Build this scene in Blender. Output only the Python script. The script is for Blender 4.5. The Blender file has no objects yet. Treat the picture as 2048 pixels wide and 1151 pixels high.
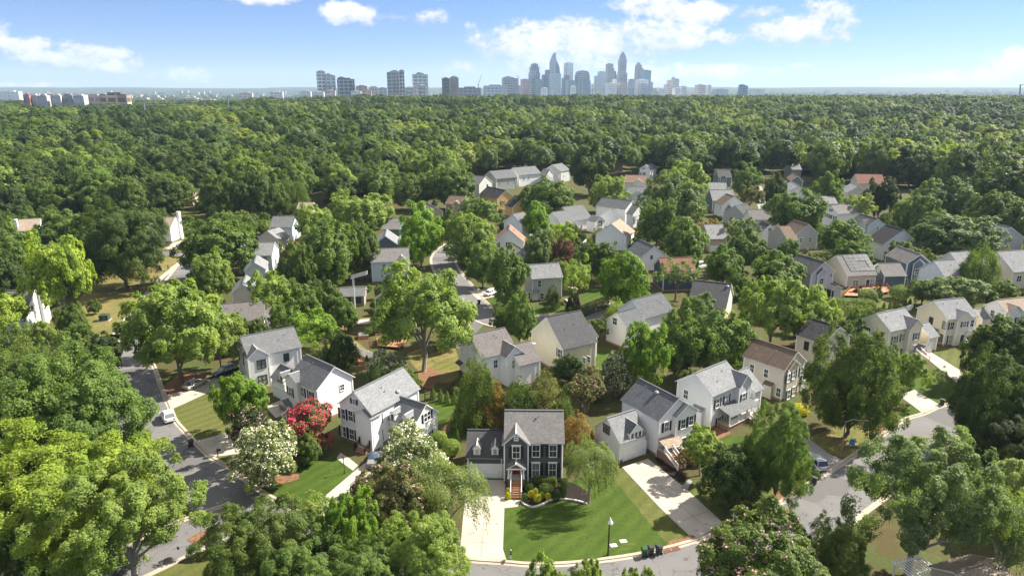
import bpy, bmesh, math, random
import numpy as np
from mathutils import Vector, Matrix, noise

sc = bpy.context.scene
col = sc.collection
rad = math.radians
rnd = random.Random(11)

# ------------------------------------------------------------------ camera
CAM_H, PITCH, LENS = 53.0, 16.16, 24.0
cd = bpy.data.cameras.new("camera")
cd.lens = LENS; cd.sensor_width = 36.0; cd.sensor_fit = 'HORIZONTAL'
cd.clip_start = 1.0; cd.clip_end = 60000.0
cam = bpy.data.objects.new("camera", cd); col.objects.link(cam)
cam.location = (0, 0, CAM_H); cam.rotation_euler = (rad(90 - PITCH), 0, 0)
sc.camera = cam

# ------------------------------------------------------------------ light
SUN_AZ, SUN_EL = 26.0, 43.0        # azimuth counted from +X towards +Y
sd = bpy.data.lights.new("sun", 'SUN'); sd.energy = 4.6; sd.angle = rad(0.5); sd.color = (1.0, 0.93, 0.80)
sun = bpy.data.objects.new("sun", sd); col.objects.link(sun)
_sv = Vector((math.cos(rad(SUN_AZ)) * math.cos(rad(SUN_EL)), math.sin(rad(SUN_AZ)) * math.cos(rad(SUN_EL)), math.sin(rad(SUN_EL))))
sun.rotation_euler = _sv.to_track_quat('Z', 'Y').to_euler(); sun.location = (200, 60, 300)
sc.view_settings.view_transform = 'Standard'; sc.view_settings.look = 'None'
sc.view_settings.exposure = 1.68; sc.view_settings.gamma = 1.0
sc.cycles.use_denoising = True
sc.cycles.max_bounces = 8; sc.cycles.diffuse_bounces = 5; sc.cycles.glossy_bounces = 2
sc.cycles.transmission_bounces = 3; sc.cycles.volume_bounces = 0; sc.cycles.transparent_max_bounces = 6
sc.cycles.sample_clamp_indirect = 4.0

# image pixel (2048 x 1151 frame) -> ray / world point
F = 2048 * LENS / 36.0
SP, CP = math.sin(rad(PITCH)), math.cos(rad(PITCH))
def ray(px, py):
    a = (px - 1024) / F; b = (575.5 - py) / F
    return Vector((a, CP + b * SP, -SP + b * CP))
def at(px, py, z=0.0):
    d = ray(px, py); k = (z - CAM_H) / d.z
    return Vector((d.x * k, d.y * k, z))
def at_y(px, py, Y):
    d = ray(px, py); k = Y / d.y
    return Vector((d.x * k, Y, CAM_H + d.z * k))
def proj(p):
    x, y, z = p[0], p[1], p[2] - CAM_H
    fw = y * CP - z * SP; up = y * SP + z * CP
    return 1024 + F * x / fw, 575.5 - F * up / fw
def sstep(a, b, x):
    t = min(1, max(0, (x - a) / (b - a))); return t * t * (3 - 2 * t)
def terrain(x, y):
    s0 = 330 + 110 * sstep(-20, 160, x)
    h = 12 * sstep(s0, s0 + 300, y) + 8 * sstep(680, 1080, y) * (0.15 + 0.85 * sstep(-620, -200, x)) - 17 * sstep(1350, 2300, y)
    if y > 4500:
        h += (82 + 24 * noise.noise(Vector((x / 2600, 3.1, y / 5200))) + 16 * noise.noise(Vector((x / 800, 7.7, y / 3000)))) * sstep(5500, 10500, y)
    return h
def ground(px, py):
    z = 0.0
    for _ in range(12):
        p = at(px, py, z)
        if p.y < 0 or p.y > 9000: p.y = 9000
        z = 0.5 * z + 0.5 * terrain(p.x, p.y)
    return at(px, py, z)

# ------------------------------------------------------------------ sky
world = bpy.data.worlds.new("World"); sc.world = world; world.use_nodes = True
W = world.node_tree; W.nodes.clear()
def wn(t, **k):
    n = W.nodes.new(t)
    for a, b in k.items(): setattr(n, a, b)
    return n
def wm(op, a, b=None, c=None, clamp=False):
    n = wn('ShaderNodeMath', operation=op); n.use_clamp = clamp
    for i, v in enumerate((a, b, c)):
        if v is None: continue
        if isinstance(v, (int, float)): n.inputs[i].default_value = v
        else: W.links.new(v, n.inputs[i])
    return n.outputs[0]
sky = wn('ShaderNodeTexSky', sky_type='NISHITA', sun_disc=False)
sky.sun_elevation = rad(SUN_EL); sky.sun_rotation = rad(90 - SUN_AZ)
sky.air_density = 0.9; sky.dust_density = 0.0; sky.ozone_density = 3.0
geo = wn('ShaderNodeTexCoord')
sep = wn('ShaderNodeSeparateXYZ'); W.links.new(geo.outputs['Generated'], sep.inputs[0])
dx, dy, dz = sep.outputs
ysafe = wm('MAXIMUM', dy, 0.05)
U = wm('DIVIDE', dx, ysafe); V = wm('DIVIDE', dz, ysafe)
uv = wn('ShaderNodeCombineXYZ'); W.links.new(U, uv.inputs[0]); W.links.new(V, uv.inputs[1])
def wnoise(scale, detail, vscale):
    mp = wn('ShaderNodeMapping'); mp.inputs['Scale'].default_value = (1, vscale, 1)
    W.links.new(uv.outputs[0], mp.inputs[0])
    n = wn('ShaderNodeTexNoise'); n.inputs['Scale'].default_value = scale; n.inputs['Detail'].default_value = detail
    n.inputs['Roughness'].default_value = 0.6
    W.links.new(mp.outputs[0], n.inputs['Vector']); return n.outputs['Fac']
n1 = wnoise(9, 8, 1.7); n2 = wnoise(34, 6, 1.5)
n3 = wnoise(110, 5, 1.3)
nn = wm('ADD', wm('ADD', wm('MULTIPLY', wm('SUBTRACT', n1, 0.5), 3.6), wm('MULTIPLY', wm('SUBTRACT', n2, 0.5), 2.6)), wm('MULTIPLY', wm('SUBTRACT', n3, 0.5), 1.0))
CLOUDS = [  # centre px, half width, half height, density
    (60, 92, 75, 16, 1), (150, 112, 90, 20, 1), (225, 132, 50, 13, .9), (365, 150, 52, 15, .8), (80, 170, 120, 5, .8),
    (520, 0, 50, 10, 1), (708, 28, 48, 19, 1), (860, 36, 36, 18, 1), (795, 36, 22, 13, .5), (942, 50, 16, 10, .5),
    (1075, 88, 105, 36, 1.05), (1200, 78, 130, 40, 1.1), (1320, 76, 95, 32, 1), (1440, 76, 38, 15, .8),
    (1290, 10, 80, 20, .9), (1420, 26, 120, 22, .9), (1600, 62, 85, 24, 1), (1650, 26, 50, 24, .8), (1700, 45, 30, 12, .6), (1540, 22, 40, 14, .6),
    (1330, 146, 120, 22, .9), (1430, 150, 90, 20, .9), (1100, 130, 140, 26, .75), (1605, 131, 26, 6, .6),
    (1760, 166, 110, 8, .7), (1880, 160, 110, 12, 1), (1980, 152, 80, 18, 1.1), (2030, 132, 60, 26, 1.2), (2040, 110, 45, 14, 1),
    (-80, 60, 70, 30, 1), (2180, 90, 90, 26, 1), (2300, 20, 140, 40, 1), (-300, 100, 110, 26, 1)]
mask = None; topn = None
for (cx, cy, hw, hh, dn) in CLOUDS:
    d = ray(cx, cy); u0, v0 = d.x / d.y, d.z / d.y
    d2 = ray(cx + hw, cy); a = 1.4 * abs(d2.x / d2.y - u0)
    d3 = ray(cx, cy - hh); b = 1.3 * abs(d3.z / d3.y - v0)
    eu = wm('MULTIPLY', wm('SUBTRACT', U, u0), 1 / a); ev = wm('MULTIPLY', wm('SUBTRACT', V, v0), 1 / b)
    r2 = wm('ADD', wm('MULTIPLY', eu, eu), wm('MULTIPLY', ev, ev))
    m = wm('MULTIPLY_ADD', r2, -1.0, dn)
    tt = wm('MULTIPLY_ADD', m, 1.2, wm('MULTIPLY', ev, 0.55))
    mask = m if mask is None else wm('MAXIMUM', mask, m)
    topn = tt if topn is None else wm('MAXIMUM', topn, tt)
cl = wm('MULTIPLY_ADD', wm('ADD', mask, nn), 1.35, 0.0, clamp=True)
cl = wm('MULTIPLY', wm('SMOOTH_MIN', cl, 1.0, 0.2), wm('GREATER_THAN', dy, 0.06))
# unseen broken clouds overhead, added to lift the fill light in shade
zs = wm('MAXIMUM', dz, 0.12); oc = wn('ShaderNodeCombineXYZ'); W.links.new(wm('DIVIDE', dx, zs), oc.inputs[0]); W.links.new(wm('DIVIDE', dy, zs), oc.inputs[1])
on = wn('ShaderNodeTexNoise'); on.inputs['Scale'].default_value = 1.1; on.inputs['Detail'].default_value = 6; W.links.new(oc.outputs[0], on.inputs['Vector'])
over = wm('MULTIPLY', wm('MULTIPLY_ADD', on.outputs['Fac'], 5.0, -1.6, clamp=True), wm('MULTIPLY_ADD', dz, 5.0, -1.5, clamp=True))
cl = wm('MAXIMUM', cl, over); topn = wm('MAXIMUM', topn, wm('MULTIPLY', over, 2.4))
shade = wm('MULTIPLY_ADD', wm('ADD', topn, wm('MULTIPLY', nn, 1.3)), 0.4, 0.34, clamp=True)
cr = wn('ShaderNodeValToRGB')
cr.color_ramp.elements[0].position = 0.25; cr.color_ramp.elements[0].color = (0.31, 0.38, 0.52, 1)
cr.color_ramp.elements[1].position = 0.95; cr.color_ramp.elements[1].color = (0.70, 0.69, 0.675, 1)
W.links.new(shade, cr.inputs[0])
bg1 = wn('ShaderNodeBackground'); bg1.inputs['Strength'].default_value = 0.05
tint = wn('ShaderNodeMix', data_type='RGBA', blend_type='MULTIPLY'); tint.inputs[0].default_value = 1.0
tint.inputs[7].default_value = (0.45, 0.57, 0.86, 1)
W.links.new(sky.outputs[0], tint.inputs[6]); W.links.new(tint.outputs[2], bg1.inputs['Color'])
bg2 = wn('ShaderNodeBackground'); bg2.inputs['Strength'].default_value = 0.5
W.links.new(cr.outputs[0], bg2.inputs['Color'])
mx = wn('ShaderNodeMixShader'); W.links.new(cl, mx.inputs[0]); W.links.new(bg1.outputs[0], mx.inputs[1]); W.links.new(bg2.outputs[0], mx.inputs[2])
wo = wn('ShaderNodeOutputWorld'); W.links.new(mx.outputs[0], wo.inputs[0])

# ------------------------------------------------------------------ materials
M = {}
def mat(name, c, rough=0.8, spec=0.3, metal=0.0, var=0.0, vscale=1.0, c2=None, bump=0.0, kind=None):
    """procedural material: base colour varied by noise; kind adds siding lines, shingles, bricks ..."""
    m = bpy.data.materials.new(name); m.use_nodes = True; t = m.node_tree; nd = t.nodes; ln = t.links
    p = nd['Principled BSDF']; p.inputs['Roughness'].default_value = rough
    p.inputs['Specular IOR Level'].default_value = spec; p.inputs['Metallic'].default_value = metal
    p.inputs['Base Color'].default_value = (*c, 1)
    tc = nd.new('ShaderNodeTexCoord')
    def ns(scale, vec='Object', det=4, sc3=None):
        n = nd.new('ShaderNodeTexNoise'); n.inputs['Scale'].default_value = scale; n.inputs['Detail'].default_value = det
        src = tc.outputs[vec]
        if sc3:
            mp = nd.new('ShaderNodeMapping'); mp.inputs['Scale'].default_value = sc3; ln.new(src, mp.inputs[0]); src = mp.outputs[0]
        ln.new(src, n.inputs['Vector']); return n.outputs['Fac']
    def mixc(f, a, b):
        x = nd.new('ShaderNodeMix'); x.data_type = 'RGBA'
        if isinstance(f, float): x.inputs[0].default_value = f
        else: ln.new(f, x.inputs[0])
        for i, v in ((6, a), (7, b)):
            if isinstance(v, tuple): x.inputs[i].default_value = (*v, 1)
            else: ln.new(v, x.inputs[i])
        return x.outputs[2]
    def remap(f, a, b):
        r = nd.new('ShaderNodeMapRange'); r.inputs[1].default_value = a; r.inputs[2].default_value = b; ln.new(f, r.inputs[0]); return r.outputs[0]
    out = None
    if kind == 'shingle':
        bt = nd.new('ShaderNodeTexBrick'); ln.new(tc.outputs['UV'], bt.inputs['Vector'])
        bt.inputs['Scale'].default_value = 1.0; bt.inputs['Brick Width'].default_value = 0.4; bt.inputs['Row Height'].default_value = 0.17
        bt.inputs['Mortar Size'].default_value = 0.018; bt.inputs['Bias'].default_value = -0.1
        bt.inputs['Color1'].default_value = (*[v * 0.84 for v in c], 1); bt.inputs['Color2'].default_value = (*[v * 1.16 for v in c], 1)
        bt.inputs['Mortar'].default_value = (*[v * 0.62 for v in c], 1)
        f = remap(ns(0.55, 'UV', 5), 0.36, 0.66)
        sm = nd.new('ShaderNodeMix'); sm.data_type = 'RGBA'; sm.blend_type = 'MULTIPLY'; sm.inputs[0].default_value = 1
        ln.new(bt.outputs['Color'], sm.inputs[6]); ln.new(mixc(f, (.93, .925, .92), (1.06, 1.06, 1.065)), sm.inputs[7]); out = sm.outputs[2]
        st = remap(ns(1.6, 'UV', 3, (2.4, 0.22, 1)), 0.55, 0.75)
        s2 = nd.new('ShaderNodeMix'); s2.data_type = 'RGBA'; s2.blend_type = 'MULTIPLY'
        ln.new(st, s2.inputs[0]); ln.new(out, s2.inputs[6]); s2.inputs[7].default_value = (.9, .895, .89, 1); out = s2.outputs[2]
        bp = nd.new('ShaderNodeBump'); bp.inputs['Strength'].default_value = 0.5; bp.inputs['Distance'].default_value = 0.04
        ln.new(bt.outputs['Fac'], bp.inputs['Height']); bp.invert = True; ln.new(bp.outputs[0], p.inputs['Normal'])
    elif kind == 'siding':
        wv = nd.new('ShaderNodeTexWave'); wv.wave_type = 'BANDS'; wv.bands_direction = 'Z'; wv.wave_profile = 'SAW'
        wv.inputs['Scale'].default_value = 1.55; ln.new(tc.outputs['Object'], wv.inputs['Vector'])
        f = remap(ns(0.7), 0.3, 0.7)
        out = mixc(f, tuple(v * 0.93 for v in c), c)
        out = mixc(remap(wv.outputs['Fac'], 0.0, 0.16), tuple(v * 0.7 for v in c), out)
        bp = nd.new('ShaderNodeBump'); bp.inputs['Strength'].default_value = 0.45; bp.inputs['Distance'].default_value = 0.03
        ln.new(wv.outputs['Fac'], bp.inputs['Height']); ln.new(bp.outputs[0], p.inputs['Normal'])
    elif kind == 'brick':
        bt = nd.new('ShaderNodeTexBrick'); bt.inputs['Scale'].default_value = 1.0
        bt.inputs['Brick Width'].default_value = 0.28; bt.inputs['Row Height'].default_value = 0.1; bt.inputs['Mortar Size'].default_value = 0.012
        mp = nd.new('ShaderNodeVectorMath'); mp.operation = 'DOT_PRODUCT'
        ln.new(tc.outputs['Object'], mp.inputs[0]); mp.inputs[1].default_value = (0.9, 0.8, 0)
        cb = nd.new('ShaderNodeCombineXYZ'); sx = nd.new('ShaderNodeSeparateXYZ'); ln.new(tc.outputs['Object'], sx.inputs[0])
        ln.new(mp.outputs['Value'], cb.inputs[0]); ln.new(sx.outputs[2], cb.inputs[1]); ln.new(cb.outputs[0], bt.inputs['Vector'])
        bt.inputs['Color1'].default_value = (*c, 1); bt.inputs['Color2'].default_value = (*[v * 0.62 for v in c], 1); bt.inputs['Mortar'].default_value = (.42, .36, .3, 1)
        out = bt.outputs['Color']
    elif kind == 'lawn':
        f = remap(ns(0.16, 'Object', 7), 0.42, 0.58)
        out = mixc(f, c, c2); out = mixc(remap(ns(0.33, 'Object', 6), 0.57, 0.72), out, tuple(.5 * v + .5 * q for v, q in zip(c, (.15, .13, .05))))
        out = mixc(remap(ns(2.2, 'Object', 5), 0.3, 0.75), tuple(v * 0.82 for v in c), out)
        wv = nd.new('ShaderNodeTexWave'); wv.inputs['Scale'].default_value = 0.16; wv.inputs['Distortion'].default_value = 1.5
        wv.inputs['Detail'].default_value = 1; mp = nd.new('ShaderNodeMapping'); mp.inputs['Rotation'].default_value = (0, 0, rad(38))
        ln.new(tc.outputs['Object'], mp.inputs[0]); ln.new(mp.outputs[0], wv.inputs['Vector'])
        x = nd.new('ShaderNodeMix'); x.data_type = 'RGBA'; x.blend_type = 'MULTIPLY'; x.inputs[0].default_value = 1
        ln.new(out, x.inputs[6]); ln.new(mixc(wv.outputs['Fac'], (.88, .9, .86), (1.1, 1.08, 1.05)), x.inputs[7]); out = x.outputs[2]
        f3 = remap(ns(9, 'Object', 3), 0.25, 0.8)
        x2 = nd.new('ShaderNodeMix'); x2.data_type = 'RGBA'; x2.blend_type = 'MULTIPLY'; x2.inputs[0].default_value = 1
        ln.new(out, x2.inputs[6]); ln.new(mixc(f3, (.62, .64, .6), (1.3, 1.28, 1.25)), x2.inputs[7]); out = x2.outputs[2]
    elif kind == 'asphalt':
        f = remap(ns(0.25, 'Object', 5), 0.35, 0.65)
        out = mixc(f, tuple(v * 0.86 for v in c), tuple(v * 1.1 for v in c))
        out = mixc(remap(ns(14, 'Object', 2), 0.3, 0.8), out, tuple(v * 1.25 for v in c))
        out = mixc(remap(ns(0.09, 'Object', 2), 0.58, 0.6), out, tuple(v * 0.82 for v in c))
        out = mixc(remap(ns(0.55, 'Object', 3), 0.66, 0.74), out, tuple(v * 0.66 for v in c))
        vo = nd.new('ShaderNodeTexVoronoi'); vo.feature = 'DISTANCE_TO_EDGE'; vo.inputs['Scale'].default_value = 0.1
        n3 = nd.new('ShaderNodeTexNoise'); n3.inputs['Scale'].default_value = 0.5; ln.new(tc.outputs['Object'], n3.inputs['Vector'])
        ad = nd.new('ShaderNodeVectorMath'); ad.operation = 'MULTIPLY_ADD'; ln.new(n3.outputs['Color'], ad.inputs[0]); ad.inputs[1].default_value = (4, 4, 4)
        ln.new(tc.outputs['Object'], ad.inputs[2]); ln.new(ad.outputs[0], vo.inputs['Vector'])
        out = mixc(remap(vo.outputs['Distance'], 0.0, 0.008), tuple(v * 0.62 for v in c), out)
    elif kind == 'concrete':
        f = remap(ns(0.35, 'Object', 6), 0.32, 0.68)
        out = mixc(f, tuple(v * 0.8 for v in c), tuple(v * 1.1 for v in c))
        out = mixc(remap(ns(5, 'Object', 4), 0.25, 0.6), tuple(v * 0.85 for v in c), out)
        out = mixc(remap(ns(0.7, 'Object', 4), 0.6, 0.74), out, tuple(v * 0.6 for v in c))
    elif kind == 'earth':
        f = remap(ns(0.06, 'Object', 6), 0.4, 0.6); f2 = remap(ns(0.21, 'Object', 5), 0.42, 0.6)
        out = mixc(f, c, c2); out = mixc(f2, out, (0.085, 0.055, 0.03))
        out = mixc(remap(ns(1.7, 'Object', 4), 0.35, 0.7), out, (0.05, 0.06, 0.02))
    elif kind == 'tower':
        bt = nd.new('ShaderNodeTexBrick'); bt.offset = 0.0; bt.inputs['Scale'].default_value = 1
        bt.inputs['Brick Width'].default_value = 15.0; bt.inputs['Row Height'].default_value = 10.0; bt.inputs['Mortar Size'].default_value = 1.9
        sx = nd.new('ShaderNodeSeparateXYZ'); ln.new(tc.outputs['Object'], sx.inputs[0])
        sm = nd.new('ShaderNodeMath'); sm.operation = 'ADD'; ln.new(sx.outputs[0], sm.inputs[0]); ln.new(sx.outputs[1], sm.inputs[1])
        cb = nd.new('ShaderNodeCombineXYZ'); ln.new(sm.outputs[0], cb.inputs[0]); ln.new(sx.outputs[2], cb.inputs[1]); ln.new(cb.outputs[0], bt.inputs['Vector'])
        bt.inputs['Color1'].default_value = (*c, 1); bt.inputs['Color2'].default_value = (*[v * 0.7 for v in c], 1)
        bt.inputs['Mortar'].default_value = (*(c2 or tuple(min(.8, v * 1.7) for v in c)), 1)
        out = mixc(remap(ns(0.02, 'Object', 3), 0.4, 0.62), bt.outputs['Color'], tuple(v * 1.25 for v in c))
    elif var > 0:
        f = remap(ns(vscale, 'Object', 5), 0.3, 0.7)
        out = mixc(f, tuple(v * (1 - var) for v in c), c2 or tuple(min(1, v * (1 + var)) for v in c))
    if out is not None: ln.new(out, p.inputs['Base Color'])
    if bump > 0:
        bp = nd.new('ShaderNodeBump'); bp.inputs['Strength'].default_value = bump; bp.inputs['Distance'].default_value = 0.05
        ln.new(ns(12), bp.inputs['Height']); ln.new(bp.outputs[0], p.inputs['Normal'])
    M[name] = m; return m

WALLS = dict(white=(.85, .85, .85), cream=(.74, .68, .53), beige=(.62, .57, .48), charcoal=(.105, .11, .118), grayw=(.46, .47, .46),
             graygreen=(.36, .39, .36), slate=(.135, .175, .215), lilac=(.5, .48, .5), yellow=(.66, .45, .17), palegray=(.66, .68, .7),
             navy=(.05, .08, .12), tanw=(.52, .42, .28), teal=(.14, .2, .2), bluew=(.56, .63, .68), brownw=(.3, .24, .18))
for k, c in WALLS.items(): mat('siding_' + k, c, 0.65, 0.25, kind='siding')
ROOFS = dict(gray=(.142, .147, .155), light=(.21, .217, .228), dark=(.08, .082, .087), slateblue=(.115, .122, .132), brown=(.16, .118, .09), mottle=(.15, .138, .137),
             tan=(.3, .24, .19), red=(.2, .1, .078), black=(.05, .05, .054), orange=(.235, .155, .118), warm=(.172, .166, .163))
for k, c in ROOFS.items(): mat('shingles_' + k, c, 0.9, 0.15, kind='shingle')
mat('trim_white', (.8, .8, .79), 0.5, 0.35, var=0.05)
mat('trim_dark', (.03, .03, .032), 0.45, 0.4, var=0.1)
mat('glass_pane', (.035, .045, .055), 0.08, 0.7, var=0.4, vscale=0.6)
def panemat():
    t = M['glass_pane'].node_tree; pb = t.nodes['Principled BSDF']; oi = t.nodes.new('ShaderNodeObjectInfo'); r = t.nodes.new('ShaderNodeValToRGB'); r.color_ramp.interpolation = 'CONSTANT'
    for l in list(pb.inputs['Base Color'].links): t.links.remove(l)
    e = r.color_ramp.elements; e[0].position = 0; e[0].color = (.03, .038, .045, 1); e[1].position = .8; e[1].color = (.34, .34, .32, 1)
    for ps, c in ((.35, (.06, .07, .08, 1)), (.6, (.16, .17, .175, 1))):
        q = e.new(ps); q.color = c
    t.links.new(oi.outputs['Random'], r.inputs[0]); t.links.new(r.outputs[0], pb.inputs['Base Color'])
panemat()
mat('shutter_black', (.02, .021, .025), 0.5, 0.35, var=0.15)
mat('shutter_green', (.06, .085, .08), 0.5, 0.35, var=0.15)
mat('door_red', (.24, .012, .018), 0.4, 0.45, var=0.1)
mat('door_white', (.78, .78, .77), 0.45, 0.4, var=0.04)
mat('door_dark', (.035, .04, .045), 0.4, 0.45, var=0.1)
mat('brick_red', (.3, .12, .07), 0.85, 0.2, kind='brick')
mat('deck_wood', (.3, .15, .08), 0.7, 0.25, var=0.3, vscale=2.5)
mat('fence_wood', (.36, .25, .15), 0.8, 0.2, var=0.25, vscale=2.0)
mat('asphalt', (.125, .121, .123), 0.9, 0.2, kind='asphalt')
mat('concrete', (.39, .35, .3), 0.85, 0.2, kind='concrete')
mat('concrete_gray', (.25, .24, .235), 0.85, 0.2, kind='concrete')
mat('kerb_concrete', (.36, .31, .25), 0.85, 0.2, kind='concrete')
mat('kerb_joint', (.2, .18, .155), 0.9, 0.1, var=0.2)
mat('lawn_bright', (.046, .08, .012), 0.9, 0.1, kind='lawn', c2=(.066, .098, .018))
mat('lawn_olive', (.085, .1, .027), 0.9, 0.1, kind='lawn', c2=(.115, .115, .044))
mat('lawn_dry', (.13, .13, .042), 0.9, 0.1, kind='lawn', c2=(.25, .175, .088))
mat('earth', (.06, .08, .024), 0.95, 0.1, kind='earth', c2=(.085, .088, .034))
mat('mulch_dark', (.022, .017, .015), 0.95, 0.1, var=0.4, vscale=4, bump=0.8)
mat('pine_straw', (.165, .09, .052), 0.95, 0.1, var=0.35, vscale=2, bump=0.6)
mat('far_woods', (.022, .038, .02), 0.95, 0.05, var=0.5, vscale=0.012, c2=(.06, .085, .038))
mat('bark', (.17, .14, .11), 0.9, 0.15, var=0.35, vscale=3, bump=0.7)
mat('bark_pale', (.3, .265, .22), 0.9, 0.15, var=0.35, vscale=2, bump=0.5)
mat('metal_black', (.02, .02, .022), 0.4, 0.5, 0.4, var=0.1)
mat('metal_gray', (.35, .36, .37), 0.4, 0.5, 0.6, var=0.12)
mat('wood_pole', (.2, .17, .145), 0.85, 0.2, var=0.25, vscale=1.5)
mat('bin_dark', (.035, .036, .042), 0.5, 0.4, var=0.15)
mat('bin_green', (.015, .075, .03), 0.5, 0.4, var=0.15)
mat('bin_blue', (.04, .25, .42), 0.5, 0.4, var=0.1)
mat('box_green', (.03, .06, .045), 0.5, 0.4, var=0.15)
mat('tyre', (.02, .02, .02), 0.85, 0.2, var=0.2)
mat('rim', (.45, .46, .47), 0.3, 0.5, 0.8, var=0.1)
mat('lamp_white', (.8, .8, .78), 0.25, 0.5, var=0.03)
mat('light_red', (.4, .02, .02), 0.2, 0.5, var=0.1)
mat('stone_pale', (.52, .5, .47), 0.8, 0.2, var=0.3, vscale=3)
mat('skin', (.45, .28, .2), 0.6, 0.3, var=0.05)
mat('cloth_dark', (.03, .03, .035), 0.8, 0.2, var=0.1)
mat('terracotta', (.4, .13, .05), 0.7, 0.25, var=0.2)
mat('umbrella_blue', (.35, .5, .62), 0.7, 0.2, var=0.08)
mat('solar_glass', (.03, .032, .042), 0.15, 0.6, var=0.2)
for k, c in dict(white=(.8, .8, .8), black=(.012, .013, .016), champagne=(.42, .37, .3), silver=(.42, .44, .46), blue=(.03, .05, .1)).items():
    mat('paint_' + k, c, 0.22, 0.6, 0.15, var=0.03)

def leafmat(name, stuff=False):
    m = bpy.data.materials.new(name); m.use_nodes = True; t = m.node_tree; nd = t.nodes; ln = t.links
    p = nd['Principled BSDF']; p.inputs['Roughness'].default_value = 0.55; p.inputs['Specular IOR Level'].default_value = 0.22
    oi = nd.new('ShaderNodeObjectInfo'); ge = nd.new('ShaderNodeNewGeometry')
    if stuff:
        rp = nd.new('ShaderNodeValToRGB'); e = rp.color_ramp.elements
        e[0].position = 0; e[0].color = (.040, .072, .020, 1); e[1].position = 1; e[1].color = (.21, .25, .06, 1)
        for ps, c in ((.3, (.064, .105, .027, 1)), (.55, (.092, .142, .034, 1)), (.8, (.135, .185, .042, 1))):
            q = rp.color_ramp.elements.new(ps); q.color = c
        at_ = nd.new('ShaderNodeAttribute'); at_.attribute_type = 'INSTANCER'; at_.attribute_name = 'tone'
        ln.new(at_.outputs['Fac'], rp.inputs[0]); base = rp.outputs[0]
    else: base = oi.outputs['Color']
    hs = nd.new('ShaderNodeHueSaturation'); ln.new(base, hs.inputs['Color'])
    mr = nd.new('ShaderNodeMapRange'); mr.inputs[3].default_value = 0.74; mr.inputs[4].default_value = 1.32
    ln.new(ge.outputs['Random Per Island'], mr.inputs[0])
    tc = nd.new('ShaderNodeTexCoord'); nz = nd.new('ShaderNodeTexNoise'); nz.inputs['Scale'].default_value = 5.0; nz.inputs['Detail'].default_value = 3
    ln.new(tc.outputs['Object'], nz.inputs['Vector'])
    m2 = nd.new('ShaderNodeMapRange'); m2.inputs[1].default_value = .3; m2.inputs[2].default_value = .7; m2.inputs[3].default_value = 0.72; m2.inputs[4].default_value = 1.3
    ln.new(nz.outputs['Fac'], m2.inputs[0])
    mu = nd.new('ShaderNodeMath'); mu.operation = 'MULTIPLY'; ln.new(mr.outputs[0], mu.inputs[0]); ln.new(m2.outputs[0], mu.inputs[1])
    ln.new(mu.outputs[0], hs.inputs['Value'])
    m3 = nd.new('ShaderNodeMapRange'); m3.inputs[1].default_value = .3; m3.inputs[2].default_value = .7; m3.inputs[3].default_value = 0.515; m3.inputs[4].default_value = 0.485
    ln.new(nz.outputs['Fac'], m3.inputs[0]); ln.new(m3.outputs[0], hs.inputs['Hue'])
    ln.new(hs.outputs[0], p.inputs['Base Color'])
    tr = nd.new('ShaderNodeBsdfTranslucent'); g = nd.new('ShaderNodeMix'); g.data_type = 'RGBA'; g.blend_type = 'MULTIPLY'; g.inputs[0].default_value = 1
    ln.new(hs.outputs[0], g.inputs[6]); g.inputs[7].default_value = (1.5, 1.6, .7, 1); ln.new(g.outputs[2], tr.inputs[0])
    ms = nd.new('ShaderNodeMixShader'); ms.inputs[0].default_value = 0.42
    ln.new(p.outputs[0], ms.inputs[1]); ln.new(tr.outputs[0], ms.inputs[2]); ln.new(ms.outputs[0], nd['Material Output'].inputs[0])
    M[name] = m; return m
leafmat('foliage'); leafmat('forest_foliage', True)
def petalmat():
    m = bpy.data.materials.new('petals'); m.use_nodes = True; t = m.node_tree
    p = t.nodes['Principled BSDF']; oi = t.nodes.new('ShaderNodeObjectInfo'); ge = t.nodes.new('ShaderNodeNewGeometry')
    hs = t.nodes.new('ShaderNodeHueSaturation'); t.links.new(oi.outputs['Color'], hs.inputs['Color'])
    mr = t.nodes.new('ShaderNodeMapRange'); mr.inputs[3].default_value = 0.7; mr.inputs[4].default_value = 1.2
    t.links.new(ge.outputs['Random Per Island'], mr.inputs[0]); t.links.new(mr.outputs[0], hs.inputs['Value'])
    t.links.new(hs.outputs[0], p.inputs['Base Color']); p.inputs['Roughness'].default_value = 0.7
    M['petals'] = m
petalmat()

# ------------------------------------------------------------------ mesh helpers
def link(o, parent=None):
    col.objects.link(o)
    if parent is not None: o.parent = parent
    return o
def tag(o, label=None, cat=None, group=None, kind=None):
    if label: o['label'] = label
    if cat: o['category'] = cat
    if group: o['group'] = group
    if kind: o['kind'] = kind
    return o
def empty(name, loc=(0, 0, 0), rz=0.0, label=None, cat=None, group=None):
    o = bpy.data.objects.new(name, None); o.empty_display_size = 0.5
    o.location = loc; o.rotation_euler = (0, 0, rz); link(o)
    return tag(o, label, cat, group)
def dup(root, loc, rz=0.0, scale=None, label=None, group=None):
    r = root.copy(); col.objects.link(r); r.location = loc; r.rotation_euler = (0, 0, rz)
    if scale is not None: r.scale = scale
    if label: r['label'] = label
    if group: r['group'] = group
    for ch in root.children:
        c = ch.copy(); col.objects.link(c); c.parent = r
        for g in ch.children:
            d = g.copy(); col.objects.link(d); d.parent = c
    return r
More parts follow.
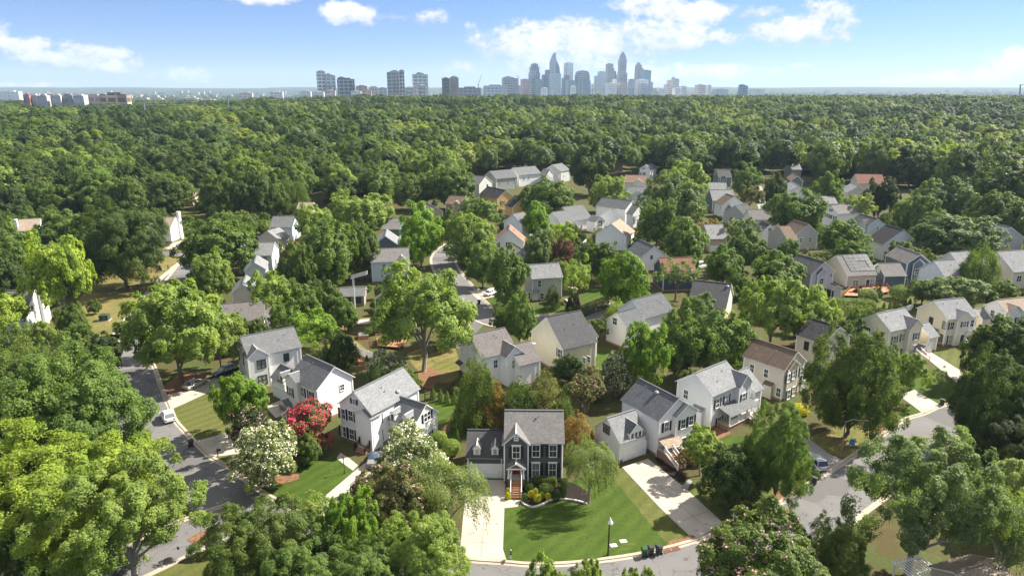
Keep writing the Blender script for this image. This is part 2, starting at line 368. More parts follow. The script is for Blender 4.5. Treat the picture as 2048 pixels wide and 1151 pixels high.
class MB:
    def __init__(s, xf=None): s.v = []; s.f = []; s.m = []; s.uv = []; s.xf = xf
    def face(s, pts, m=0, uv=None):
        i = len(s.v)
        for p in pts:
            p = Vector(p); s.v.append(s.xf @ p if s.xf is not None else p)
        s.f.append(tuple(range(i, i + len(pts)))); s.m.append(m); s.uv.append(uv)
    def box(s, a, b, m=0):
        x0, y0, z0 = a; x1, y1, z1 = b
        s.obox(Vector(((x0 + x1) / 2, (y0 + y1) / 2, (z0 + z1) / 2)), Vector(((x1 - x0) / 2, 0, 0)), Vector((0, (y1 - y0) / 2, 0)), Vector((0, 0, (z1 - z0) / 2)), m)
    def obox(s, c, a, b, d, m=0):
        P = {}
        for i in (-1, 1):
            for j in (-1, 1):
                for k in (-1, 1): P[i, j, k] = c + a * i + b * j + d * k
        for q in (((-1, -1, -1), (-1, 1, -1), (1, 1, -1), (1, -1, -1)), ((-1, -1, 1), (1, -1, 1), (1, 1, 1), (-1, 1, 1)),
                  ((-1, -1, -1), (1, -1, -1), (1, -1, 1), (-1, -1, 1)), ((1, -1, -1), (1, 1, -1), (1, 1, 1), (1, -1, 1)),
                  ((1, 1, -1), (-1, 1, -1), (-1, 1, 1), (1, 1, 1)), ((-1, 1, -1), (-1, -1, -1), (-1, -1, 1), (-1, 1, 1))):
            s.face([P[k] for k in q], m)
    def prism(s, poly, z0, z1, m=0):
        n = len(poly)
        s.face([(p[0], p[1], z1) for p in poly], m); s.face([(p[0], p[1], z0) for p in reversed(poly)], m)
        for i in range(n):
            a, b = poly[i], poly[(i + 1) % n]
            s.face([(a[0], a[1], z0), (b[0], b[1], z0), (b[0], b[1], z1), (a[0], a[1], z1)], m)
    def hull(s, A, B, m=0, mtop=None):
        """solid between two parallel polygons A and B given as 3-D point lists"""
        n = len(A); s.face(list(reversed(A)), m); s.face(B, m if mtop is None else mtop)
        for i in range(n): s.face([A[i], A[(i + 1) % n], B[(i + 1) % n], B[i]], m)
    def tube(s, p0, p1, r0, r1, n=8, m=0):
        p0, p1 = Vector(p0), Vector(p1); d = (p1 - p0).normalized()
        u = d.orthogonal().normalized(); w = d.cross(u)
        A = [p0 + (u * math.cos(t) + w * math.sin(t)) * r0 for t in [2 * math.pi * i / n for i in range(n)]]
        B = [p1 + (u * math.cos(t) + w * math.sin(t)) * r1 for t in [2 * math.pi * i / n for i in range(n)]]
        s.hull(A, B, m)
    def lathe(s, c, prof, n=12, m=0):
        c = Vector(c)
        R = [[c + Vector((r * math.cos(2 * math.pi * i / n), r * math.sin(2 * math.pi * i / n), z)) for i in range(n)] for r, z in prof]
        for a, b in zip(R, R[1:]):
            for i in range(n): s.face([a[i], a[(i + 1) % n], b[(i + 1) % n], b[i]], m)
        s.face(list(reversed(R[0])), m); s.face(R[-1], m)
    def build(s, name, mats, parent=None, smooth=False, weld=False):
        me = bpy.data.meshes.new(name); me.from_pydata([tuple(v) for v in s.v], [], s.f)
        for k in (mats if isinstance(mats, (list, tuple)) else [mats]): me.materials.append(M[k])
        me.polygons.foreach_set('material_index', s.m)
        if any(u is not None for u in s.uv):
            ul = me.uv_layers.new(name='UVMap'); dat = []
            for f, u in zip(s.f, s.uv): dat += list(u) if u is not None else [(0, 0)] * len(f)
            ul.data.foreach_set('uv', [x for p in dat for x in p])
        if weld or smooth:
            bm = bmesh.new(); bm.from_mesh(me); bmesh.ops.remove_doubles(bm, verts=bm.verts, dist=1e-4); bm.to_mesh(me); bm.free()
        if smooth: me.polygons.foreach_set('use_smooth', [True] * len(me.polygons))
        me.update(); return link(bpy.data.objects.new(name, me), parent)
def poly_sheet(name, pts, z, mat_, label, kind='structure', cat='ground', sub=True):
    b = MB(); b.face([(p[0], p[1], z) for p in pts])
    o = b.build(name, mat_); return tag(o, label, cat, kind=kind)
def pix(pts, z=0.0): return [at(x, y, z) for x, y in pts]
def smooth_line(P, n=6):
    out = []
    for i in range(len(P) - 1):
        p0, p1, p2, p3 = P[max(i - 1, 0)], P[i], P[i + 1], P[min(i + 2, len(P) - 1)]
        for k in range(n):
            t = k / n
            out.append(0.5 * ((2 * p1) + (p2 - p0) * t + (2 * p0 - 5 * p1 + 4 * p2 - p3) * t * t + (3 * p1 - p0 - 3 * p2 + p3) * t ** 3))
    out.append(P[-1]); return out
def offs(L, d):
    out = []
    for i, p in enumerate(L):
        a = L[max(i - 1, 0)]; b = L[min(i + 1, len(L) - 1)]
        t = Vector((b.x - a.x, b.y - a.y, 0)).normalized(); out.append(p + Vector((t.y, -t.x, 0)) * d)   # right-hand side
    return out
def strip(name, L1, L2, z, mat_, label, h=0.0, cat='ground'):
    b = MB(); n = len(L1)
    for i in range(n - 1):
        q = [L1[i], L2[i], L2[i + 1], L1[i + 1]]
        if h <= 0: b.face([(p.x, p.y, z) for p in q])
        else: b.hull([Vector((p.x, p.y, z)) for p in q], [Vector((p.x, p.y, z + h)) for p in q])
    o = b.build(name, mat_); return tag(o, label, cat, kind='structure')
# ------------------------------------------------------------------ ground, roads, lawns
def build_ground():
    ys = [-260, -120, -40, 20, 60, 100, 150, 200, 250, 300, 340]
    y = 340
    while y < 16000: y *= 1.045; ys.append(y)
    nx = 90; v = []; f = []; mi = []
    for y in ys:
        hw = 260 + 1.15 * max(y, 0)
        for i in range(nx + 1):
            x = -hw + 2 * hw * i / nx; z = terrain(x, y)
            if y > 1500: z += 5 * noise.noise(Vector((x / 130, y / 130, 0)))
            v.append((x, y, z))
    for j in range(len(ys) - 1):
        for i in range(nx):
            a = j * (nx + 1) + i; f.append((a, a + 1, a + nx + 2, a + nx + 1)); mi.append(1 if ys[j] > 1250 else 0)
    me = bpy.data.meshes.new('ground'); me.from_pydata(v, [], f); me.materials.append(M['earth']); me.materials.append(M['far_woods'])
    me.polygons.foreach_set('material_index', mi); me.polygons.foreach_set('use_smooth', [True] * len(f))
    tag(link(bpy.data.objects.new('ground', me)), 'gently rising wooded ground under the whole neighbourhood', 'ground', kind='structure')
build_ground()

NK = pix([(330, 790), (342, 817), (352, 841), (375, 867), (393, 886), (425, 915), (463, 937), (525, 983), (597, 1023), (680, 1060), (790, 1095), (912, 1116),
          (1010, 1124), (1060, 1128), (1125, 1127), (1190, 1121), (1262, 1111), (1310, 1101), (1360, 1089), (1440, 1063), (1536, 1019), (1613, 970),
          (1689, 922), (1756, 875), (1806, 840), (1846, 827), (1899, 807), (2034, 786), (2110, 760), (2230, 720)])
NK0 = pix([(225, 668), (272, 655), (285, 680), (298, 710), (312, 740), (322, 770)])
NKs = smooth_line(NK0 + NK, 5)
road_s = strip('road', NKs, offs(NKs, 8.2), 0.02, 'asphalt', 'grey asphalt street curving through the foreground', cat='road')
LL = smooth_line(pix([(480, 1035), (375, 1075), (300, 1110), (215, 1150), (100, 1210)]), 5)
strip('road', offs(LL, -3.6), offs(LL, 4.2), 0.026, 'asphalt', 'side street leaving toward the bottom left corner', cat='road')
UL = smooth_line(pix([(262, 700), (290, 655), (322, 605), (345, 575), (372, 540), (392, 512), (405, 497)]), 5)
strip('road', offs(UL, -3.6), offs(UL, 3.6), 0.032, 'asphalt', 'asphalt street running up the left side', cat='road')
CS = smooth_line(pix([(180, 512), (300, 508), (380, 507), (470, 505)]), 4)
strip('road', offs(CS, -3.3), offs(CS, 3.3), 0.038, 'asphalt', 'cross street at the top of the left street', cat='road')
MR = smooth_line(pix([(912, 488), (893, 503), (886, 520), (896, 545), (915, 570), (935, 598), (960, 622), (990, 640), (1035, 646), (1100, 640), (1180, 628), (1260, 610)]), 5)
strip('road', offs(MR, -4), offs(MR, 4), 0.02, 'asphalt', 'narrow street bending between the houses in the middle', cat='road')
strip('road', *(lambda L: (offs(L, -2.5), offs(L, 2.5)))(pix([(955, 640), (930, 665), (902, 695)])), 0.026, 'asphalt', 'short side lane beside the mottled roof house', cat='road')
UR = smooth_line(pix([(1512, 372), (1520, 392), (1532, 420)]), 4)
strip('road', offs(UR, -3), offs(UR, 3), 0.02, 'concrete_gray', 'far street seen between trees on the right', cat='road')
strip('road', *(lambda L: (offs(L, -3), offs(L, 3)))(pix([(1335, 395), (1320, 420), (1305, 450)])), 0.02, 'concrete_gray', 'far driveway court behind the white gables', cat='road')

def kerb(L, label, d0=-0.35, d1=0.1, jn=True):
    strip('kerb', offs(L, d0), offs(L, d1), 0.0, 'kerb_concrete', label, h=0.13)
    strip('kerb', offs(L, d1), offs(L, d1 + 0.42), 0.034, 'kerb_concrete', label.replace('kerb', 'gutter of the kerb'))
i0 = 5 * 6
kerb(NKs, 'pale concrete kerb along the near side of the curving street')
kerb(list(reversed(offs(NKs[len(NKs) - 62:], 8.2))), 'concrete kerb along the far right street edge')
kerb(list(reversed(offs(LL, 4.2))) , 'kerb on the inner side of the bottom left street')
kerb(offs(LL, -3.6), 'kerb on the outer side of the bottom left street')
kerb(offs(UL, -3.6), 'kerb on the left side of the upper street')
kerb(offs(MR, -4), 'kerb on the house side of the middle street')
kerb(list(reversed(offs(MR, 4))), 'kerb on the lawn side of the middle street')
SW = pix([(232, 668), (260, 628), (285, 598), (320, 558), (350, 532), (376, 515)])
strip('path', offs(SW, -0.8), offs(SW, 0.8), 0.03, 'concrete', 'concrete pavement beside the upper left street', cat='path')

AREAS = []
def smooth_loop(P, n=5):
    out = []; N = len(P)
    for i in range(N):
        p0, p1, p2, p3 = P[i - 1], P[i], P[(i + 1) % N], P[(i + 2) % N]
        for k in range(n):
            t = k / n; q = 0.5 * ((2 * p1) + (p2 - p0) * t + (2 * p0 - 5 * p1 + 4 * p2 - p3) * t * t + (3 * p1 - p0 - 3 * p2 + p3) * t ** 3)
            l = p1.lerp(p2, t); q = l.lerp(q, .75)
            out.append(q + Vector((noise.noise(q * .45), noise.noise(q * .45 + Vector((9, 4, 1))), 0)) * .3)
    return out
def area(name, pts, z, m, label, cat='ground'):
    P = pix(pts); AREAS.append(([(q.x, q.y) for q in P], name)); return poly_sheet(name, smooth_loop(P) if 'bright green mown' not in label else P, z, m, label, cat=cat)
# driveways with joints
def driveway(pts, m, label, cut=None, z=0.046):
    P = pix(pts); AREAS.append(([(q.x, q.y) for q in P], 'driveway')); o = poly_sheet('driveway', P, z, m, label, cat='driveway')
    if cut:
        b = MB()
        for (a, c) in cut:
            a, c = at(*a), at(*c); t = (c - a).normalized(); n = Vector((t.y, -t.x, 0)) * 0.035
            b.face([(a + n).xy.to_tuple() + (z + .004,), (c + n).xy.to_tuple() + (z + .004,), (c - n).xy.to_tuple() + (z + .004,), (a - n).xy.to_tuple() + (z + .004,)])
        tag(b.build('driveway_joints', 'kerb_joint'), 'dark expansion joints of the ' + label, 'joint', kind='structure')
driveway([(936, 959), (1011, 959), (1008, 1038), (1006, 1098), (1014, 1122), (911, 1115), (921, 1090), (926, 1035)], 'concrete', 'pale concrete driveway of the charcoal house',
         [((973, 960), (962, 1119)), ((936, 992), (1009, 992)), ((931, 1015), (1009, 1015)), ((926, 1047), (1008, 1048)), ((922, 1083), (1006, 1085))])
driveway([(1244, 934), (1296, 917), (1358, 966), (1372, 977), (1449, 1048), (1386, 1078), (1320, 1015)], 'concrete', 'wide pale driveway of the white garage house',
         [((1270, 925), (1420, 1063)), ((1268, 958), (1326, 938)), ((1296, 988), (1358, 965)), ((1325, 1018), (1390, 993)), ((1353, 1045), (1420, 1020))])
driveway([(1590, 862), (1612, 872), (1655, 905), (1690, 922), (1648, 948), (1622, 930), (1585, 893)], 'concrete_gray', 'driveway under the silver car')
driveway([(1796, 790), (1829, 779), (1877, 808), (1846, 827), (1822, 808)], 'concrete', 'driveway by the cream houses', [((1812, 785), (1862, 817))])
driveway([(1843, 708), (1862, 704), (1926, 744), (1950, 768), (1935, 795), (1908, 760)], 'concrete', 'long driveway between the two cream houses', [((1852, 706), (1920, 752))])
driveway([(1960, 690), (1990, 705), (2048, 742), (2080, 762), (2050, 775), (1985, 725)], 'concrete_gray', 'shaded driveway at the right edge')
driveway([(328, 790), (370, 781), (432, 754), (476, 742), (474, 768), (432, 778), (395, 795), (346, 817)], 'concrete', 'driveway holding the beige and black cars', [((340, 802), (470, 755))])
driveway([(391, 882), (450, 866), (500, 880), (490, 905), (425, 914)], 'concrete', 'driveway apron beside the fallen bin', [((430, 872), (455, 905))])
driveway([(530, 812), (557, 802), (580, 822), (552, 836)], 'concrete', 'garage apron of the white shuttered house')
driveway([(735, 922), (757, 935), (712, 985), (669, 1030), (640, 1036), (652, 990), (705, 945)], 'concrete', 'narrow driveway beside the big white house')
driveway([(673, 916), (681, 905), (700, 917), (716, 930), (706, 941), (688, 928)], 'concrete', 'curved front walk of the big white house', z=0.05)
driveway([(1010, 999), (1041, 1000), (1035, 1013), (1009, 1016)], 'concrete', 'landing at the foot of the brick steps', z=0.05)
driveway([(938, 582), (1000, 573), (1002, 590), (957, 600)], 'concrete', 'short driveway under the white car')
driveway([(325, 498), (348, 485), (380, 477), (383, 487), (350, 498)], 'concrete', 'pale driveway beyond the cross street')
driveway([(1753, 852), (1778, 843), (1796, 850), (1758, 876)], 'pine_straw', 'pinkish walk by the street')
driveway([(1360, 975), (1378, 958), (1385, 962), (1374, 980)], 'concrete_gray', 'walk at the foot of the brick stairs', z=0.05)

for li, (pts, m, label) in enumerate([
    ([(1009, 1016), (1040, 1010), (1040, 970), (1130, 965), (1180, 950), (1238, 935), (1384, 1078), (1350, 1090), (1262, 1110), (1190, 1119), (1125, 1125), (1060, 1125), (1016, 1121), (1007, 1098)], 'lawn_bright', 'bright green mown front lawn of the charcoal house'),
    ([(1216, 940), (1240, 933), (1384, 1078), (1352, 1088), (1330, 1080), (1270, 1010)], 'lawn_olive', 'dry mown strip of lawn along the wide driveway'),
    ([(540, 965), (590, 925), (675, 905), (690, 928), (706, 942), (652, 990), (640, 1034), (600, 1022), (528, 981)], 'lawn_bright', 'front lawn of the big white house'),
    ([(346, 817), (395, 795), (432, 779), (500, 782), (520, 830), (450, 866), (393, 884), (375, 865)], 'lawn_olive', 'green front lawn beside the parked white car'),
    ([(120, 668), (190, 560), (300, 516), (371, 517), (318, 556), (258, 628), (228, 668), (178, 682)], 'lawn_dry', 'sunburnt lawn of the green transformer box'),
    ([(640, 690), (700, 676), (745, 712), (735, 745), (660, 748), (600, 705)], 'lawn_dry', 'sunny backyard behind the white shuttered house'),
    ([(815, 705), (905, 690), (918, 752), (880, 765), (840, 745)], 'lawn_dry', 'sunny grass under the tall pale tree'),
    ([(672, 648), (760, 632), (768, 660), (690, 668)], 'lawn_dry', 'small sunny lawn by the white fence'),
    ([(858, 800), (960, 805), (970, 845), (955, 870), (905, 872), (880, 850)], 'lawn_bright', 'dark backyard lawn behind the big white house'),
    ([(962, 600), (1010, 590), (1012, 618), (992, 622)], 'lawn_bright', 'lawn at the bend of the middle street'),
    ([(1062, 628), (1070, 612), (1150, 612), (1180, 625), (1130, 634)], 'lawn_bright', 'lawn in front of the grey green house'),
    ([(1160, 585), (1195, 575), (1210, 592), (1170, 605)], 'lawn_bright', 'small backyard lawn beside the clipped evergreens'),
    ([(1170, 632), (1260, 605), (1300, 600), (1290, 625), (1190, 650)], 'lawn_olive', 'strip of grass behind the cream gable'),
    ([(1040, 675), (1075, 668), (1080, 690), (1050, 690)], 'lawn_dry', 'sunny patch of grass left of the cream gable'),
    ([(1198, 700), (1232, 705), (1225, 735), (1190, 745)], 'lawn_bright', 'side yard of the cream gable house'),
    ([(1384, 980), (1460, 920), (1590, 900), (1645, 948), (1560, 1002), (1452, 1049)], 'lawn_olive', 'worn lawn under the paired street trees'),
    ([(1395, 890), (1440, 870), (1520, 880), (1450, 930), (1400, 940)], 'lawn_bright', 'small lawn before the porch house'),
    ([(1610, 880), (1690, 850), (1752, 862), (1700, 912), (1660, 905)], 'lawn_dry', 'dry lawn around the tall street light'),
    ([(1757, 872), (1790, 830), (1822, 812), (1846, 828), (1805, 842)], 'lawn_bright', 'bright lawn wedge along the right street'),
    ([(1822, 780), (1832, 745), (1860, 738), (1905, 762), (1932, 796), (1880, 806)], 'lawn_bright', 'lawn with the bare little tree'),
    ([(1858, 690), (1930, 705), (1960, 740), (1926, 742), (1866, 704)], 'lawn_olive', 'lawn between the cream houses and the drive'),
    ([(1728, 610), (1830, 590), (1850, 610), (1760, 628)], 'lawn_olive', 'yard below the solar house'),
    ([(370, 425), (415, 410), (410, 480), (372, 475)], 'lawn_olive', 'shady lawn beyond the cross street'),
    ([(330, 505), (420, 420), (430, 500)], 'lawn_olive', 'grass slope behind the cross street'),
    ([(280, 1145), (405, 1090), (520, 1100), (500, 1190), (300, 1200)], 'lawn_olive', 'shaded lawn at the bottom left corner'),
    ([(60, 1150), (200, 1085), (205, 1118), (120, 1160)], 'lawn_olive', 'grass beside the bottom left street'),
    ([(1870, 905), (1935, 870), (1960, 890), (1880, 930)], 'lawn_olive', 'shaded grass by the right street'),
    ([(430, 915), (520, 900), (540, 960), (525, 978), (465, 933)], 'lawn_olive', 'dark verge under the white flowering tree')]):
    area('lawn', pts, 0.010 + 0.0043 * (li % 2), m, label, 'lawn')
for li, (pts, m, label) in enumerate([
    ([(1042, 1000), (1046, 970), (1130, 962), (1180, 985), (1170, 1008), (1120, 998), (1085, 1008), (1065, 1014)], 'mulch_dark', 'dark mulched bed below the front windows'),
    ([(838, 742), (865, 735), (882, 752), (862, 778), (840, 768)], 'pine_straw', 'reddish pine straw around the pale trunk'),
    ([(330, 770), (372, 745), (420, 748), (375, 778), (335, 787)], 'pine_straw', 'reddish bed beside the beige car'),
    ([(550, 950), (585, 935), (600, 955), (560, 968)], 'pine_straw', 'round straw bed under the white blossoms'),
    ([(1395, 872), (1425, 850), (1460, 865), (1420, 885)], 'pine_straw', 'straw bed by the porch house'),
    ([(1540, 985), (1600, 965), (1590, 985), (1545, 1003)], 'pine_straw', 'straw around the street tree trunk'),
    ([(1325, 905), (1372, 955), (1356, 963), (1310, 920)], 'mulch_dark', 'mulch beside the brick stairs'),
    ([(860, 700), (890, 690), (900, 720), (870, 725)], 'lawn_dry', 'dry grass patch by the lane'),
    ([(1330, 1098), (1365, 1085), (1390, 1078), (1384, 1070), (1345, 1080)], 'pine_straw', 'bare reddish soil by the storm drains'),
    ([(375, 1078), (410, 1062), (425, 1075), (400, 1090)], 'pine_straw', 'reddish bed by the street sign'),
    ([(690, 690), (745, 735), (730, 742), (680, 700)], 'pine_straw', 'straw strip along the white fence')]):
    area('planting_bed', pts, 0.056 + .0043 * (li % 2), m, label, 'bed')
# stone edging of the front bed
b = MB(); E = smooth_line(pix([(1043, 1002), (1050, 1010), (1066, 1014), (1084, 1009), (1100, 1001), (1120, 998), (1150, 1001), (1172, 1007)]), 9)
for i, p in enumerate(E):
    r = 0.13 + 0.05 * rnd.random()
    b.lathe((p.x, p.y, 0.03), [(r, 0), (r * 1.05, .1), (r * .7, .2)], 6)
tag(b.build('stone_edging', 'stone_pale'), 'pale stone border curving around the mulched bed', 'edging')

# ------------------------------------------------------------------ houses
HOUSE_FOOT = []
OH = 0.38
class Block:
    def __init__(s, A, B, C, ze, pitch, zb=0.0, snap=None):
        s.zb = zb
        def ev(r):
            zr = zb + ze + r; a, bb, c = at(*A, zr), at(*B, zr), at(*C, zb + ze)
            e = (bb - a); e.z = 0
            if snap is not None:
                best = max((snap, Vector((-snap.y, snap.x, 0)), -snap, Vector((snap.y, -snap.x, 0))), key=lambda q: q.dot(e))
                L = e.dot(best); e = best.copy()
            else: L = e.length; e = e.normalized()
            n = Vector((-e.y, e.x, 0)); mid = (a + bb) / 2
            w = (c - mid).dot(n); return a, bb, e, n, mid, L, w
        best = None
        for i in range(60):
            r = 1.1 + 3.9 * i / 59; q = ev(r); sc_ = abs(r - pitch * abs(q[6])) + 0.6 * max(0, q[5] - 15) + 1.5 * max(0, 5.5 - q[5]) * (snap is None) + 0.05 * abs(r - 3.0)
            if best is None or sc_ < best[0]: best = (sc_, r)
        r = best[1]; a, bb, e, n, mid, L, w = ev(r)
        if w > 0: e = -e; n = -n; a, bb = bb, a
        lmin, lmax, wmin, wmax = (6.5, 17.0, 3.0, 6.2) if snap is None else (1.5, 12.0, 1.5, 6.0)
        W2 = min(max(abs(w), wmin), wmax); L2 = min(max(abs(L), lmin), lmax); s.clamped = (abs(abs(w) - W2) > .4, abs(abs(L) - L2) > .6)
        if s.clamped[0]: w = W2
        if abs(abs(L) - L2) > .01:     # keep the end nearest to the viewer
            if a.length < bb.length: mid = a + e * L2 / 2
            else: mid = bb - e * L2 / 2
        L, w = L2, (W2 if s.clamped[0] else abs(w))
        s.e, s.n, s.o = e, n, Vector((mid.x, mid.y, 0)); s.L = abs(L); s.W = max(abs(w), 1.0); s.ze = ze; s.zr = ze + pitch * s.W; s.pitch = pitch
        s.wl = s.L / 2 - 0.28; s.ww = s.W - OH
    def pt(s, a, t, z): return s.o + s.e * a + s.n * t + Vector((0, 0, s.zb + z))
    def frame(s, face, off=0.0):
        z = Vector((0, 0, s.zb))
        if face == 'F': return s.o - s.n * (s.ww + off) + z, s.e, -s.n
        if face == 'K': return s.o + s.n * (s.ww + off) + z, -s.e, s.n
        if face == 'B': return s.o + s.e * (s.wl + off) + z, s.n, s.e
        return s.o - s.e * (s.wl + off) + z, -s.n, -s.e
    def hit(s, face, px, off=0.0):
        o, r, nn = s.frame(face, off); d = ray(*px); c = Vector((0, 0, CAM_H))
        k = (o - c).dot(nn) / d.dot(nn); p = c + d * k
        return (p - o).dot(r), p.z - s.zb
    def hit_roof(s, px):
        # front slope plane: z = zr - pitch*|t|
        c = Vector((0, 0, CAM_H)); d = ray(*px); k0, k1 = 10.0, 900.0
        def g(k): 
            p = c + d * k; t = (p - s.o).dot(s.n); return (p.z - s.zb) - (s.zr + s.pitch * t)
        for _ in range(60):
            km = (k0 + k1) / 2
            if g(km) > 0: k0 = km
            else: k1 = km
        p = c + d * k0; return (p - s.o).dot(s.e), (p - s.o).dot(s.n), p.z - s.zb
def wall_mb(mb, b, L=None, top=0.06):
    w, l, ze = b.ww, b.wl, b.ze + b.pitch * OH
    zt = b.ze + b.pitch * OH - 0.02; zr = b.zr - 0.02
    A = [b.pt(-l, -w, -.6), b.pt(-l, w, -.6), b.pt(-l, w, zt), b.pt(-l, 0, zr), b.pt(-l, -w, zt)]
    B = [b.pt(l, -w, -.6), b.pt(l, w, -.6), b.pt(l, w, zt), b.pt(l, 0, zr), b.pt(l, -w, zt)]
    mb.hull(A, B)
def slab(mb, P, nrm, th, uvs):
    """roof slope: quad P (eave a, eave b, ridge b, ridge a); shingle on top, trim on edges"""
    T = [p + nrm * th for p in P]
    mb.face(T, 0, uvs); mb.face(list(reversed(P)), 1)
    for i in range(4): mb.face([P[i], P[(i + 1) % 4], T[(i + 1) % 4], T[i]], 1)
def roof_mb(mb, b, s0=None, s1=None, th=0.12):
    L = b.L / 2; s0 = -L if s0 is None else s0; s1 = L if s1 is None else s1
    for sg in (-1, 1):
        E = b.pitch * b.W; sl = math.hypot(b.W, E)
        P = [b.pt(s0, sg * b.W, b.ze), b.pt(s1, sg * b.W, b.ze), b.pt(s1, 0, b.zr), b.pt(s0, 0, b.zr)]
        n = (b.n * sg * b.pitch + Vector((0, 0, 1))).normalized()
        uv = [(s0, 0), (s1, 0), (s1, sl), (s0, sl)]
        if sg > 0: P = [P[1], P[0], P[3], P[2]]; uv = [(s1, 0), (s0, 0), (s0, sl), (s1, sl)]
        slab(mb, P, n, th, uv)
    # ridge cap
    a, c = b.pt(s0 + .02, 0, b.zr + th * 1.05), b.pt(s1 - .02, 0, b.zr + th * 1.05)
    mb.obox((a + c) / 2, (c - a) / 2, b.n * 0.16, Vector((0, 0, 0.05)), 0)
class Sub:
    """a small gable whose ridge runs along dirn from a front point (for cross gables, dormers, porticos)"""
    def __init__(s, o, out, right, w, ze, pitch, zb):
        s.o, s.out, s.r, s.w, s.ze, s.pitch, s.zb = o, out, right, w, ze, pitch, zb; s.zr = ze + pitch * w
    def P(s, a, d, z): return s.o + s.r * a + s.out * d + Vector((0, 0, z))
def subgable(mbw, mbr, o, right, out, a0, hw, zbot, ze, pitch, back, front, oh=0.3, th=0.1):
    """walls into mbw from d=-back to d=front, roof into mbr; local coords (a along right, d along out, z)"""
    P = lambda a, d, z: o + right * a + out * d + Vector((0, 0, z))
    zw = ze; zr = ze + pitch * hw
    if mbw is not None:
        mbw.hull([P(a0 - hw, -back, zbot), P(a0 + hw, -back, zbot), P(a0 + hw, -back, zw), P(a0, -back, zr - .02), P(a0 - hw, -back, zw)],
                 [P(a0 - hw, front, zbot), P(a0 + hw, front, zbot), P(a0 + hw, front, zw), P(a0, front, zr - .02), P(a0 - hw, front, zw)])
    H = hw + oh; z0 = ze - pitch * oh; f = front + oh; sl = math.hypot(H, H * pitch)
    for sg in (-1, 1):
        Q = [P(a0 + sg * H, -back, z0), P(a0 + sg * H, f, z0), P(a0, f, zr), P(a0, -back, zr)]
        uv = [(-back, 0), (f, 0), (f, sl), (-back, sl)]
        n = (right * sg * pitch + Vector((0, 0, 1))).normalized()
        if sg < 0: Q = [Q[1], Q[0], Q[3], Q[2]]; uv = [(f, 0), (-back, 0), (-back, sl), (f, sl)]
        slab(mbr, Q, n, th, uv)
    return zr
def fbox(mb, fr, a0, a1, z0, z1, d0, d1, m=0):
    o, r, n = fr
    mb.obox(o + r * ((a0 + a1) / 2) + n * ((d0 + d1) / 2) + Vector((0, 0, (z0 + z1) / 2)), r * ((a1 - a0) / 2), n * ((d1 - d0) / 2), Vector((0, 0, (z1 - z0) / 2)), m)
def add_window(H, X, fr, a, z, w, h, shut=None, trim='trim_white', header=False, dbl=False):
    t = 0.11; mb = MB(X)
    fbox(mb, fr, a - w / 2 - t, a - w / 2, z - h / 2 - t, z + h / 2 + t, 0, .07); fbox(mb, fr, a + w / 2, a + w / 2 + t, z - h / 2 - t, z + h / 2 + t, 0, .07)
    fbox(mb, fr, a - w / 2, a + w / 2, z + h / 2, z + h / 2 + t, 0, .07); fbox(mb, fr, a - w / 2 - .05, a + w / 2 + .05, z - h / 2 - t, z - h / 2, 0, .11)
    if header: fbox(mb, fr, a - w / 2 - t - .08, a + w / 2 + t + .08, z + h / 2 + t, z + h / 2 + t + .16, 0, .12)
    fbox(mb, fr, a - w / 2, a + w / 2, z - .035, z + .035, .012, .055)
    if dbl: fbox(mb, fr, a - .06, a + .06, z - h / 2, z + h / 2, .012, .062)
    else: fbox(mb, fr, a - .014, a + .014, z - h / 2, z + h / 2, .012, .045)
    wo = mb.build('window', trim, H)
    pb = MB(X); fbox(pb, fr, a - w / 2, a + w / 2, z - h / 2, z + h / 2, -.02, .02); pb.build('pane', 'glass_pane', wo)
    if shut:
        for sg in (-1, 1):
            sb = MB(X); c = a + sg * (w / 2 + t + .24); fbox(sb, fr, c - .21, c + .21, z - h / 2 - .04, z + h / 2 + .04, 0, .05)
            for k in range(3):
                zz = z - h / 2 + h * (k + .5) / 3; fbox(sb, fr, c - .15, c + .15, zz - h / 7, zz + h / 7, .045, .065)
            sb.build('shutter', shut, H)
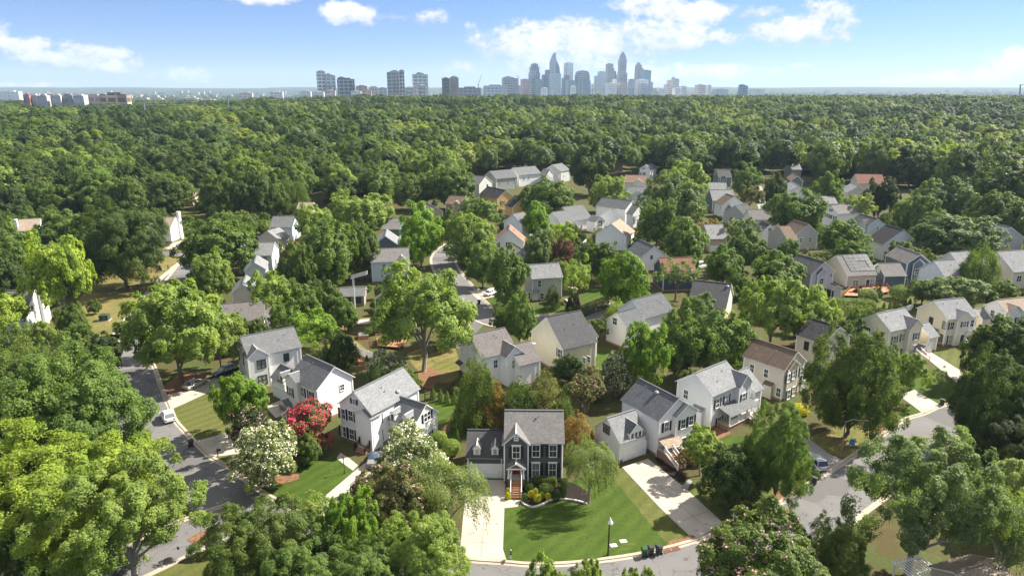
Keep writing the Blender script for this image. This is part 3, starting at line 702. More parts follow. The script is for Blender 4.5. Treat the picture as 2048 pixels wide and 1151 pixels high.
def house(label, A, B, C, ze=5.8, wall='white', roof='gray', ops=(), pitch=.72, zb=None, name='house', trim='trim_white', base=True, group=None, far=False):
    z = 0.0
    if zb is None:
        for _ in range(4):
            blk = Block(A, B, C, ze, pitch, z); z = terrain(blk.o.x, blk.o.y)
    else: z = zb
    main = Block(A, B, C, ze, pitch, z)
    print('HOUSE%s' % ('!!' if any(main.clamped) else ''), label[:50], 'L %.1f W %.1f zr %.1f Y %.0f ang %.0f' % (main.L, main.W, main.zr, main.o.y, math.degrees(math.atan2(main.e.y, main.e.x))))
    ang = math.atan2(main.e.y, main.e.x)
    H = empty(name, (main.o.x, main.o.y, z), ang, label, 'house', group)
    X = (Matrix.Translation((main.o.x, main.o.y, z)) @ Matrix.Rotation(ang, 4, 'Z')).inverted()
    HOUSE_FOOT.append((main.o.x, main.o.y, main.e.copy(), main.L / 2 + 1, main.W + 1))
    wn_ = 'siding_' + wall; rn = 'shingles_' + roof
    def do_block(b, wname=wn_, rname=rn):
        mb = MB(X); wall_mb(mb, b); mb.build('wall', wname, H)
        mb = MB(X); roof_mb(mb, b); mb.build('roof', [rname, trim], H)
        if not far:
            if base:
                mb = MB(X); l, w = b.wl + .03, b.ww + .03
                mb.hull([b.pt(-l, -w, -.7), b.pt(l, -w, -.7), b.pt(l, w, -.7), b.pt(-l, w, -.7)], [b.pt(-l, -w, .42), b.pt(l, -w, .42), b.pt(l, w, .42), b.pt(-l, w, .42)]); mb.build('foundation', 'brick_red', H)
            mb = MB(X); zt = b.ze + b.pitch * OH - .05
            for sa in (-1, 1):
                for st in (-1, 1):
                    c = b.pt(sa * (b.wl - .03), st * (b.ww - .03), (.42 + zt) / 2); mb.obox(c, b.e * .1, b.n * .1, Vector((0, 0, (zt - .42) / 2)))
            # frieze under the eaves and rake boards
            for st in (-1, 1):
                c = b.pt(0, st * (b.ww + .02), zt - .22); mb.obox(c, b.e * b.wl, b.n * .025, Vector((0, 0, .12)))
            for sa in (-1, 1):
                for st in (-1, 1):
                    p0, p1 = b.pt(sa * (b.wl + .02), st * b.ww, zt - .1), b.pt(sa * (b.wl + .02), 0, b.zr - .17)
                    mid = (p0 + p1) / 2; mb.obox(mid, (p1 - p0) / 2, b.e * .028, Vector((0, 0, .12)))
            # downpipes at the front eave
            for sa in (-1, 1):
                p = b.pt(sa * (b.wl - .03), -(b.ww + .17), zt); mb.tube(p, p - Vector((0, 0, zt + .1)), .045, .045, 6)
            mb.build('corner_trim', trim, H)
    do_block(main); cur = main
    rr = random.Random(hash(label) & 0xffff if False else sum(map(ord, label)))
    if not far:
        for k in range(2):
            a = rr.uniform(-.35, .35) * main.L; t = -main.W * rr.uniform(.2, .6) ; zz = main.zr + main.pitch * t
            mb = MB(X); mb.tube(main.pt(a, t, zz - .1), main.pt(a, t, zz + .45), .05, .05, 8); mb.tube(main.pt(a, t, zz + .4), main.pt(a, t, zz + .5), .08, .07, 8)
            mb.build('vent_pipe', 'metal_gray', H)
    for op in ops:
        k = op[0]
        if k == 'g':
            cur = Block(op[1], op[2], op[3], op[4], op[5] if len(op) > 5 else pitch, z, snap=main.e)
            do_block(cur, rname='shingles_' + op[6] if len(op) > 6 else rn)
            HOUSE_FOOT.append((cur.o.x, cur.o.y, cur.e.copy(), cur.L / 2 + 1, cur.W + 1))
        elif k == 'm': cur = main
        elif k == 'x':      # cross gable on a face: peak pixel, width, projection
            _, face, px, w, p = op[:5]; b = cur; fr = b.frame(face)
            a, _z = b.hit(face, px, p); pw = op[6] if len(op) > 6 else .85
            zee = op[5] if len(op) > 5 and op[5] else b.ze + b.pitch * OH
            zr = zee + pw * w / 2; back = (b.zr - zr) / b.pitch
            back = b.ww - max(0.15, (b.zr - zr) / b.pitch) if face in 'FK' else 2.0
            mw, mr = MB(X), MB(X)
            subgable(mw, mr, *fr, a, w / 2, -.5, zee, pw, back, p)
            mw.build('gable_wall', wn_, H); mr.build('gable_roof', [rn, trim], H)
            tb = MB(X); o, r_, n_ = fr
            for sg in (-1, 1):
                fbox(tb, fr, a + sg * (w / 2) - .09, a + sg * (w / 2) + .09, .3, zee - .05, p - .09, p + .03)
            for sg in (-1, 1):
                p0 = o + r_ * (a + sg * w / 2) + n_ * (p + .02) + Vector((0, 0, zee - .12)); p1 = o + r_ * a + n_ * (p + .02) + Vector((0, 0, zr - .16))
                tb.obox((p0 + p1) / 2, (p1 - p0) / 2, n_ * .03, Vector((0, 0, .11)))
            tb.build('gable_trim', trim, H)
        elif k == 'w':
            _, face, px, w, h = op[:5]; sh = op[5] if len(op) > 5 else None; off = op[6] if len(op) > 6 else 0; tr = op[7] if len(op) > 7 else trim
            a, zz = cur.hit(face, px, off); add_window(H, X, cur.frame(face, off), a, zz, w, h, sh, tr, header=(len(op) > 8 and op[8] == 'h'), dbl=w > 1.3)
        elif k == 'd' or k == 'G':
            _, face, px, w, h = op[:5]; c = op[5] if len(op) > 5 else 'door_white'; off = op[6] if len(op) > 6 else 0
            a, zz = cur.hit(face, px, off); fr = cur.frame(face, off); z0 = (0.0 if k == 'G' else zz - h / 2)
            mb = MB(X); fbox(mb, fr, a - w / 2, a + w / 2, z0, z0 + h, 0, .05)
            nr, nc = (4, 8) if k == 'G' else (3, 2)
            for i in range(nr):
                for j in range(nc):
                    fbox(mb, fr, a - w / 2 + w * (j + .12) / nc, a - w / 2 + w * (j + .88) / nc, z0 + h * (i + .14) / nr, z0 + h * (i + .86) / nr, .045, .075)
            dr = mb.build('garage_door' if k == 'G' else 'door', c, H)
            mb = MB(X)
            for sg in (-1, 1): fbox(mb, fr, a + sg * (w / 2 + .1) - .1, a + sg * (w / 2 + .1) + .1, z0, z0 + h + .2, 0, .1)
            fbox(mb, fr, a - w / 2, a + w / 2, z0 + h, z0 + h + .2, 0, .1); mb.build('door_frame', trim, H)
            mb = MB(X); fbox(mb, fr, a + w * .4 - .04, a + w * .4 + .04, z0 + h * .44, z0 + h * .48, .05, .12); mb.build('handle', 'metal_black', dr)
        elif k == 'dm':
            _, px, w, h = op[:4]; sh = op[4] if len(op) > 4 else None
            a, t, zz = cur.hit_roof(px); fr = (cur.o + cur.n * t + Vector((0, 0, z)), cur.e, -cur.n)
            pw = 1.0; zr = zz + h + pw * w / 2; back = min((zr - zz) / cur.pitch, cur.W - .1 + t * 0 if False else (zr - zz) / cur.pitch)
            mw, mr = MB(X), MB(X); subgable(mw, mr, *fr, a, w / 2, zz - .3, zz + h, pw, back, 0.0, oh=.12, th=.07)
            dm = mw.build('dormer', 'trim_white', H); mr.build('dormer_roof', [rn, trim], dm)
            pb = MB(X); nw = 3 if w > 2 else 1
            for q in range(nw):
                c = a + (q - (nw - 1) / 2) * (w * .3); hw = w * .26 if nw == 1 else w * .09
                fbox(pb, fr, c - hw, c + hw, zz + .22, zz + h * .86, -.02, .04)
            pb.build('pane', 'glass_pane', dm)
        elif k == 'sh':      # small sloping hood with side walls (bay / entry box)
            _, face, px, w, d, h = op[:6]
            a, zz = cur.hit(face, px); fr = cur.frame(face); o, r_, n_ = fr
            P = lambda s_, d_, z_: o + r_ * s_ + n_ * d_ + Vector((0, 0, z_))
            if h > 0:
                mb = MB(X); fbox(mb, fr, a - w / 2 + .12, a + w / 2 - .12, max(zz - h, -.5), zz - .35, -.1, d - .15); mb.build('bay_wall', wn_, H)
            mr = MB(X); Q = [P(a - w / 2, d, zz - .55), P(a + w / 2, d, zz - .55), P(a + w / 2, -.05, zz), P(a - w / 2, -.05, zz)]
            slab(mr, Q, (n_ * .5 + Vector((0, 0, 1))).normalized(), .1, [(0, 0), (w, 0), (w, d), (0, d)]); mr.build('hood_roof', [rn if len(op) < 7 else 'shingles_' + op[6], trim], H)
        elif k == 'P':       # porch: roof centre pixel on wall, width, depth, posts, style, floor height
            _, face, px, w, d, npost, style, fz = op[:8]
            a, zz = cur.hit(face, px); fr = cur.frame(face); o, r_, n_ = fr; off = op[8] if len(op) > 8 else 0
            fr = (o + n_ * off, r_, n_); o = fr[0]
            P = lambda s_, d_, z_: o + r_ * s_ + n_ * d_ + Vector((0, 0, z_))
            mr = MB(X)
            if style == 'gable':
                mg = MB(X); subgable(None, mr, *fr, a, w / 2 - .15, 0, zz - .5, .62, .3, d, oh=.22, th=.1)
                zg = zz - .5
                mg.hull([P(a - w / 2 + .2, d - .15, zg), P(a + w / 2 - .2, d - .15, zg), P(a, d - .15, zg + .62 * (w / 2 - .2) - .06)],
                        [P(a - w / 2 + .2, d, zg), P(a + w / 2 - .2, d, zg), P(a, d, zg + .62 * (w / 2 - .2) - .06)])
                mg.build('porch_gable', wn_, H)
                zlow = zz - .62
            else:
                zlow = zz - .62 - .12 * d
                Q = [P(a - w / 2, d + .3, zlow + .12), P(a + w / 2, d + .3, zlow + .12), P(a + w / 2, -.05, zz), P(a - w / 2, -.05, zz)]
                slab(mr, Q, (n_ * ((zz - zlow) / d) + Vector((0, 0, 1))).normalized(), .1, [(0, 0), (w, 0), (w, d), (0, d)])
            mr.build('porch_roof', [rn if len(op) < 10 else 'shingles_' + op[9], trim], H)
            mb = MB(X); fbox(mb, fr, a - w / 2 + .1, a + w / 2 - .1, -.5, fz - .12, 0.03, d - .06); mb.build('porch_base', 'brick_red', H)
            mb = MB(X); fbox(mb, fr, a - w / 2, a + w / 2, fz - .12, fz, 0.03, d + .05); mb.build('porch_floor', 'concrete', H)
            mb = MB(X); fbox(mb, fr, a - w / 2 + .1, a + w / 2 - .1, zlow - .14, zlow + .12, d - .25, d - .05); mb.build('porch_beam', trim, H)
            for q in range(npost):
                s_ = a - w / 2 + .22 + (w - .44) * q / max(1, npost - 1)
                mb = MB(X); fbox(mb, fr, s_ - .1, s_ + .1, fz, zlow - .1, d - .26, d - .06); fbox(mb, fr, s_ - .14, s_ + .14, fz, fz + .25, d - .3, d - .02); fbox(mb, fr, s_ - .14, s_ + .14, zlow - .25, zlow - .12, d - .3, d - .02)
                mb.build('post', trim, H)
            if npost > 2:
                mb = MB(X)
                for z0 in (.15, .9): fbox(mb, fr, a - w / 2 + .2, a + w * .28, fz + z0, fz + z0 + .07, d - .19, d - .12)
                n_b = int(w * .75 / .14)
                for q in range(n_b): s_ = a - w / 2 + .3 + q * .14; fbox(mb, fr, s_, s_ + .05, fz + .2, fz + .9, d - .18, d - .13)
                mb.build('railing', trim, H)
        elif k == 'st':      # stairs: bottom-centre pixel, face, start offset, width, floor height, side shift
            _, face, s_px, off, w, fz, nst = op[:7]; a, _z = cur.hit(face, s_px, off); fr = cur.frame(face, off)
            rl = op[7] if len(op) > 7 else trim; run = .3
            mb = MB(X)
            for q in range(nst):
                zt = fz - (q + 1) * fz / (nst + .5); fbox(mb, fr, a - w / 2, a + w / 2, -.3, zt, q * run, (q + 1) * run + .02 * 0)
            mb.build('steps', 'brick_red', H)
            mb = MB(X)
            for q in range(nst):
                zt = fz - (q + 1) * fz / (nst + .5); fbox(mb, fr, a - w / 2 - .02, a + w / 2 + .02, zt + .002, zt + .05, q * run - .02, (q + 1) * run - .04)
            mb.build('treads', 'deck_wood' if rl == 'trim_white' else 'brick_red', H)
            o, r_, n_ = fr
            if rl == 'metal_black': hts = (.0, .42)
            else: hts = (.0, .75)
            for sg in (-1, 1):
                mb = MB(X); s_ = a + sg * (w / 2 + .06)
                P = lambda d_, z_: o + r_ * s_ + n_ * d_ + Vector((0, 0, z_))
                for hh in ((.15, .95) if rl != 'metal_black' else (.5, .9)):
                    p0, p1 = P(0, fz + hh), P(nst * run, hh + .1); mb.obox((p0 + p1) / 2, (p1 - p0) / 2, r_ * .04, Vector((0, 0, .045)))
                for q in range(nst * 2 + 1):
                    d_ = q * run / 2; zf = fz - fz * d_ / (nst * run) + .1; fz2 = zf
                    mb.obox(P(d_, zf + .45), r_ * .022, n_ * .022, Vector((0, 0, .45)))
                for d_ in (0.05, nst * run): 
                    zf = fz - fz * d_ / (nst * run); mb.obox(P(d_, zf + .55), r_ * .075, n_ * .075, Vector((0, 0, .6)))
                mb.build('railing', rl, H)
        elif k == 'ch':
            _, face, px, w, d, h = op[:6]; a, zz = cur.hit(face, px); fr = cur.frame(face)
            mb = MB(X); fbox(mb, fr, a - w / 2, a + w / 2, -.5, h, -.05, d); fbox(mb, fr, a - w / 2 - .08, a + w / 2 + .08, h, h + .15, -.12, d + .08); mb.build('chimney', op[6] if len(op) > 6 else wn_, H)
        elif k == 'rv':      # round roof vent
            a, t, zz = cur.hit_roof(op[1]); mb = MB(X); p = cur.pt(a, t, zz); mb.lathe(p, [(.28, -.1), (.28, .25), (.38, .3), (.2, .5)], 10); mb.build('roof_vent', 'metal_gray', H)
        elif k == 'sol':
            _, px0, nu, nv = op; a0, t0, z0 = cur.hit_roof(px0); nn_ = (-cur.n * cur.pitch + Vector((0, 0, 1))).normalized()
            dn = (-cur.n - Vector((0, 0, cur.pitch))).normalized()
            for i in range(nu):
                for j in range(nv):
                    if (i, j) in SOLSKIP: continue
                    c = cur.pt(a0, t0, z0) + cur.e * (i * 1.55) + dn * (j * 1.2) + nn_ * .2
                    mb = MB(X); mb.obox(c, cur.e * .74, dn * .56, nn_ * .03); mb.build('solar_panel', 'solar_glass', H)
        elif k == 'box':     # free local part: name, material, face, a0,a1,z0,z1,d0,d1
            _, nm, mt, face, a0, a1, z0, z1, d0, d1 = op; mb = MB(X); fbox(mb, cur.frame(face), a0, a1, z0, z1, d0, d1); mb.build(nm, mt, H)
    return H, main
SOLSKIP = {(2, 2), (3, 2), (2, 3), (3, 3)}
SB, SG_ = 'shutter_black', 'shutter_green'
# --- the charcoal house in the foreground
house('charcoal two storey house with red front door and attached white garage', (1009, 820), (1127.5, 821), (1068, 887), 6.0, 'charcoal', 'warm', [
    ('x', 'F', (1032.5, 872), 3.3, .7, None, .95),
    ('w', 'F', (1032.5, 903.5), .95, 1.75, SB, .7, 'trim_white', 'h'), ('w', 'F', (1072, 901), .95, 1.75, SB, 0, 'trim_white', 'h'), ('w', 'F', (1106, 901), .95, 1.75, SB, 0, 'trim_white', 'h'),
    ('w', 'F', (1071.5, 939), .95, 2.05, SB, 0, 'trim_white', 'h'), ('w', 'F', (1105, 939), .95, 2.05, SB, 0, 'trim_white', 'h'),
    ('w', 'F', (1032.5, 875.5), .42, .55, None, .7),
    ('d', 'F', (1032.5, 944.5), 1.1, 2.2, 'door_red', .7),
    ('P', 'F', (1032.5, 914.5), 2.5, 1.3, 2, 'gable', 1.5, .7),
    ('st', 'F', (1032.5, 960), 2.0, 1.35, 1.5, 8),
    ('g', (934.5, 859), (1009, 861), (970, 917), 3.25, .72, 'dark'),
    ('G', 'F', (973, 948), 4.5, 2.1, 'door_white'), ('dm', (954, 910.5), .95, 1.15), ('dm', (990, 910.5), .95, 1.15)])
# --- big white house left of it
house('big white two storey house with dark shutters, arched attic window and dormered wing', (706, 784), (806, 735), (845, 776), 6.0, 'white', 'light', [
    ('w', 'A', (686, 827), .95, 1.7, SB), ('w', 'A', (701.5, 831), .95, 1.7, SB), ('w', 'A', (726, 840), .95, 1.7, SB),
    ('w', 'A', (687.5, 862), .95, 1.7, SB), ('w', 'A', (704, 867.5), .95, 1.7, SB), ('w', 'A', (708, 802.5), .5, .8, SB),
    ('d', 'A', (729.5, 882), 1.1, 2.2, 'door_white'), ('w', 'F', (756.5, 839), .8, 1.6, SB), ('w', 'F', (757, 874), .9, 1.8, SB),
    ('x', 'A', (724, 809), 3.2, .35, 5.6, .62), ('st', 'A', (729.5, 880), .5, 2.0, .8, 4, 'metal_black'), ('rv', (795, 785)),
    ('g', (794, 792.5), (854, 809), (826, 856), 3.7, .85, 'gray'),
    ('dm', (785, 841), 1.0, 1.25), ('dm', (811, 849), 1.0, 1.25), ('w', 'B', (854, 832), 1.5, 1.4, SB), ('w', 'B', (858, 872), .9, 1.5, SB),
    ('G', 'F', (800, 872), 4.6, 2.1)], pitch=.8)
# --- white house with dark grey roof and shutters
house('white house with dark grey mottled roof, black shutters and a small dark porch roof', (612, 709.5), (669.5, 735), (628, 781), 5.8, 'white', 'gray', [
    ('x', 'F', (580, 742), 3.4, .7, None, .55), ('w', 'F', (581, 783), .95, 1.6, SB, .7), ('w', 'F', (605, 783), .9, 1.6, SB), ('w', 'F', (621.5, 791), .9, 1.6, SB),
    ('w', 'F', (606, 815), .9, 1.7, SB), ('w', 'B', (684, 774), .8, 1.0), ('P', 'F', (583, 795), 2.6, 1.8, 2, 'gable', .9), ('d', 'F', (585, 817), 1.0, 2.1, 'door_dark'),
    ('st', 'F', (583, 812), 2.2, 1.3, .9, 5),
    ('g', (560, 728), (590, 740), (566, 768), 3.6, .8), ('dm', (563, 764), 1.2, 1.2), ('G', 'F', (562, 800), 4.4, 2.1)], pitch=.8)
# --- white house with black framed windows
house('plain white house with black framed windows and a small front gable', (479.5, 673.7), (587, 653), (604.5, 694), 6.0, 'white', 'gray', [
    ('x', 'F', (514, 695), 3.6, .8, None, .8), ('w', 'F', (523, 727.5), 1.5, 1.5, None, .8, 'trim_dark'), ('w', 'F', (525.7, 759), 1.5, 1.7, None, .8, 'trim_dark'),
    ('w', 'F', (572.5, 714), .85, 1.4, None, 0, 'trim_dark'), ('w', 'A', (478, 710), .8, 1.7, None, 0, 'trim_dark'), ('w', 'A', (488, 720), .8, 1.7, None, 0, 'trim_dark'), ('w', 'A', (494, 724), .8, 1.7, None, 0, 'trim_dark'),
    ('sh', 'A', (482, 688), 2.2, .8, 0)], pitch=.62)
# --- right row
house('white house with blue grey roof, garage dormer and white railed brick stairs', (1279, 757), (1358, 797.5), (1317, 843), 6.0, 'white', 'slateblue', [
    ('x', 'B', (1375, 811), 4.2, .6, None, .68),
    ('w', 'B', (1333, 852.5), .85, 1.5, SB), ('w', 'B', (1366, 847), .85, 1.5, SB, .6), ('w', 'B', (1382, 840), .85, 1.5, SB, .6),
    ('w', 'B', (1367, 885), .85, 1.7, SB, .6), ('w', 'B', (1380, 880), .85, 1.7, SB, .6), ('rv', (1313, 787)),
    ('P', 'B', (1333, 872), 3.6, 1.7, 2, 'shed', 1.5, 0, 'tan'), ('d', 'B', (1330, 892), 1.05, 2.1, 'door_dark'), ('d', 'B', (1340, 890), .9, 2.1, 'door_white'),
    ('st', 'B', (1338, 900), 1.8, 1.4, 1.5, 9), ('box', 'foundation_step', 'brick_red', 'B', -3.6, 3.4, -.5, 1.3, 0.04, .12),
    ('g', (1212, 836), (1271, 820), (1242.5, 887.5), 3.3, .9, 'light'), ('G', 'F', (1268, 914), 4.2, 2.1), ('dm', (1272, 876), 2.4, 1.15), ('w', 'A', (1213, 857), 1.35, 1.2, None, 0, 'trim_dark'), ('w', 'A', (1212, 892), .8, 1.3)])
house('pale grey house with deep covered front porch and tall dark gable', (1390, 746), (1452.5, 721), (1424, 795), 6.0, 'palegray', 'light', [
    ('x', 'F', (1492, 763), 3.2, .9, None, 1.0), ('w', 'F', (1435, 806), .85, 1.5, SB), ('w', 'F', (1453, 798), .85, 1.5, SB), ('w', 'F', (1487, 794), .85, 1.4, SB, .9), ('w', 'A', (1372, 788), .85, 1.5),
    ('P', 'F', (1464, 801), 7.6, 2.4, 4, 'shed', .9, 0, 'gray'), ('d', 'F', (1470, 842), 1.05, 2.1, 'door_white'), ('w', 'F', (1438, 842), .9, 1.6, SB), ('sh', 'A', (1400, 812), 2.2, 1.0, 3.2),
    ('st', 'F', (1500, 850), 2.45, 1.2, .9, 4),
    ('g', (1478, 742), (1496, 735), (1518, 782), 4.0, .8), ('G', 'F', (1506, 812), 2.6, 2.1)])
house('cream house with brown shingle roof and double front gable', (1509, 675.7), (1596, 703), (1572.5, 742.5), 6.0, 'beige', 'brown', [
    ('x', 'B', (1589, 722), 3.0, .3, None, .7), ('w', 'F', (1504, 736), .8, 1.5), ('w', 'F', (1532.5, 746), .8, 1.5), ('w', 'F', (1525, 775), .8, 1.5), ('w', 'F', (1557, 784), .8, 1.6),
    ('sh', 'F', (1540, 763), 1.9, .9, 3.4), ('w', 'B', (1577, 755), .8, 1.5, SB, .3), ('w', 'B', (1587, 749), .8, 1.5, SB, .3), ('w', 'B', (1603, 741), .8, 1.5, SB),
    ('w', 'B', (1577, 788), .8, 1.7, SB, .3), ('w', 'B', (1587, 782), .8, 1.7, SB, .3), ('d', 'B', (1605, 772), 1.0, 2.1, 'door_white')], pitch=.75)
house('tall cream house with near black roof behind the brown roofed house', (1622, 637), (1680, 655), (1592, 670), 6.0, 'beige', 'black', [('w', 'F', (1613, 691), .85, 1.6, None, 0, 'trim_dark'), ('w', 'F', (1648, 702), .85, 1.6, None, 0, 'trim_dark')], pitch=.6)
house('cream house with grey roof, black hood over the door and white stairs', (1752, 627.5), (1808.6, 616), (1782, 664), 6.0, 'cream', 'light', [
    ('x', 'F', (1834, 646), 3.6, 1.0, None, .9), ('w', 'F', (1789, 679), .9, 1.6, SG_), ('w', 'F', (1806, 674), .9, 1.6, SG_), ('w', 'F', (1832, 672), .9, 1.5, SG_, 1.0), ('w', 'F', (1786, 708), .9, 1.7, SG_), ('w', 'F', (1801, 704), .9, 1.7, SG_),
    ('w', 'A', (1737, 661), .85, 1.4), ('sh', 'A', (1759, 685), 2.4, 1.0, 0, 'black'), ('P', 'F', (1827, 685), 2.6, 1.5, 2, 'gable', 1.1, 1.0, 'black'), ('d', 'F', (1828, 700), 1.0, 2.1, 'door_white', 1.0),
    ('st', 'F', (1836, 706), 2.4, 1.4, 1.1, 7), ('g', (1838, 648), (1856, 643), (1866, 676), 3.4, .8), ('G', 'F', (1852, 698), 3.4, 2.2)])
house('cream house with grey roof and dark green shutters beside the long driveway', (1867.5, 601), (1928, 595), (1895, 640), 6.0, 'cream', 'light', [
    ('x', 'F', (1931, 631), 3.4, .7, None, .8), ('w', 'F', (1904, 651), 1.0, 1.6, SG_), ('w', 'F', (1929, 648), .9, 1.2, SG_, .7), ('w', 'F', (1944, 646), .9, 1.5, SG_), ('w', 'F', (1901, 678), 1.0, 1.8, SG_),
    ('w', 'A', (1862, 641), .85, 1.5, None, 0, 'trim_dark'), ('w', 'A', (1889, 650), .85, 1.5, None, 0, 'trim_dark'), ('w', 'A', (1882, 676), .85, 1.6, None, 0, 'trim_dark'), ('sh', 'A', (1870, 656), 2.4, 1.0, 0, 'gray'),
    ('P', 'F', (1932, 660), 2.6, 1.5, 2, 'gable', 1.0, .7), ('d', 'F', (1923, 678), 1.0, 2.1, 'door_dark', .7), ('st', 'F', (1936, 685), 2.2, 1.4, 1.0, 6), ('g', (1950, 618), (1966, 616), (1962, 640), 3.6, .8)])
house('white house with tan roof and small front gable at the right edge', (1994, 600), (2066, 592), (2010, 626), 6.0, 'white', 'tan', [('x', 'F', (2034, 612), 3.2, .6, None, .8), ('w', 'A', (1985, 626), .8, 1.3), ('w', 'F', (2036, 640), .9, 1.5, SB, .6)])
# --- middle
house('white house with mottled brown grey roof, front gable and satellite dish', (939, 670), (1010, 655), (986, 712.5), 5.8, 'white', 'mottle', [
    ('x', 'F', (1030, 699), 3.6, 2.2, None, .85), ('w', 'F', (1030.5, 727), 1.5, 1.5, None, 2.2), ('w', 'F', (991, 727), .8, 1.5), ('sh', 'A', (922, 722), 2.2, .8, 0),
    ('g', (1012, 690), (1065, 684), (1086, 721), 4.4, .7)], pitch=.7)
house('cream gabled house with steep dark grey roof and white sunroom', (1092, 634), (1161.5, 620), (1131.5, 699), 5.4, 'cream', 'dark', [
    ('w', 'A', (1119, 706), .9, 1.7, SB), ('g', (1140, 656), (1178, 645), (1213, 670), 4.6, .7), ('w', 'F', (1186, 697), 1.2, 1.4), ('g', (1152, 690), (1162, 700), (1146, 712), 3.0, .45), ('w', 'F', (1169, 720), .8, 1.1), ('w', 'F', (1178, 718), .8, 1.1)], pitch=.85)
house('white house with two staggered grey gables beyond the cream house', (1262.5, 600), (1322.5, 585), (1300, 635), 5.6, 'white', 'slateblue', [
    ('g', (1231, 625), (1272.5, 616), (1260, 654), 5.0, .75), ('w', 'A', (1230, 642), 1.2, 1.4)], pitch=.75)
house('grey green house with pale roof and white back door', (1055, 529), (1117.5, 525), (1085, 557.5), 5.8, 'grayw', 'light', [
    ('w', 'F', (1079, 567), .9, 1.7), ('w', 'F', (1057, 591), .9, 1.7), ('w', 'F', (1084, 592), .9, 1.7), ('d', 'F', (1071, 593), 1.1, 2.1, 'door_white'), ('sh', 'F', (1071, 580), 1.8, .9, 0), ('P', 'B', (1133, 572), 3.2, 2.6, 2, 'shed', .5, 0, 'tan')])
house('white gable with brown roof squeezed behind the grey green house', (1026, 486), (1050, 501), (1030, 512), 5.4, 'white', 'warm', [('w', 'B', (1054, 522), .7, 1.1, SB)], pitch=.6)
house('white gabled house with brown red roof and two dark shuttered windows', (1017.6, 459), (1020, 448), (1050, 481), 5.4, 'white', 'orange', [('w', 'A', (994, 489), .7, 1.5, SB), ('w', 'A', (1017.5, 489), .7, 1.5, SB)], pitch=.85)
house('white gable with grey roof behind the brown red roof', (1025, 428), (1044, 424), (1055, 448), 5.4, 'white', 'gray', [], pitch=.75)
house('yellow house with near black roof and white trimmed gable', (975, 373), (1012.5, 381), (997.5, 399), 6.0, 'yellow', 'black', [
    ('w', 'B', (1005, 405), .9, 1.6, SB), ('w', 'B', (1021, 402), .9, 1.6, SB), ('w', 'B', (1008, 422), .9, 1.6, SB), ('w', 'F', (968, 400), .7, 1.3), ('w', 'F', (980, 402), .7, 1.3), ('P', 'B', (1024, 413), 3.6, 1.6, 3, 'shed', .5, 0),
    ('g', (1030, 391), (1046, 395), (1040, 404), 4.4, .7), ('G', 'B', (1040, 420), 3.4, 2.1)])
for lb, A, B, C, w, r, wins in [
    ('low end of the grey townhouse row, half hidden by trees', (932.5, 347), (972, 350), (966, 371), 'grayw', 'slateblue', [(952, 374), (975, 372)]),
    ('grey townhouse with charcoal end gable in the row', (979, 337.5), (1022, 334), (1020, 358.5), 'graygreen', 'slateblue', [(1000, 366), (1017, 364), (1029, 362), (1028, 380)]),
    ('taller townhouse with pale front beside the grey one', (1025, 331), (1070, 327.5), (1060, 353), 'white', 'gray', [(1048, 357), (1057, 356)]),
    ('last townhouse of the row with a wide valley roof', (1105, 325), (1124, 322), (1130, 347), 'grayw', 'gray', [(1118, 352), (1128, 352)])]:
    house(lb, A, B, C, 6.0, w, r, [('w', 'F', p, .9, 1.5) for p in wins] + ([('x', 'F', (1100, 338), 6, .5, None, .8)] if 'last' in lb else []), pitch=.6, base=False)
house('small dark blue gabled house in front of the townhouses', (1091, 355), (1095, 350), (1106, 361), 4.6, 'slate', 'gray', [('w', 'A', (1092, 360), .7, .8)], pitch=.6, base=False)
house('grey roofed complex with arched glass sunroom', (1125, 412.5), (1165, 407.5), (1160, 449), 4.2, 'white', 'gray', [
    ('w', 'F', (1163, 454), .9, 1.6), ('w', 'F', (1180, 453), .9, 1.6), ('g', (1103, 424), (1132, 421), (1140, 450), 4.0, .7), ('x', 'F', (1200, 438), 5, 2.2, None, .7), ('w', 'F', (1200, 447), 2.2, 2.4, None, 2.2)], pitch=.75)
house('large white two storey house with slate roof and stepped end gable', (1205, 394), (1265, 401), (1250, 420), 6.2, 'palegray', 'slateblue', [
    ('w', 'B', (1257, 427), .8, 1.3, SB), ('w', 'F', (1255, 443), .7, 1.3), ('g', (1268, 407), (1277, 410), (1272, 421), 5.6, .7), ('w', 'B', (1282, 425), .7, 1.6), ('g', (1220, 419), (1228, 418), (1236, 440), 4.0, .7)], pitch=.62)
house('white house with light tan roof and bay windows', (1222.5, 448), (1240, 437.5), (1262, 469), 5.2, 'white', 'tan', [('w', 'F', (1249, 477), .8, 1.5, None), ('w', 'F', (1262, 472), .8, 1.5)], pitch=.72)
house('white gable with slate roof above the red roof', (1279, 479), (1309, 492.5), (1281, 512.5), 4.8, 'white', 'slateblue', [('w', 'B', (1303, 514), .6, .9, None, 0, 'trim_dark')], pitch=.75)
house('navy house with a terracotta red roof', (1317, 517), (1384, 515.5), (1392, 546), 5.0, 'navy', 'red', [('w', 'F', (1366, 556), .9, 1.2)], pitch=.65)
house('long dark grey roof with brick chimney pipe amid the trees', (1387.5, 555.5), (1464, 564), (1450, 621), 4.0, 'beige', 'dark', [('rv', (1455, 574))], pitch=.72)
house('lilac house with near black roof, double gable and screened pavilion', (1597, 509), (1650, 524), (1632, 552.5), 5.8, 'lilac', 'dark', [
    ('x', 'B', (1646, 540), 3.0, .4, None, .8), ('w', 'B', (1643, 562), 1.2, 1.5, None, .4), ('w', 'B', (1643, 582), .9, 1.4, None, .4), ('w', 'B', (1662, 550), .7, 1.2), ('g', (1661, 566), (1678, 570), (1664, 580), 2.8, .5), ('box', 'screen', 'trim_dark', 'F', -1.5, 1.5, .3, 2.6, .02, .06)])
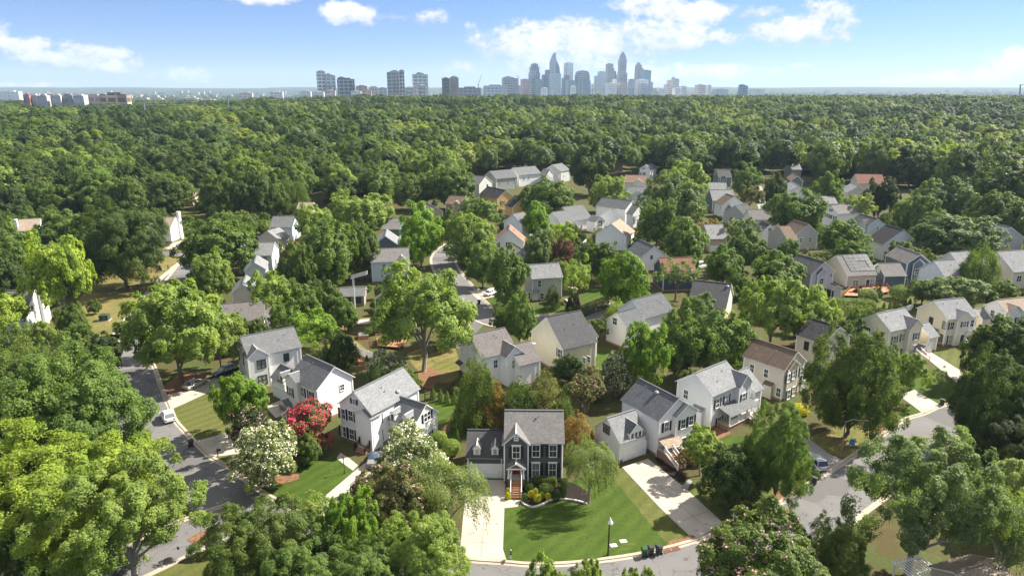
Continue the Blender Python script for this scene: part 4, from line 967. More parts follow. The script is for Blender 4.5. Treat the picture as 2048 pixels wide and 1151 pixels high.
house('low beige house with solar panels on its roof and a rear deck', (1672, 507.5), (1731, 505), (1728, 554.5), 3.4, 'beige', 'warm', [
    ('w', 'F', (1711, 566), 1.5, 1.7), ('w', 'F', (1745, 564), 1.5, 1.7), ('d', 'F', (1735, 566), 1.0, 2.1, 'door_dark'), ('sol', (1690, 514), 5, 5)], pitch=.72)
house('slate blue house with grey roof, tall bump out and low side wing', (1796, 492.5), (1842.5, 509), (1822.6, 531.5), 5.8, 'slate', 'warm', [
    ('x', 'B', (1839, 521), 3.0, .5, None, .8), ('w', 'B', (1834, 543), 1.3, 1.5, None, .5), ('w', 'B', (1832, 565), 1.3, 1.8, None, .5), ('w', 'F', (1813, 564), .8, 1.8),
    ('g', (1757, 528), (1798, 525.5), (1790, 553), 3.2, .7), ('w', 'A', (1757, 540), .9, 1.2)])
house('white gable with pale roof right of the slate blue house', (1867, 521), (1908, 519), (1903, 556), 4.8, 'white', 'light', [], pitch=.72)
house('pale gabled roof behind the dark conifer on the right', (1899, 505), (1935, 503), (1930, 528), 5.0, 'palegray', 'light', [], pitch=.7)
house('wide pale house with light roof at the right edge above the cream homes', (1994, 504), (2062, 500), (2030, 545), 5.2, 'cream', 'light', [('w', 'F', (2038, 557), 1.4, 1.6), ('g', (1978, 520), (2004, 518), (2006, 542), 4.6, .7)], pitch=.72)
house('grey lilac house with slate roof against the dark woods', (1975, 445), (2022.7, 455), (1985, 480), 5.2, 'lilac', 'slateblue', [('w', 'B', (2005, 494), 1.2, 1.5)], pitch=.62)
house('greige gabled house with dark brown roof and four white windows', (1586, 439.5), (1617.5, 449), (1591, 470), 5.6, 'grayw', 'brown', [('w', 'B', (1602, 480), .8, 1.4), ('w', 'B', (1620, 479), .8, 1.4), ('w', 'B', (1614, 499), .8, 1.4), ('w', 'B', (1634, 498), 1.2, 1.5), ('g', (1556, 452), (1580, 452), (1578, 465), 5.2, .6)], pitch=.8)
house('white gable with dark roof and paired window beside the greige house', (1525, 442.5), (1541, 449), (1521, 464), 5.2, 'white', 'dark', [('w', 'B', (1540, 459), 1.2, 1.2)], pitch=.85)
house('broad grey roof with white walls at the middle right', (1495, 419), (1546, 419), (1530, 440), 4.8, 'white', 'warm', [('w', 'F', (1530, 448), .8, 1)], pitch=.7)
house('dark hipped roof left of the broad grey roof', (1470, 411), (1494, 408), (1492, 434), 4.4, 'grayw', 'dark', [], pitch=.6)
house('white house with brown roof and a little spruce at its wall', (1452.5, 387), (1469, 392.5), (1437, 409), 5.4, 'white', 'brown', [('w', 'F', (1441, 416), .7, 1)], pitch=.72)
house('pale grey roof with teal wall and two white windows', (1419, 376), (1465, 376), (1440, 392.5), 5.4, 'teal', 'light', [('w', 'F', (1421, 397), .8, 1.2), ('w', 'F', (1435, 397), .8, 1.2)], pitch=.65)
house('small light roof peeking above the teal walled house', (1415, 365), (1452.5, 365.5), (1440, 374), 5.2, 'grayw', 'light', [], pitch=.6)
house('dark roofed green house with a small front gable far back', (1432.7, 341), (1460, 341), (1446, 355), 5.2, 'teal', 'dark', [('x', 'F', (1447, 354), 3.4, .6, None, .7), ('w', 'F', (1447, 361), .8, 1.2, None, .6)], pitch=.65)
house('boxy grey roof with mustard gable wall below it', (1407.7, 447.6), (1442.7, 447), (1448, 479), 4.6, 'tanw', 'light', [('G', 'F', (1432, 494), 3.6, 2.2)], pitch=.62)
house('white house with black shutters and a grey roof seen end on', (1662, 410), (1707.5, 407.5), (1718.7, 426), 5.8, 'white', 'warm', [('w', 'A', (1662, 420), .8, 1, SB), ('w', 'A', (1653, 430), .8, 1.5, SB), ('w', 'A', (1661, 433), .8, 1.5, SB), ('w', 'A', (1670, 436), .8, 1.5, SB)], pitch=.7)
house('pale grey roof behind the leaning oak on the right', (1611, 392.6), (1667.5, 392), (1655, 408), 5.6, 'beige', 'light', [('w', 'F', (1628, 440), .8, 1.5)], pitch=.62)
house('stacked white gables with pale roofs, front one of two', (1580, 362), (1598, 372), (1572, 378), 5.4, 'white', 'light', [], pitch=.65)
house('teal gable behind the stacked white gables', (1586, 346), (1595, 352), (1576, 358), 5.6, 'teal', 'brown', [], pitch=.8)
house('blue grey house with dark roof and small white dormer gable', (1720, 427.6), (1756, 437.6), (1736, 450.5), 5.8, 'bluew', 'dark', [('x', 'F', (1727, 439), 3, .4, None, .8), ('w', 'F', (1712, 450), .7, 1.3, SB), ('w', 'F', (1727, 456), .7, 1.3, SB), ('w', 'B', (1755, 456), .6, 1)])
house('white house with black roof and front gable between dark trees', (1772.5, 450), (1807.5, 460), (1789, 471.5), 5.6, 'white', 'black', [('x', 'F', (1775, 462), 3, .5, None, .8), ('w', 'F', (1773, 475), .7, 1.4, SB), ('w', 'F', (1783, 480), .7, 1.4, SB), ('P', 'F', (1771, 484), 2.2, 1.2, 2, 'gable', .5)])
house('brick red roof with pale dormer half hidden by a dark tree', (1710, 348), (1764, 349), (1740, 361.5), 5.6, 'beige', 'red', [('g', (1718, 372), (1740, 362), (1745, 380), 4.4, .7, 'light')], pitch=.65)
house('lilac gable with brown roof behind the spreading tree at right', (1842, 424), (1866, 414), (1872, 428), 5.2, 'lilac', 'orange', [], pitch=.7)
house('pale blue roof at the foot of the dark woods on the right', (1885, 416), (1905, 418), (1900, 430), 5.0, 'bluew', 'light', [], pitch=.65)
house('white gabled house with black shutters in front of the woods', (1290, 330), (1303, 326.5), (1308, 337), 5.6, 'white', 'gray', [('w', 'A', (1287, 337), .9, 1, SB), ('w', 'A', (1279, 347), .8, 1.4, SB), ('w', 'A', (1288, 347), .8, 1.4, SB)], pitch=.7, base=False)
house('orange brown roof with a white gable below the woods', (1250, 350), (1293, 351), (1290, 366), 4.6, 'white', 'orange', [('x', 'F', (1277, 357), 5, 1.2, None, .7)], pitch=.65, base=False)
house('grey roof with pale gable under the orange brown roof', (1254, 372.5), (1297.6, 372.5), (1270, 390), 4.8, 'palegray', 'gray', [('x', 'F', (1278, 386), 6, 2, None, .6)], pitch=.65, base=False)
house('brown brick house with chocolate roof left of the yellow house', (899, 390), (931, 392), (915, 409), 5.2, 'brownw', 'brown', [('x', 'F', (912, 404), 3.6, .6, None, .7), ('w', 'F', (918, 420), .7, 1.6, None, .6)], pitch=.65)
# --- left middle
house('pale grey house with light roof in the left middle', (480, 485.5), (550, 484), (530, 511.5), 5.6, 'bluew', 'light', [('w', 'F', (530, 518), .8, 1.1, None, 0, 'trim_dark'), ('w', 'F', (506, 520), .7, .6)], pitch=.62)
house('white gable with two tone roof below the pale grey house', (514, 514), (509, 530), (527, 541), 5.0, 'bluew', 'light', [], pitch=.75)
house('beige gable with white trim and one shuttered window', (492.5, 550), (485, 569), (514, 582), 4.8, 'beige', 'light', [('w', 'B', (499, 600), .8, 1.0, SB)], pitch=.75)
house('white house with flat looking brown grey roof and a white rear wall', (439, 609), (530, 602), (500, 642), 4.6, 'white', 'mottle', [('g', (528, 607), (548, 609), (541, 628), 5.0, .6), ('rv', (483, 612))], pitch=.62)
house('white walled house with mid grey roof behind the round trees', (546, 433), (592, 433), (565, 454.5), 5.4, 'bluew', 'gray', [('w', 'F', (559, 460), .7, 1.3)], pitch=.62)
house('beige gable with pale roof below the mid grey roof', (548, 458), (534, 462), (556, 480), 4.6, 'beige', 'light', [], pitch=.65)
house('dark green house with brown roof right of the yellow green tree', (775, 437), (804, 437), (790, 459), 4.6, 'teal', 'warm', [], pitch=.62)
house('slate grey gable with white rake boards in the left middle', (773.7, 458), (770, 472), (801, 489), 5.0, 'slate', 'light', [], pitch=.75)
house('pale green house with taupe roof, corner gable and screened porch', (740, 497.5), (817.5, 494.5), (780, 524), 6.0, 'bluew', 'warm', [
    ('x', 'F', (804, 516), 3.4, .5, None, .8), ('w', 'F', (768, 533), .9, 1.5), ('w', 'F', (806, 536), 1.6, 1.8, None, .5), ('P', 'A', (734, 545), 3.4, 3.4, 3, 'shed', .4, 0, 'dark')], pitch=.62)
house('brown screened garden pavilion with grey roof', (696, 577), (732, 576), (712, 591), 2.7, 'brownw', 'gray', [('box', 'screen', 'trim_dark', 'F', -2.4, -.3, .7, 2.4, .02, .06), ('box', 'screen', 'trim_dark', 'F', .1, 2.2, .7, 2.4, .02, .06)], pitch=.5, name='garden_pavilion', base=False)
house('dark blue house mostly hidden behind the tall pale tree', (764, 585), (800, 578), (810, 612), 5.8, 'navy', 'dark', [('w', 'A', (778, 622), 1.0, 1.8), ('d', 'A', (772, 650), 1.0, 2.1, 'door_white')], pitch=.6)
house('small pale gable behind the bright tree by the middle street', (850, 406), (872, 414), (852, 424), 5.0, 'tanw', 'warm', [], pitch=.7)
house('tan roof peeping out above the willow like trees', (606, 405), (628, 405), (618, 418), 5.0, 'tanw', 'tan', [], pitch=.6)
house('white house with tan roof and chimney at the left edge', (37.5, 440), (82, 437.5), (60, 461.5), 5.8, 'white', 'tan', [('w', 'F', (58, 466), .9, 1.4, SB), ('w', 'F', (72, 464), .9, 1.4, SB), ('w', 'F', (74, 478), .9, 1.4, SB), ('ch', 'A', (36, 452), 1.2, .7, 9.6), ('x', 'F', (92, 455), 4.5, 1.5, None, .7)], pitch=.62)
house('white gable with tall white chimney behind the big round tree', (306, 435), (351, 435), (333, 457), 5.2, 'white', 'tan', [('ch', 'B', (358, 450), 1.3, .8, 10.0)], pitch=.7)
house('grey roofed house with pale stone gable and chimney at the left edge', (22, 582), (70, 581), (48, 628), 4.4, 'white', 'warm', [('ch', 'B', (78, 590), 1.4, .8, 10)], pitch=.9)
house('small ochre gable at the dark wood edge, left one', (372, 384), (384, 380), (388, 392), 4.6, 'tanw', 'tan', [], pitch=.8)
house('small ochre gable at the dark wood edge, right one', (396, 377), (410, 374), (414, 386), 4.8, 'tanw', 'tan', [], pitch=.8)
# --- far homes in the forest
house('tan roofed home with four white chimneys standing in the forest', (800, 272), (822, 272), (812, 283), 6.5, 'tanw', 'tan', [('ch', 'A', (797, 282), 1.6, 1, 13), ('ch', 'B', (824, 282), 1.6, 1, 13), ('g', (776, 282), (798, 280), (790, 289), 5.5, .6), ('g', (824, 277), (838, 279), (836, 284), 5.5, .6)], pitch=.75, far=True)
house('grey roofed home with white chimneys right of the tan roofed one', (874, 270), (888, 272), (884, 283), 6.0, 'white', 'gray', [('ch', 'A', (876, 272), 1.8, 1, 13), ('ch', 'B', (890, 280), 1.6, 1, 12)], pitch=.75, far=True)
house('white roofed home in a forest gap at upper left', (64, 222), (86, 220), (80, 229), 6.5, 'white', 'light', [('x', 'F', (74, 224), 5, 1.5, None, .8)], pitch=.8, far=True)
house('white gable among treetops at upper left', (142, 217), (158, 216), (150, 222), 7, 'white', 'gray', [], pitch=.8, far=True)
house('white gabled home right of the treetop gable', (205, 219), (222, 217), (216, 226), 7, 'white', 'gray', [], pitch=.8, far=True)
house('small white home by the power line', (527, 228), (538, 228), (534, 236), 7, 'white', 'light', [], pitch=.8, far=True)
house('tan roof deep in the forest left of centre', (544, 245), (556, 247), (548, 254), 7, 'tanw', 'tan', [], pitch=.7, far=True)
house('brown roof deep in the forest right of the dark oak', (1224, 315), (1238, 317), (1230, 326), 6, 'brownw', 'brown', [], pitch=.7, far=True)
house('grey sliver of roof beneath trees on the far right', (1577, 324), (1586, 324), (1583, 340), 6, 'grayw', 'light', [], pitch=.6, far=True)
house('dark metal roof at the right bottom edge', (2030, 1010), (2090, 1040), (2032, 1037), 3.5, 'charcoal', 'slateblue', [], pitch=.5, far=True)
house('tan roof tip at the bottom right edge', (1906, 1152), (1960, 1136), (1970, 1180), 3.2, 'tanw', 'tan', [], pitch=.5, far=True)
# ------------------------------------------------------------------ trees
def quads_mesh(name, P, N, size, rng, aspect=0.62, mats=('foliage',), hang=False):
    n = len(P); N = N / (np.linalg.norm(N, axis=1, keepdims=True) + 1e-9)
    r = rng.normal(size=(n, 3))
    if hang: r = np.tile(np.array([[0, 0, 1.0]]), (n, 1)) + 0.35 * r
    T = r - (r * N).sum(1, keepdims=True) * N; T /= np.linalg.norm(T, axis=1, keepdims=True) + 1e-9
    Bt = np.cross(N, T); s = (size * rng.uniform(.65, 1.35, n))[:, None]
    a, b = T * s, Bt * s * aspect
    V = np.stack([P - a, P - b * .9 + a * .1, P + a, P + b * .9 + a * .1], 1).reshape(-1, 3)
    me = bpy.data.meshes.new(name); me.vertices.add(4 * n); me.vertices.foreach_set('co', V.astype(np.float32).ravel())
    me.loops.add(4 * n); me.loops.foreach_set('vertex_index', np.arange(4 * n, dtype=np.int32))
    me.polygons.add(n); me.polygons.foreach_set('loop_start', np.arange(0, 4 * n, 4, dtype=np.int32))
    for m in mats: me.materials.append(M[m])
    me.update(calc_edges=True); me.validate(); return me
def unit(v): return v / (np.linalg.norm(v, axis=-1, keepdims=True) + 1e-9)
def sphere_pts(m, rng):
    i = np.arange(m) + .5; ph = np.arccos(1 - 2 * i / m); th = np.pi * (1 + 5 ** .5) * i
    d = np.stack([np.cos(th) * np.sin(ph), np.sin(th) * np.sin(ph), np.cos(ph)], 1)
    return unit(d + rng.normal(size=d.shape) * .16)
def lobes_round(rng, m, cb, rl=(.10, .17), zmin=-.6, rx=.5, flat=1.0, inner=.25):
    d = sphere_pts(m, rng); d = d[d[:, 2] > zmin]
    z0 = (1 + cb) / 2; rz = (1 - cb) / 2
    ph = rng.uniform(0, 6.28, 3); bul = 1 + .17 * np.sin(2 * np.arctan2(d[:, 1], d[:, 0]) + ph[0]) + .10 * np.sin(3 * np.arctan2(d[:, 1], d[:, 0]) + ph[1] + 2 * d[:, 2]) + .08 * np.sin(5 * d[:, 2] + ph[2])
    r = rng.uniform(*rl, len(d)); k = (bul * rng.uniform(.8, 1.1, len(d)))
    C = np.stack([d[:, 0] * (rx * k - r * .8), d[:, 1] * (rx * k - r * .8), z0 + d[:, 2] * (rz * k - r * .8)], 1)
    nI = int(len(d) * inner); Ci = C[rng.integers(0, len(d), nI)].copy(); Ci[:, :2] *= rng.uniform(.25, .7, (nI, 1)); Ci[:, 2] = z0 + (Ci[:, 2] - z0) * rng.uniform(.3, .75, nI)
    return np.vstack([C, Ci]), np.concatenate([r, rng.uniform(*rl, nI)]), np.array([0, 0, z0])
def leaf_cloud(rng, C, r, ctr, n, up=.45, outw=.8, outN=.45, sub=0):
    if sub:      # finer clumps riding on every lobe
        k = np.repeat(np.arange(len(C)), sub); out = unit(C[k] - ctr); d = unit(rng.normal(size=(len(k), 3)) + .9 * out + np.array([0, 0, up]))
        C2 = C[k] + d * (r[k] * rng.uniform(.55, 1.0, len(k)))[:, None]; r2 = r[k] * rng.uniform(.28, .55, len(k))
        n1 = int(n * .3); P1, N1 = leaf_cloud(rng, C, r * .9, ctr, n1, up, outw, outN); P2, N2 = leaf_cloud(rng, C2, r2, ctr, n - n1, up, outw, outN)
        return np.vstack([P1, P2]), np.vstack([N1, N2])
    w = r ** 2; k = rng.choice(len(C), n, p=w / w.sum())
    out = unit(C[k] - ctr); d = unit(rng.normal(size=(n, 3)) + outw * out + np.array([0, 0, up]))
    P = C[k] + d * (r[k] * np.where(rng.random(n) < .8, rng.uniform(.78, 1.12, n), rng.uniform(.3, .8, n)))[:, None]
    N = d + outN * out + .5 * rng.normal(size=(n, 3)) + np.array([0, 0, .3])
    return P, N
PROTO = {}
def trunk_mesh(name, kind, rng, C=None, cb=.2, m='bark'):
    mb = MB(); top = cb + .25
    if kind == 'multi':
        for i in range(6):
            a = i * 1.05 + rng.random(); p = Vector((.025 * math.cos(a), .025 * math.sin(a), -.03)); q = Vector((.2 * math.cos(a), .2 * math.sin(a), .5)); mid = p.lerp(q, .5) + Vector((0, 0, .06))
            mb.tube(p, mid, .017, .012, 6); mb.tube(mid, q, .012, .006, 6)
    elif kind == 'cone': mb.tube((0, 0, -.03), (0, 0, .8), .04, .006, 7)
    else:
        w = .021 if kind == 'std' else .018
        bend = Vector((rng.normal() * .02, rng.normal() * .02, 0)); a = Vector((0, 0, -.04)); b = Vector((0, 0, cb * .6)) + bend; c = Vector((0, 0, cb + .1)) + bend * .3
        mb.tube(a, Vector((0, 0, .02)), w * 1.6, w * 1.05, 8); mb.tube(Vector((0, 0, .02)), b, w * 1.05, w * .9, 8); mb.tube(b, c, w * .9, w * .75, 8)
        for i in range(9):
            h0 = b.lerp(c, rng.random()); an = rng.random() * 6.28; rr = rng.uniform(.16, .38)
            q = Vector((rr * math.cos(an), rr * math.sin(an), rng.uniform(cb + .2, .82))); mid = h0.lerp(q, .45) + Vector((0, 0, .04))
            mb.tube(h0, mid, w * .55, w * .35, 6); mb.tube(mid, q, w * .35, w * .1, 5)
    o = mb.build(name, m); me = o.data; bpy.data.objects.remove(o); return me
def proto(key, kind, n, ls, seed, cb=.2, m=60, flowers=0, fl_size=.014, tm='bark', rl=(.10, .17), up=.45, trunk='std', zmin=-.6, outN=.45):
    rng = np.random.default_rng(seed)
    if kind in ('round', 'high', 'vase'):
        C, r, ctr = lobes_round(rng, m, cb, rl, zmin=zmin); P, N = leaf_cloud(rng, C, r, ctr, n, up, outN=outN, sub=9 if n > 50000 else 6 if n > 12000 else 0)
        qx = .5 / np.percentile(np.hypot(P[:, 0], P[:, 1]), 97.5); qz = 1 / np.percentile(P[:, 2], 99.7)
        for q in (P, C, ctr): q[..., :2] *= qx; q[..., 2] *= qz
        r = r * qx
        me = quads_mesh('crown', P, N, ls, rng)
    elif kind == 'cone':
        z = 1 - rng.random(m) ** .6 * .95; z = np.clip(z, .05, .985); R = .5 * (1 - z) ** .72 * (1 + .12 * rng.normal(size=m)) + .015; an = rng.uniform(0, 6.28, m); r = np.clip(R * .36, .035, .13)
        C = np.stack([np.cos(an) * (R - r * .7), np.sin(an) * (R - r * .7), z], 1)
        w = r ** 2; k = rng.choice(m, n, p=w / w.sum()); out = np.stack([np.cos(an[k]), np.sin(an[k]), .25 + 0 * an[k]], 1); d = unit(rng.normal(size=(n, 3)) + 1.1 * out + np.array([0, 0, .35]))
        P = C[k] + d * (r[k] * rng.uniform(.5, 1.15, n))[:, None]; me = quads_mesh('crown', P, d + .5 * rng.normal(size=(n, 3)), ls, rng, .4); ctr = np.array([0, 0, .4])
    elif kind == 'willow':
        C, r, ctr = lobes_round(rng, m, .38, (.09, .15), zmin=-.3); P, N = leaf_cloud(rng, C, r, ctr, n // 2, .5)
        k = rng.choice(len(C), 420); q = n // 2 // 420; S = []; SN = []
        for kk in k:
            o = unit(C[kk] - ctr); o = np.array([o[0], o[1], 0.0]); p0 = C[kk] + unit(rng.normal(size=3) + o) * r[kk] * .9; L = rng.uniform(.08, .27); t = np.linspace(0, 1, q)[:, None]
            pts = p0 + o * .10 * t ** .5 + np.array([0, 0, -1.0]) * L * t ** 1.3 + rng.normal(size=(q, 3)) * .006; pts[:, 2] = np.maximum(pts[:, 2], .03); S.append(pts); SN.append(rng.normal(size=(q, 3)) + o)
        P2, N2 = np.vstack(S), np.vstack(SN); me = quads_mesh('crown', np.vstack([P, P2]), np.vstack([N, N2]), ls, rng, .42)
    elif kind == 'ball':
        d = sphere_pts(n, rng); P = d * (.5 + rng.normal(size=(n, 1)) * .018) * np.array([1, 1, .96]) ; P[:, 2] = P[:, 2] * 1.0 + .48; P = P[P[:, 2] > .0]; N = unit(P - [0, 0, .48]); me = quads_mesh('crown', P, N + .6 * rng.normal(size=P.shape), ls, rng)
    elif kind == 'column':
        z = rng.random(n); R = .5 * np.clip(np.sin(np.pi * (z * .86 + .14)) ** .6 * (1 - z * .55), .02, 1); an = rng.uniform(0, 6.28, n); R = R * (1 + .10 * np.sin(an * 5 + z * 23)) * rng.uniform(.8, 1.03, n)
        P = np.stack([np.cos(an) * R, np.sin(an) * R, z], 1); me = quads_mesh('crown', P, np.stack([np.cos(an), np.sin(an), .5 + 0 * z], 1) + .5 * rng.normal(size=(n, 3)), ls, rng)
    elif kind == 'block':
        s = 2 * rng.random((n, 3)) - 1; ax = rng.choice(3, n, p=[.28, .36, .36]); sg = np.where(rng.random(n) < .5, -1, 1); s[np.arange(n), ax] = sg; N = np.zeros((n, 3)); N[np.arange(n), ax] = sg
        s = np.sign(s) * np.abs(s) ** 1.0; s *= (1 - .06 * (np.abs(s).sum(1, keepdims=True) - 1.5)); P = s * .5 + np.array([0, 0, .5]) + rng.normal(size=(n, 3)) * .012; P[:, 2] = np.clip(P[:, 2], 0, 1.1); me = quads_mesh('crown', P, N + .5 * rng.normal(size=(n, 3)), ls, rng)
    fm = None
    if flowers:
        top = C[:, 2] > ctr[2] - .22; Cf, rf = C[top], r[top]; k = rng.choice(len(Cf), flowers // 6); cen = Cf[k] + unit(rng.normal(size=(len(k), 3)) + 1.0 * unit(Cf[k] - ctr) + np.array([0, 0, .5])) * (rf[k] * 1.08)[:, None]
        P = np.repeat(cen, 6, 0) + rng.normal(size=(len(k) * 6, 3)) * fl_size * .9; fm = quads_mesh('blossoms', P, rng.normal(size=P.shape) + np.array([0, 0, .8]), fl_size, rng, .8, mats=('petals',))
    tk = None if kind in ('ball', 'block') else trunk_mesh('trunk', {'cone': 'cone', 'column': 'cone', 'vase': 'multi'}.get(kind, trunk), rng, cb=cb, m=tm)
    PROTO[key] = (me, tk, fm)
proto('oak1', 'round', 34000, .0155, 1, .09, 140, rl=(.065, .125), zmin=-.9); proto('oak2', 'round', 34000, .0155, 2, .1, 110, rl=(.07, .145), zmin=-.85); proto('oak3', 'round', 34000, .0155, 3, .05, 105, rl=(.08, .15), zmin=-.95)
proto('maple1', 'round', 30000, .0165, 4, .07, 70, rl=(.09, .16), up=.3, zmin=-.9); proto('maple2', 'round', 30000, .016, 5, .1, 80, rl=(.08, .14), up=.6, zmin=-.9)
proto('light1', 'round', 15000, .0165, 6, .24, 52, rl=(.08, .14), tm='bark_pale'); proto('light2', 'round', 15000, .0165, 7, .3, 44, rl=(.08, .13), tm='bark_pale')
proto('tall', 'high', 42000, .0115, 8, .26, 60, rl=(.08, .14), tm='bark_pale'); proto('sparse', 'round', 4500, .017, 9, .28, 36, rl=(.06, .11), tm='bark')
proto('cone1', 'cone', 18000, .017, 10, m=190); proto('cone2', 'cone', 16000, .018, 12, m=140)
proto('willow1', 'willow', 25000, .0125, 13, .3, 46, tm='bark_pale'); proto('willow2', 'willow', 25000, .0125, 14, .3, 52)
proto('crape1', 'vase', 26000, .0145, 15, .12, 74, flowers=9000, fl_size=.0105, zmin=-.85, rl=(.08, .13), tm='bark_pale'); proto('crape2', 'vase', 20000, .015, 16, .2, 70, flowers=1900, fl_size=.012, rl=(.07, .12), tm='bark_pale')
proto('crape3', 'vase', 12000, .0165, 17, .28, 52, flowers=10500, fl_size=.0135, rl=(.08, .14), tm='bark_pale')
proto('ball', 'ball', 3500, .035, 18); proto('column', 'column', 3800, .032, 19); proto('block', 'block', 5000, .028, 20)
proto('far1', 'round', 7500, .028, 21, .1, 70, rl=(.08, .14), zmin=-.7, outN=1.0); proto('far2', 'round', 7500, .028, 22, .15, 56, rl=(.09, .15), zmin=-.7, outN=1.0); proto('far3', 'round', 7500, .027, 23, .12, 90, rl=(.07, .12), zmin=-.7, outN=1.0); proto('far4', 'round', 7000, .028, 24, .2, 44, rl=(.10, .17), up=.7, outN=1.0)
proto('big1', 'round', 150000, .0068, 31, .06, 230, rl=(.045, .095), zmin=-.9); proto('big2', 'round', 150000, .0068, 32, .08, 180, rl=(.05, .105), zmin=-.85, up=.6); proto('big3', 'round', 95000, .0068, 33, .2, 120, rl=(.045, .09), tm='bark_pale'); proto('bigc', 'vase', 80000, .0095, 34, .14, 90, flowers=2600, fl_size=.0085, rl=(.07, .12), tm='bark_pale', zmin=-.8); proto('mid1', 'round', 60000, .011, 35, .2, 130, rl=(.05, .1), zmin=-.75)
COLS = dict(g=(.105, .165, .036), d=(.064, .1, .024), dd=(.044, .068, .022), m=(.092, .135, .028), l=(.17, .235, .05), y=(.19, .26, .034), b=(.14, .235, .028), o=(.125, .135, .043),
            p=(.2, .255, .075), s=(.125, .175, .058), br=(.19, .125, .04), gy=(.4, .38, .03), pl=(.07, .055, .05), w=(.15, .195, .066), hz=(.105, .155, .058))
COLS = {k: (a * 1.14, b * 1.1, c * 1.12) for k, (a, b, c) in COLS.items()}
TREES = []; TREE_FOOT = []
CATS = {'cone': ('conifer_tree', 'conifer'), 'column': ('arborvitae', 'evergreen'), 'crape': ('crape_myrtle', 'flowering tree'), 'bigc': ('crape_myrtle', 'flowering tree'), 'willow': ('weeping_tree', 'tree'), 'ball': ('shrub', 'shrub'), 'block': ('hedge', 'hedge')}
def place_tree(key, X, Y, Z, w, h, colr, label, group=None, flower=None, rz=None, name=None, wy=None):
    me, tk, fm = PROTO[key]; base = next((v for k, v in CATS.items() if key.startswith(k)), ('tree', 'tree'))
    c = COLS[colr] if isinstance(colr, str) else colr; j = 1 + rnd.uniform(-.08, .08); c = (c[0] * j, c[1] * j, c[2] * j, 1)
    rz = rnd.uniform(0, 6.28) if rz is None else rz
    if tk is None:
        o = bpy.data.objects.new(name or base[0], me); link(o); o.color = c; root = o
    else:
        root = bpy.data.objects.new(name or base[0], None); root.empty_display_size = .5; link(root)
        a = link(bpy.data.objects.new('crown', me), root); a.color = c
        link(bpy.data.objects.new('trunk', tk), root)
        if fm: f = link(bpy.data.objects.new('blossoms', fm), root); f.color = (*(flower or (.75, .73, .62)), 1)
    root.location = (X, Y, Z); root.rotation_euler = (0, 0, rz); root.scale = (w, wy or w, h)
    tag(root, label, base[1], group); TREE_FOOT.append((X, Y, w / 2)); TREES.append(root); return root
def T(key, cx, top, by, wpx, colr, label, group=None, flower=None, **k):
    g = ground(cx, by); tp = at_y(cx, top, g.y); h = max(1.0, tp.z - g.z)
    depth = g.y * CP + (CAM_H - g.z - h * .55) * SP
    return place_tree(key, g.x, g.y, g.z, wpx * depth / F * 1.03, h, colr, label, group, flower, **k)
WHT, PNK, RED = (.68, .67, .47), (.5, .27, .29), (.48, .035, .085)
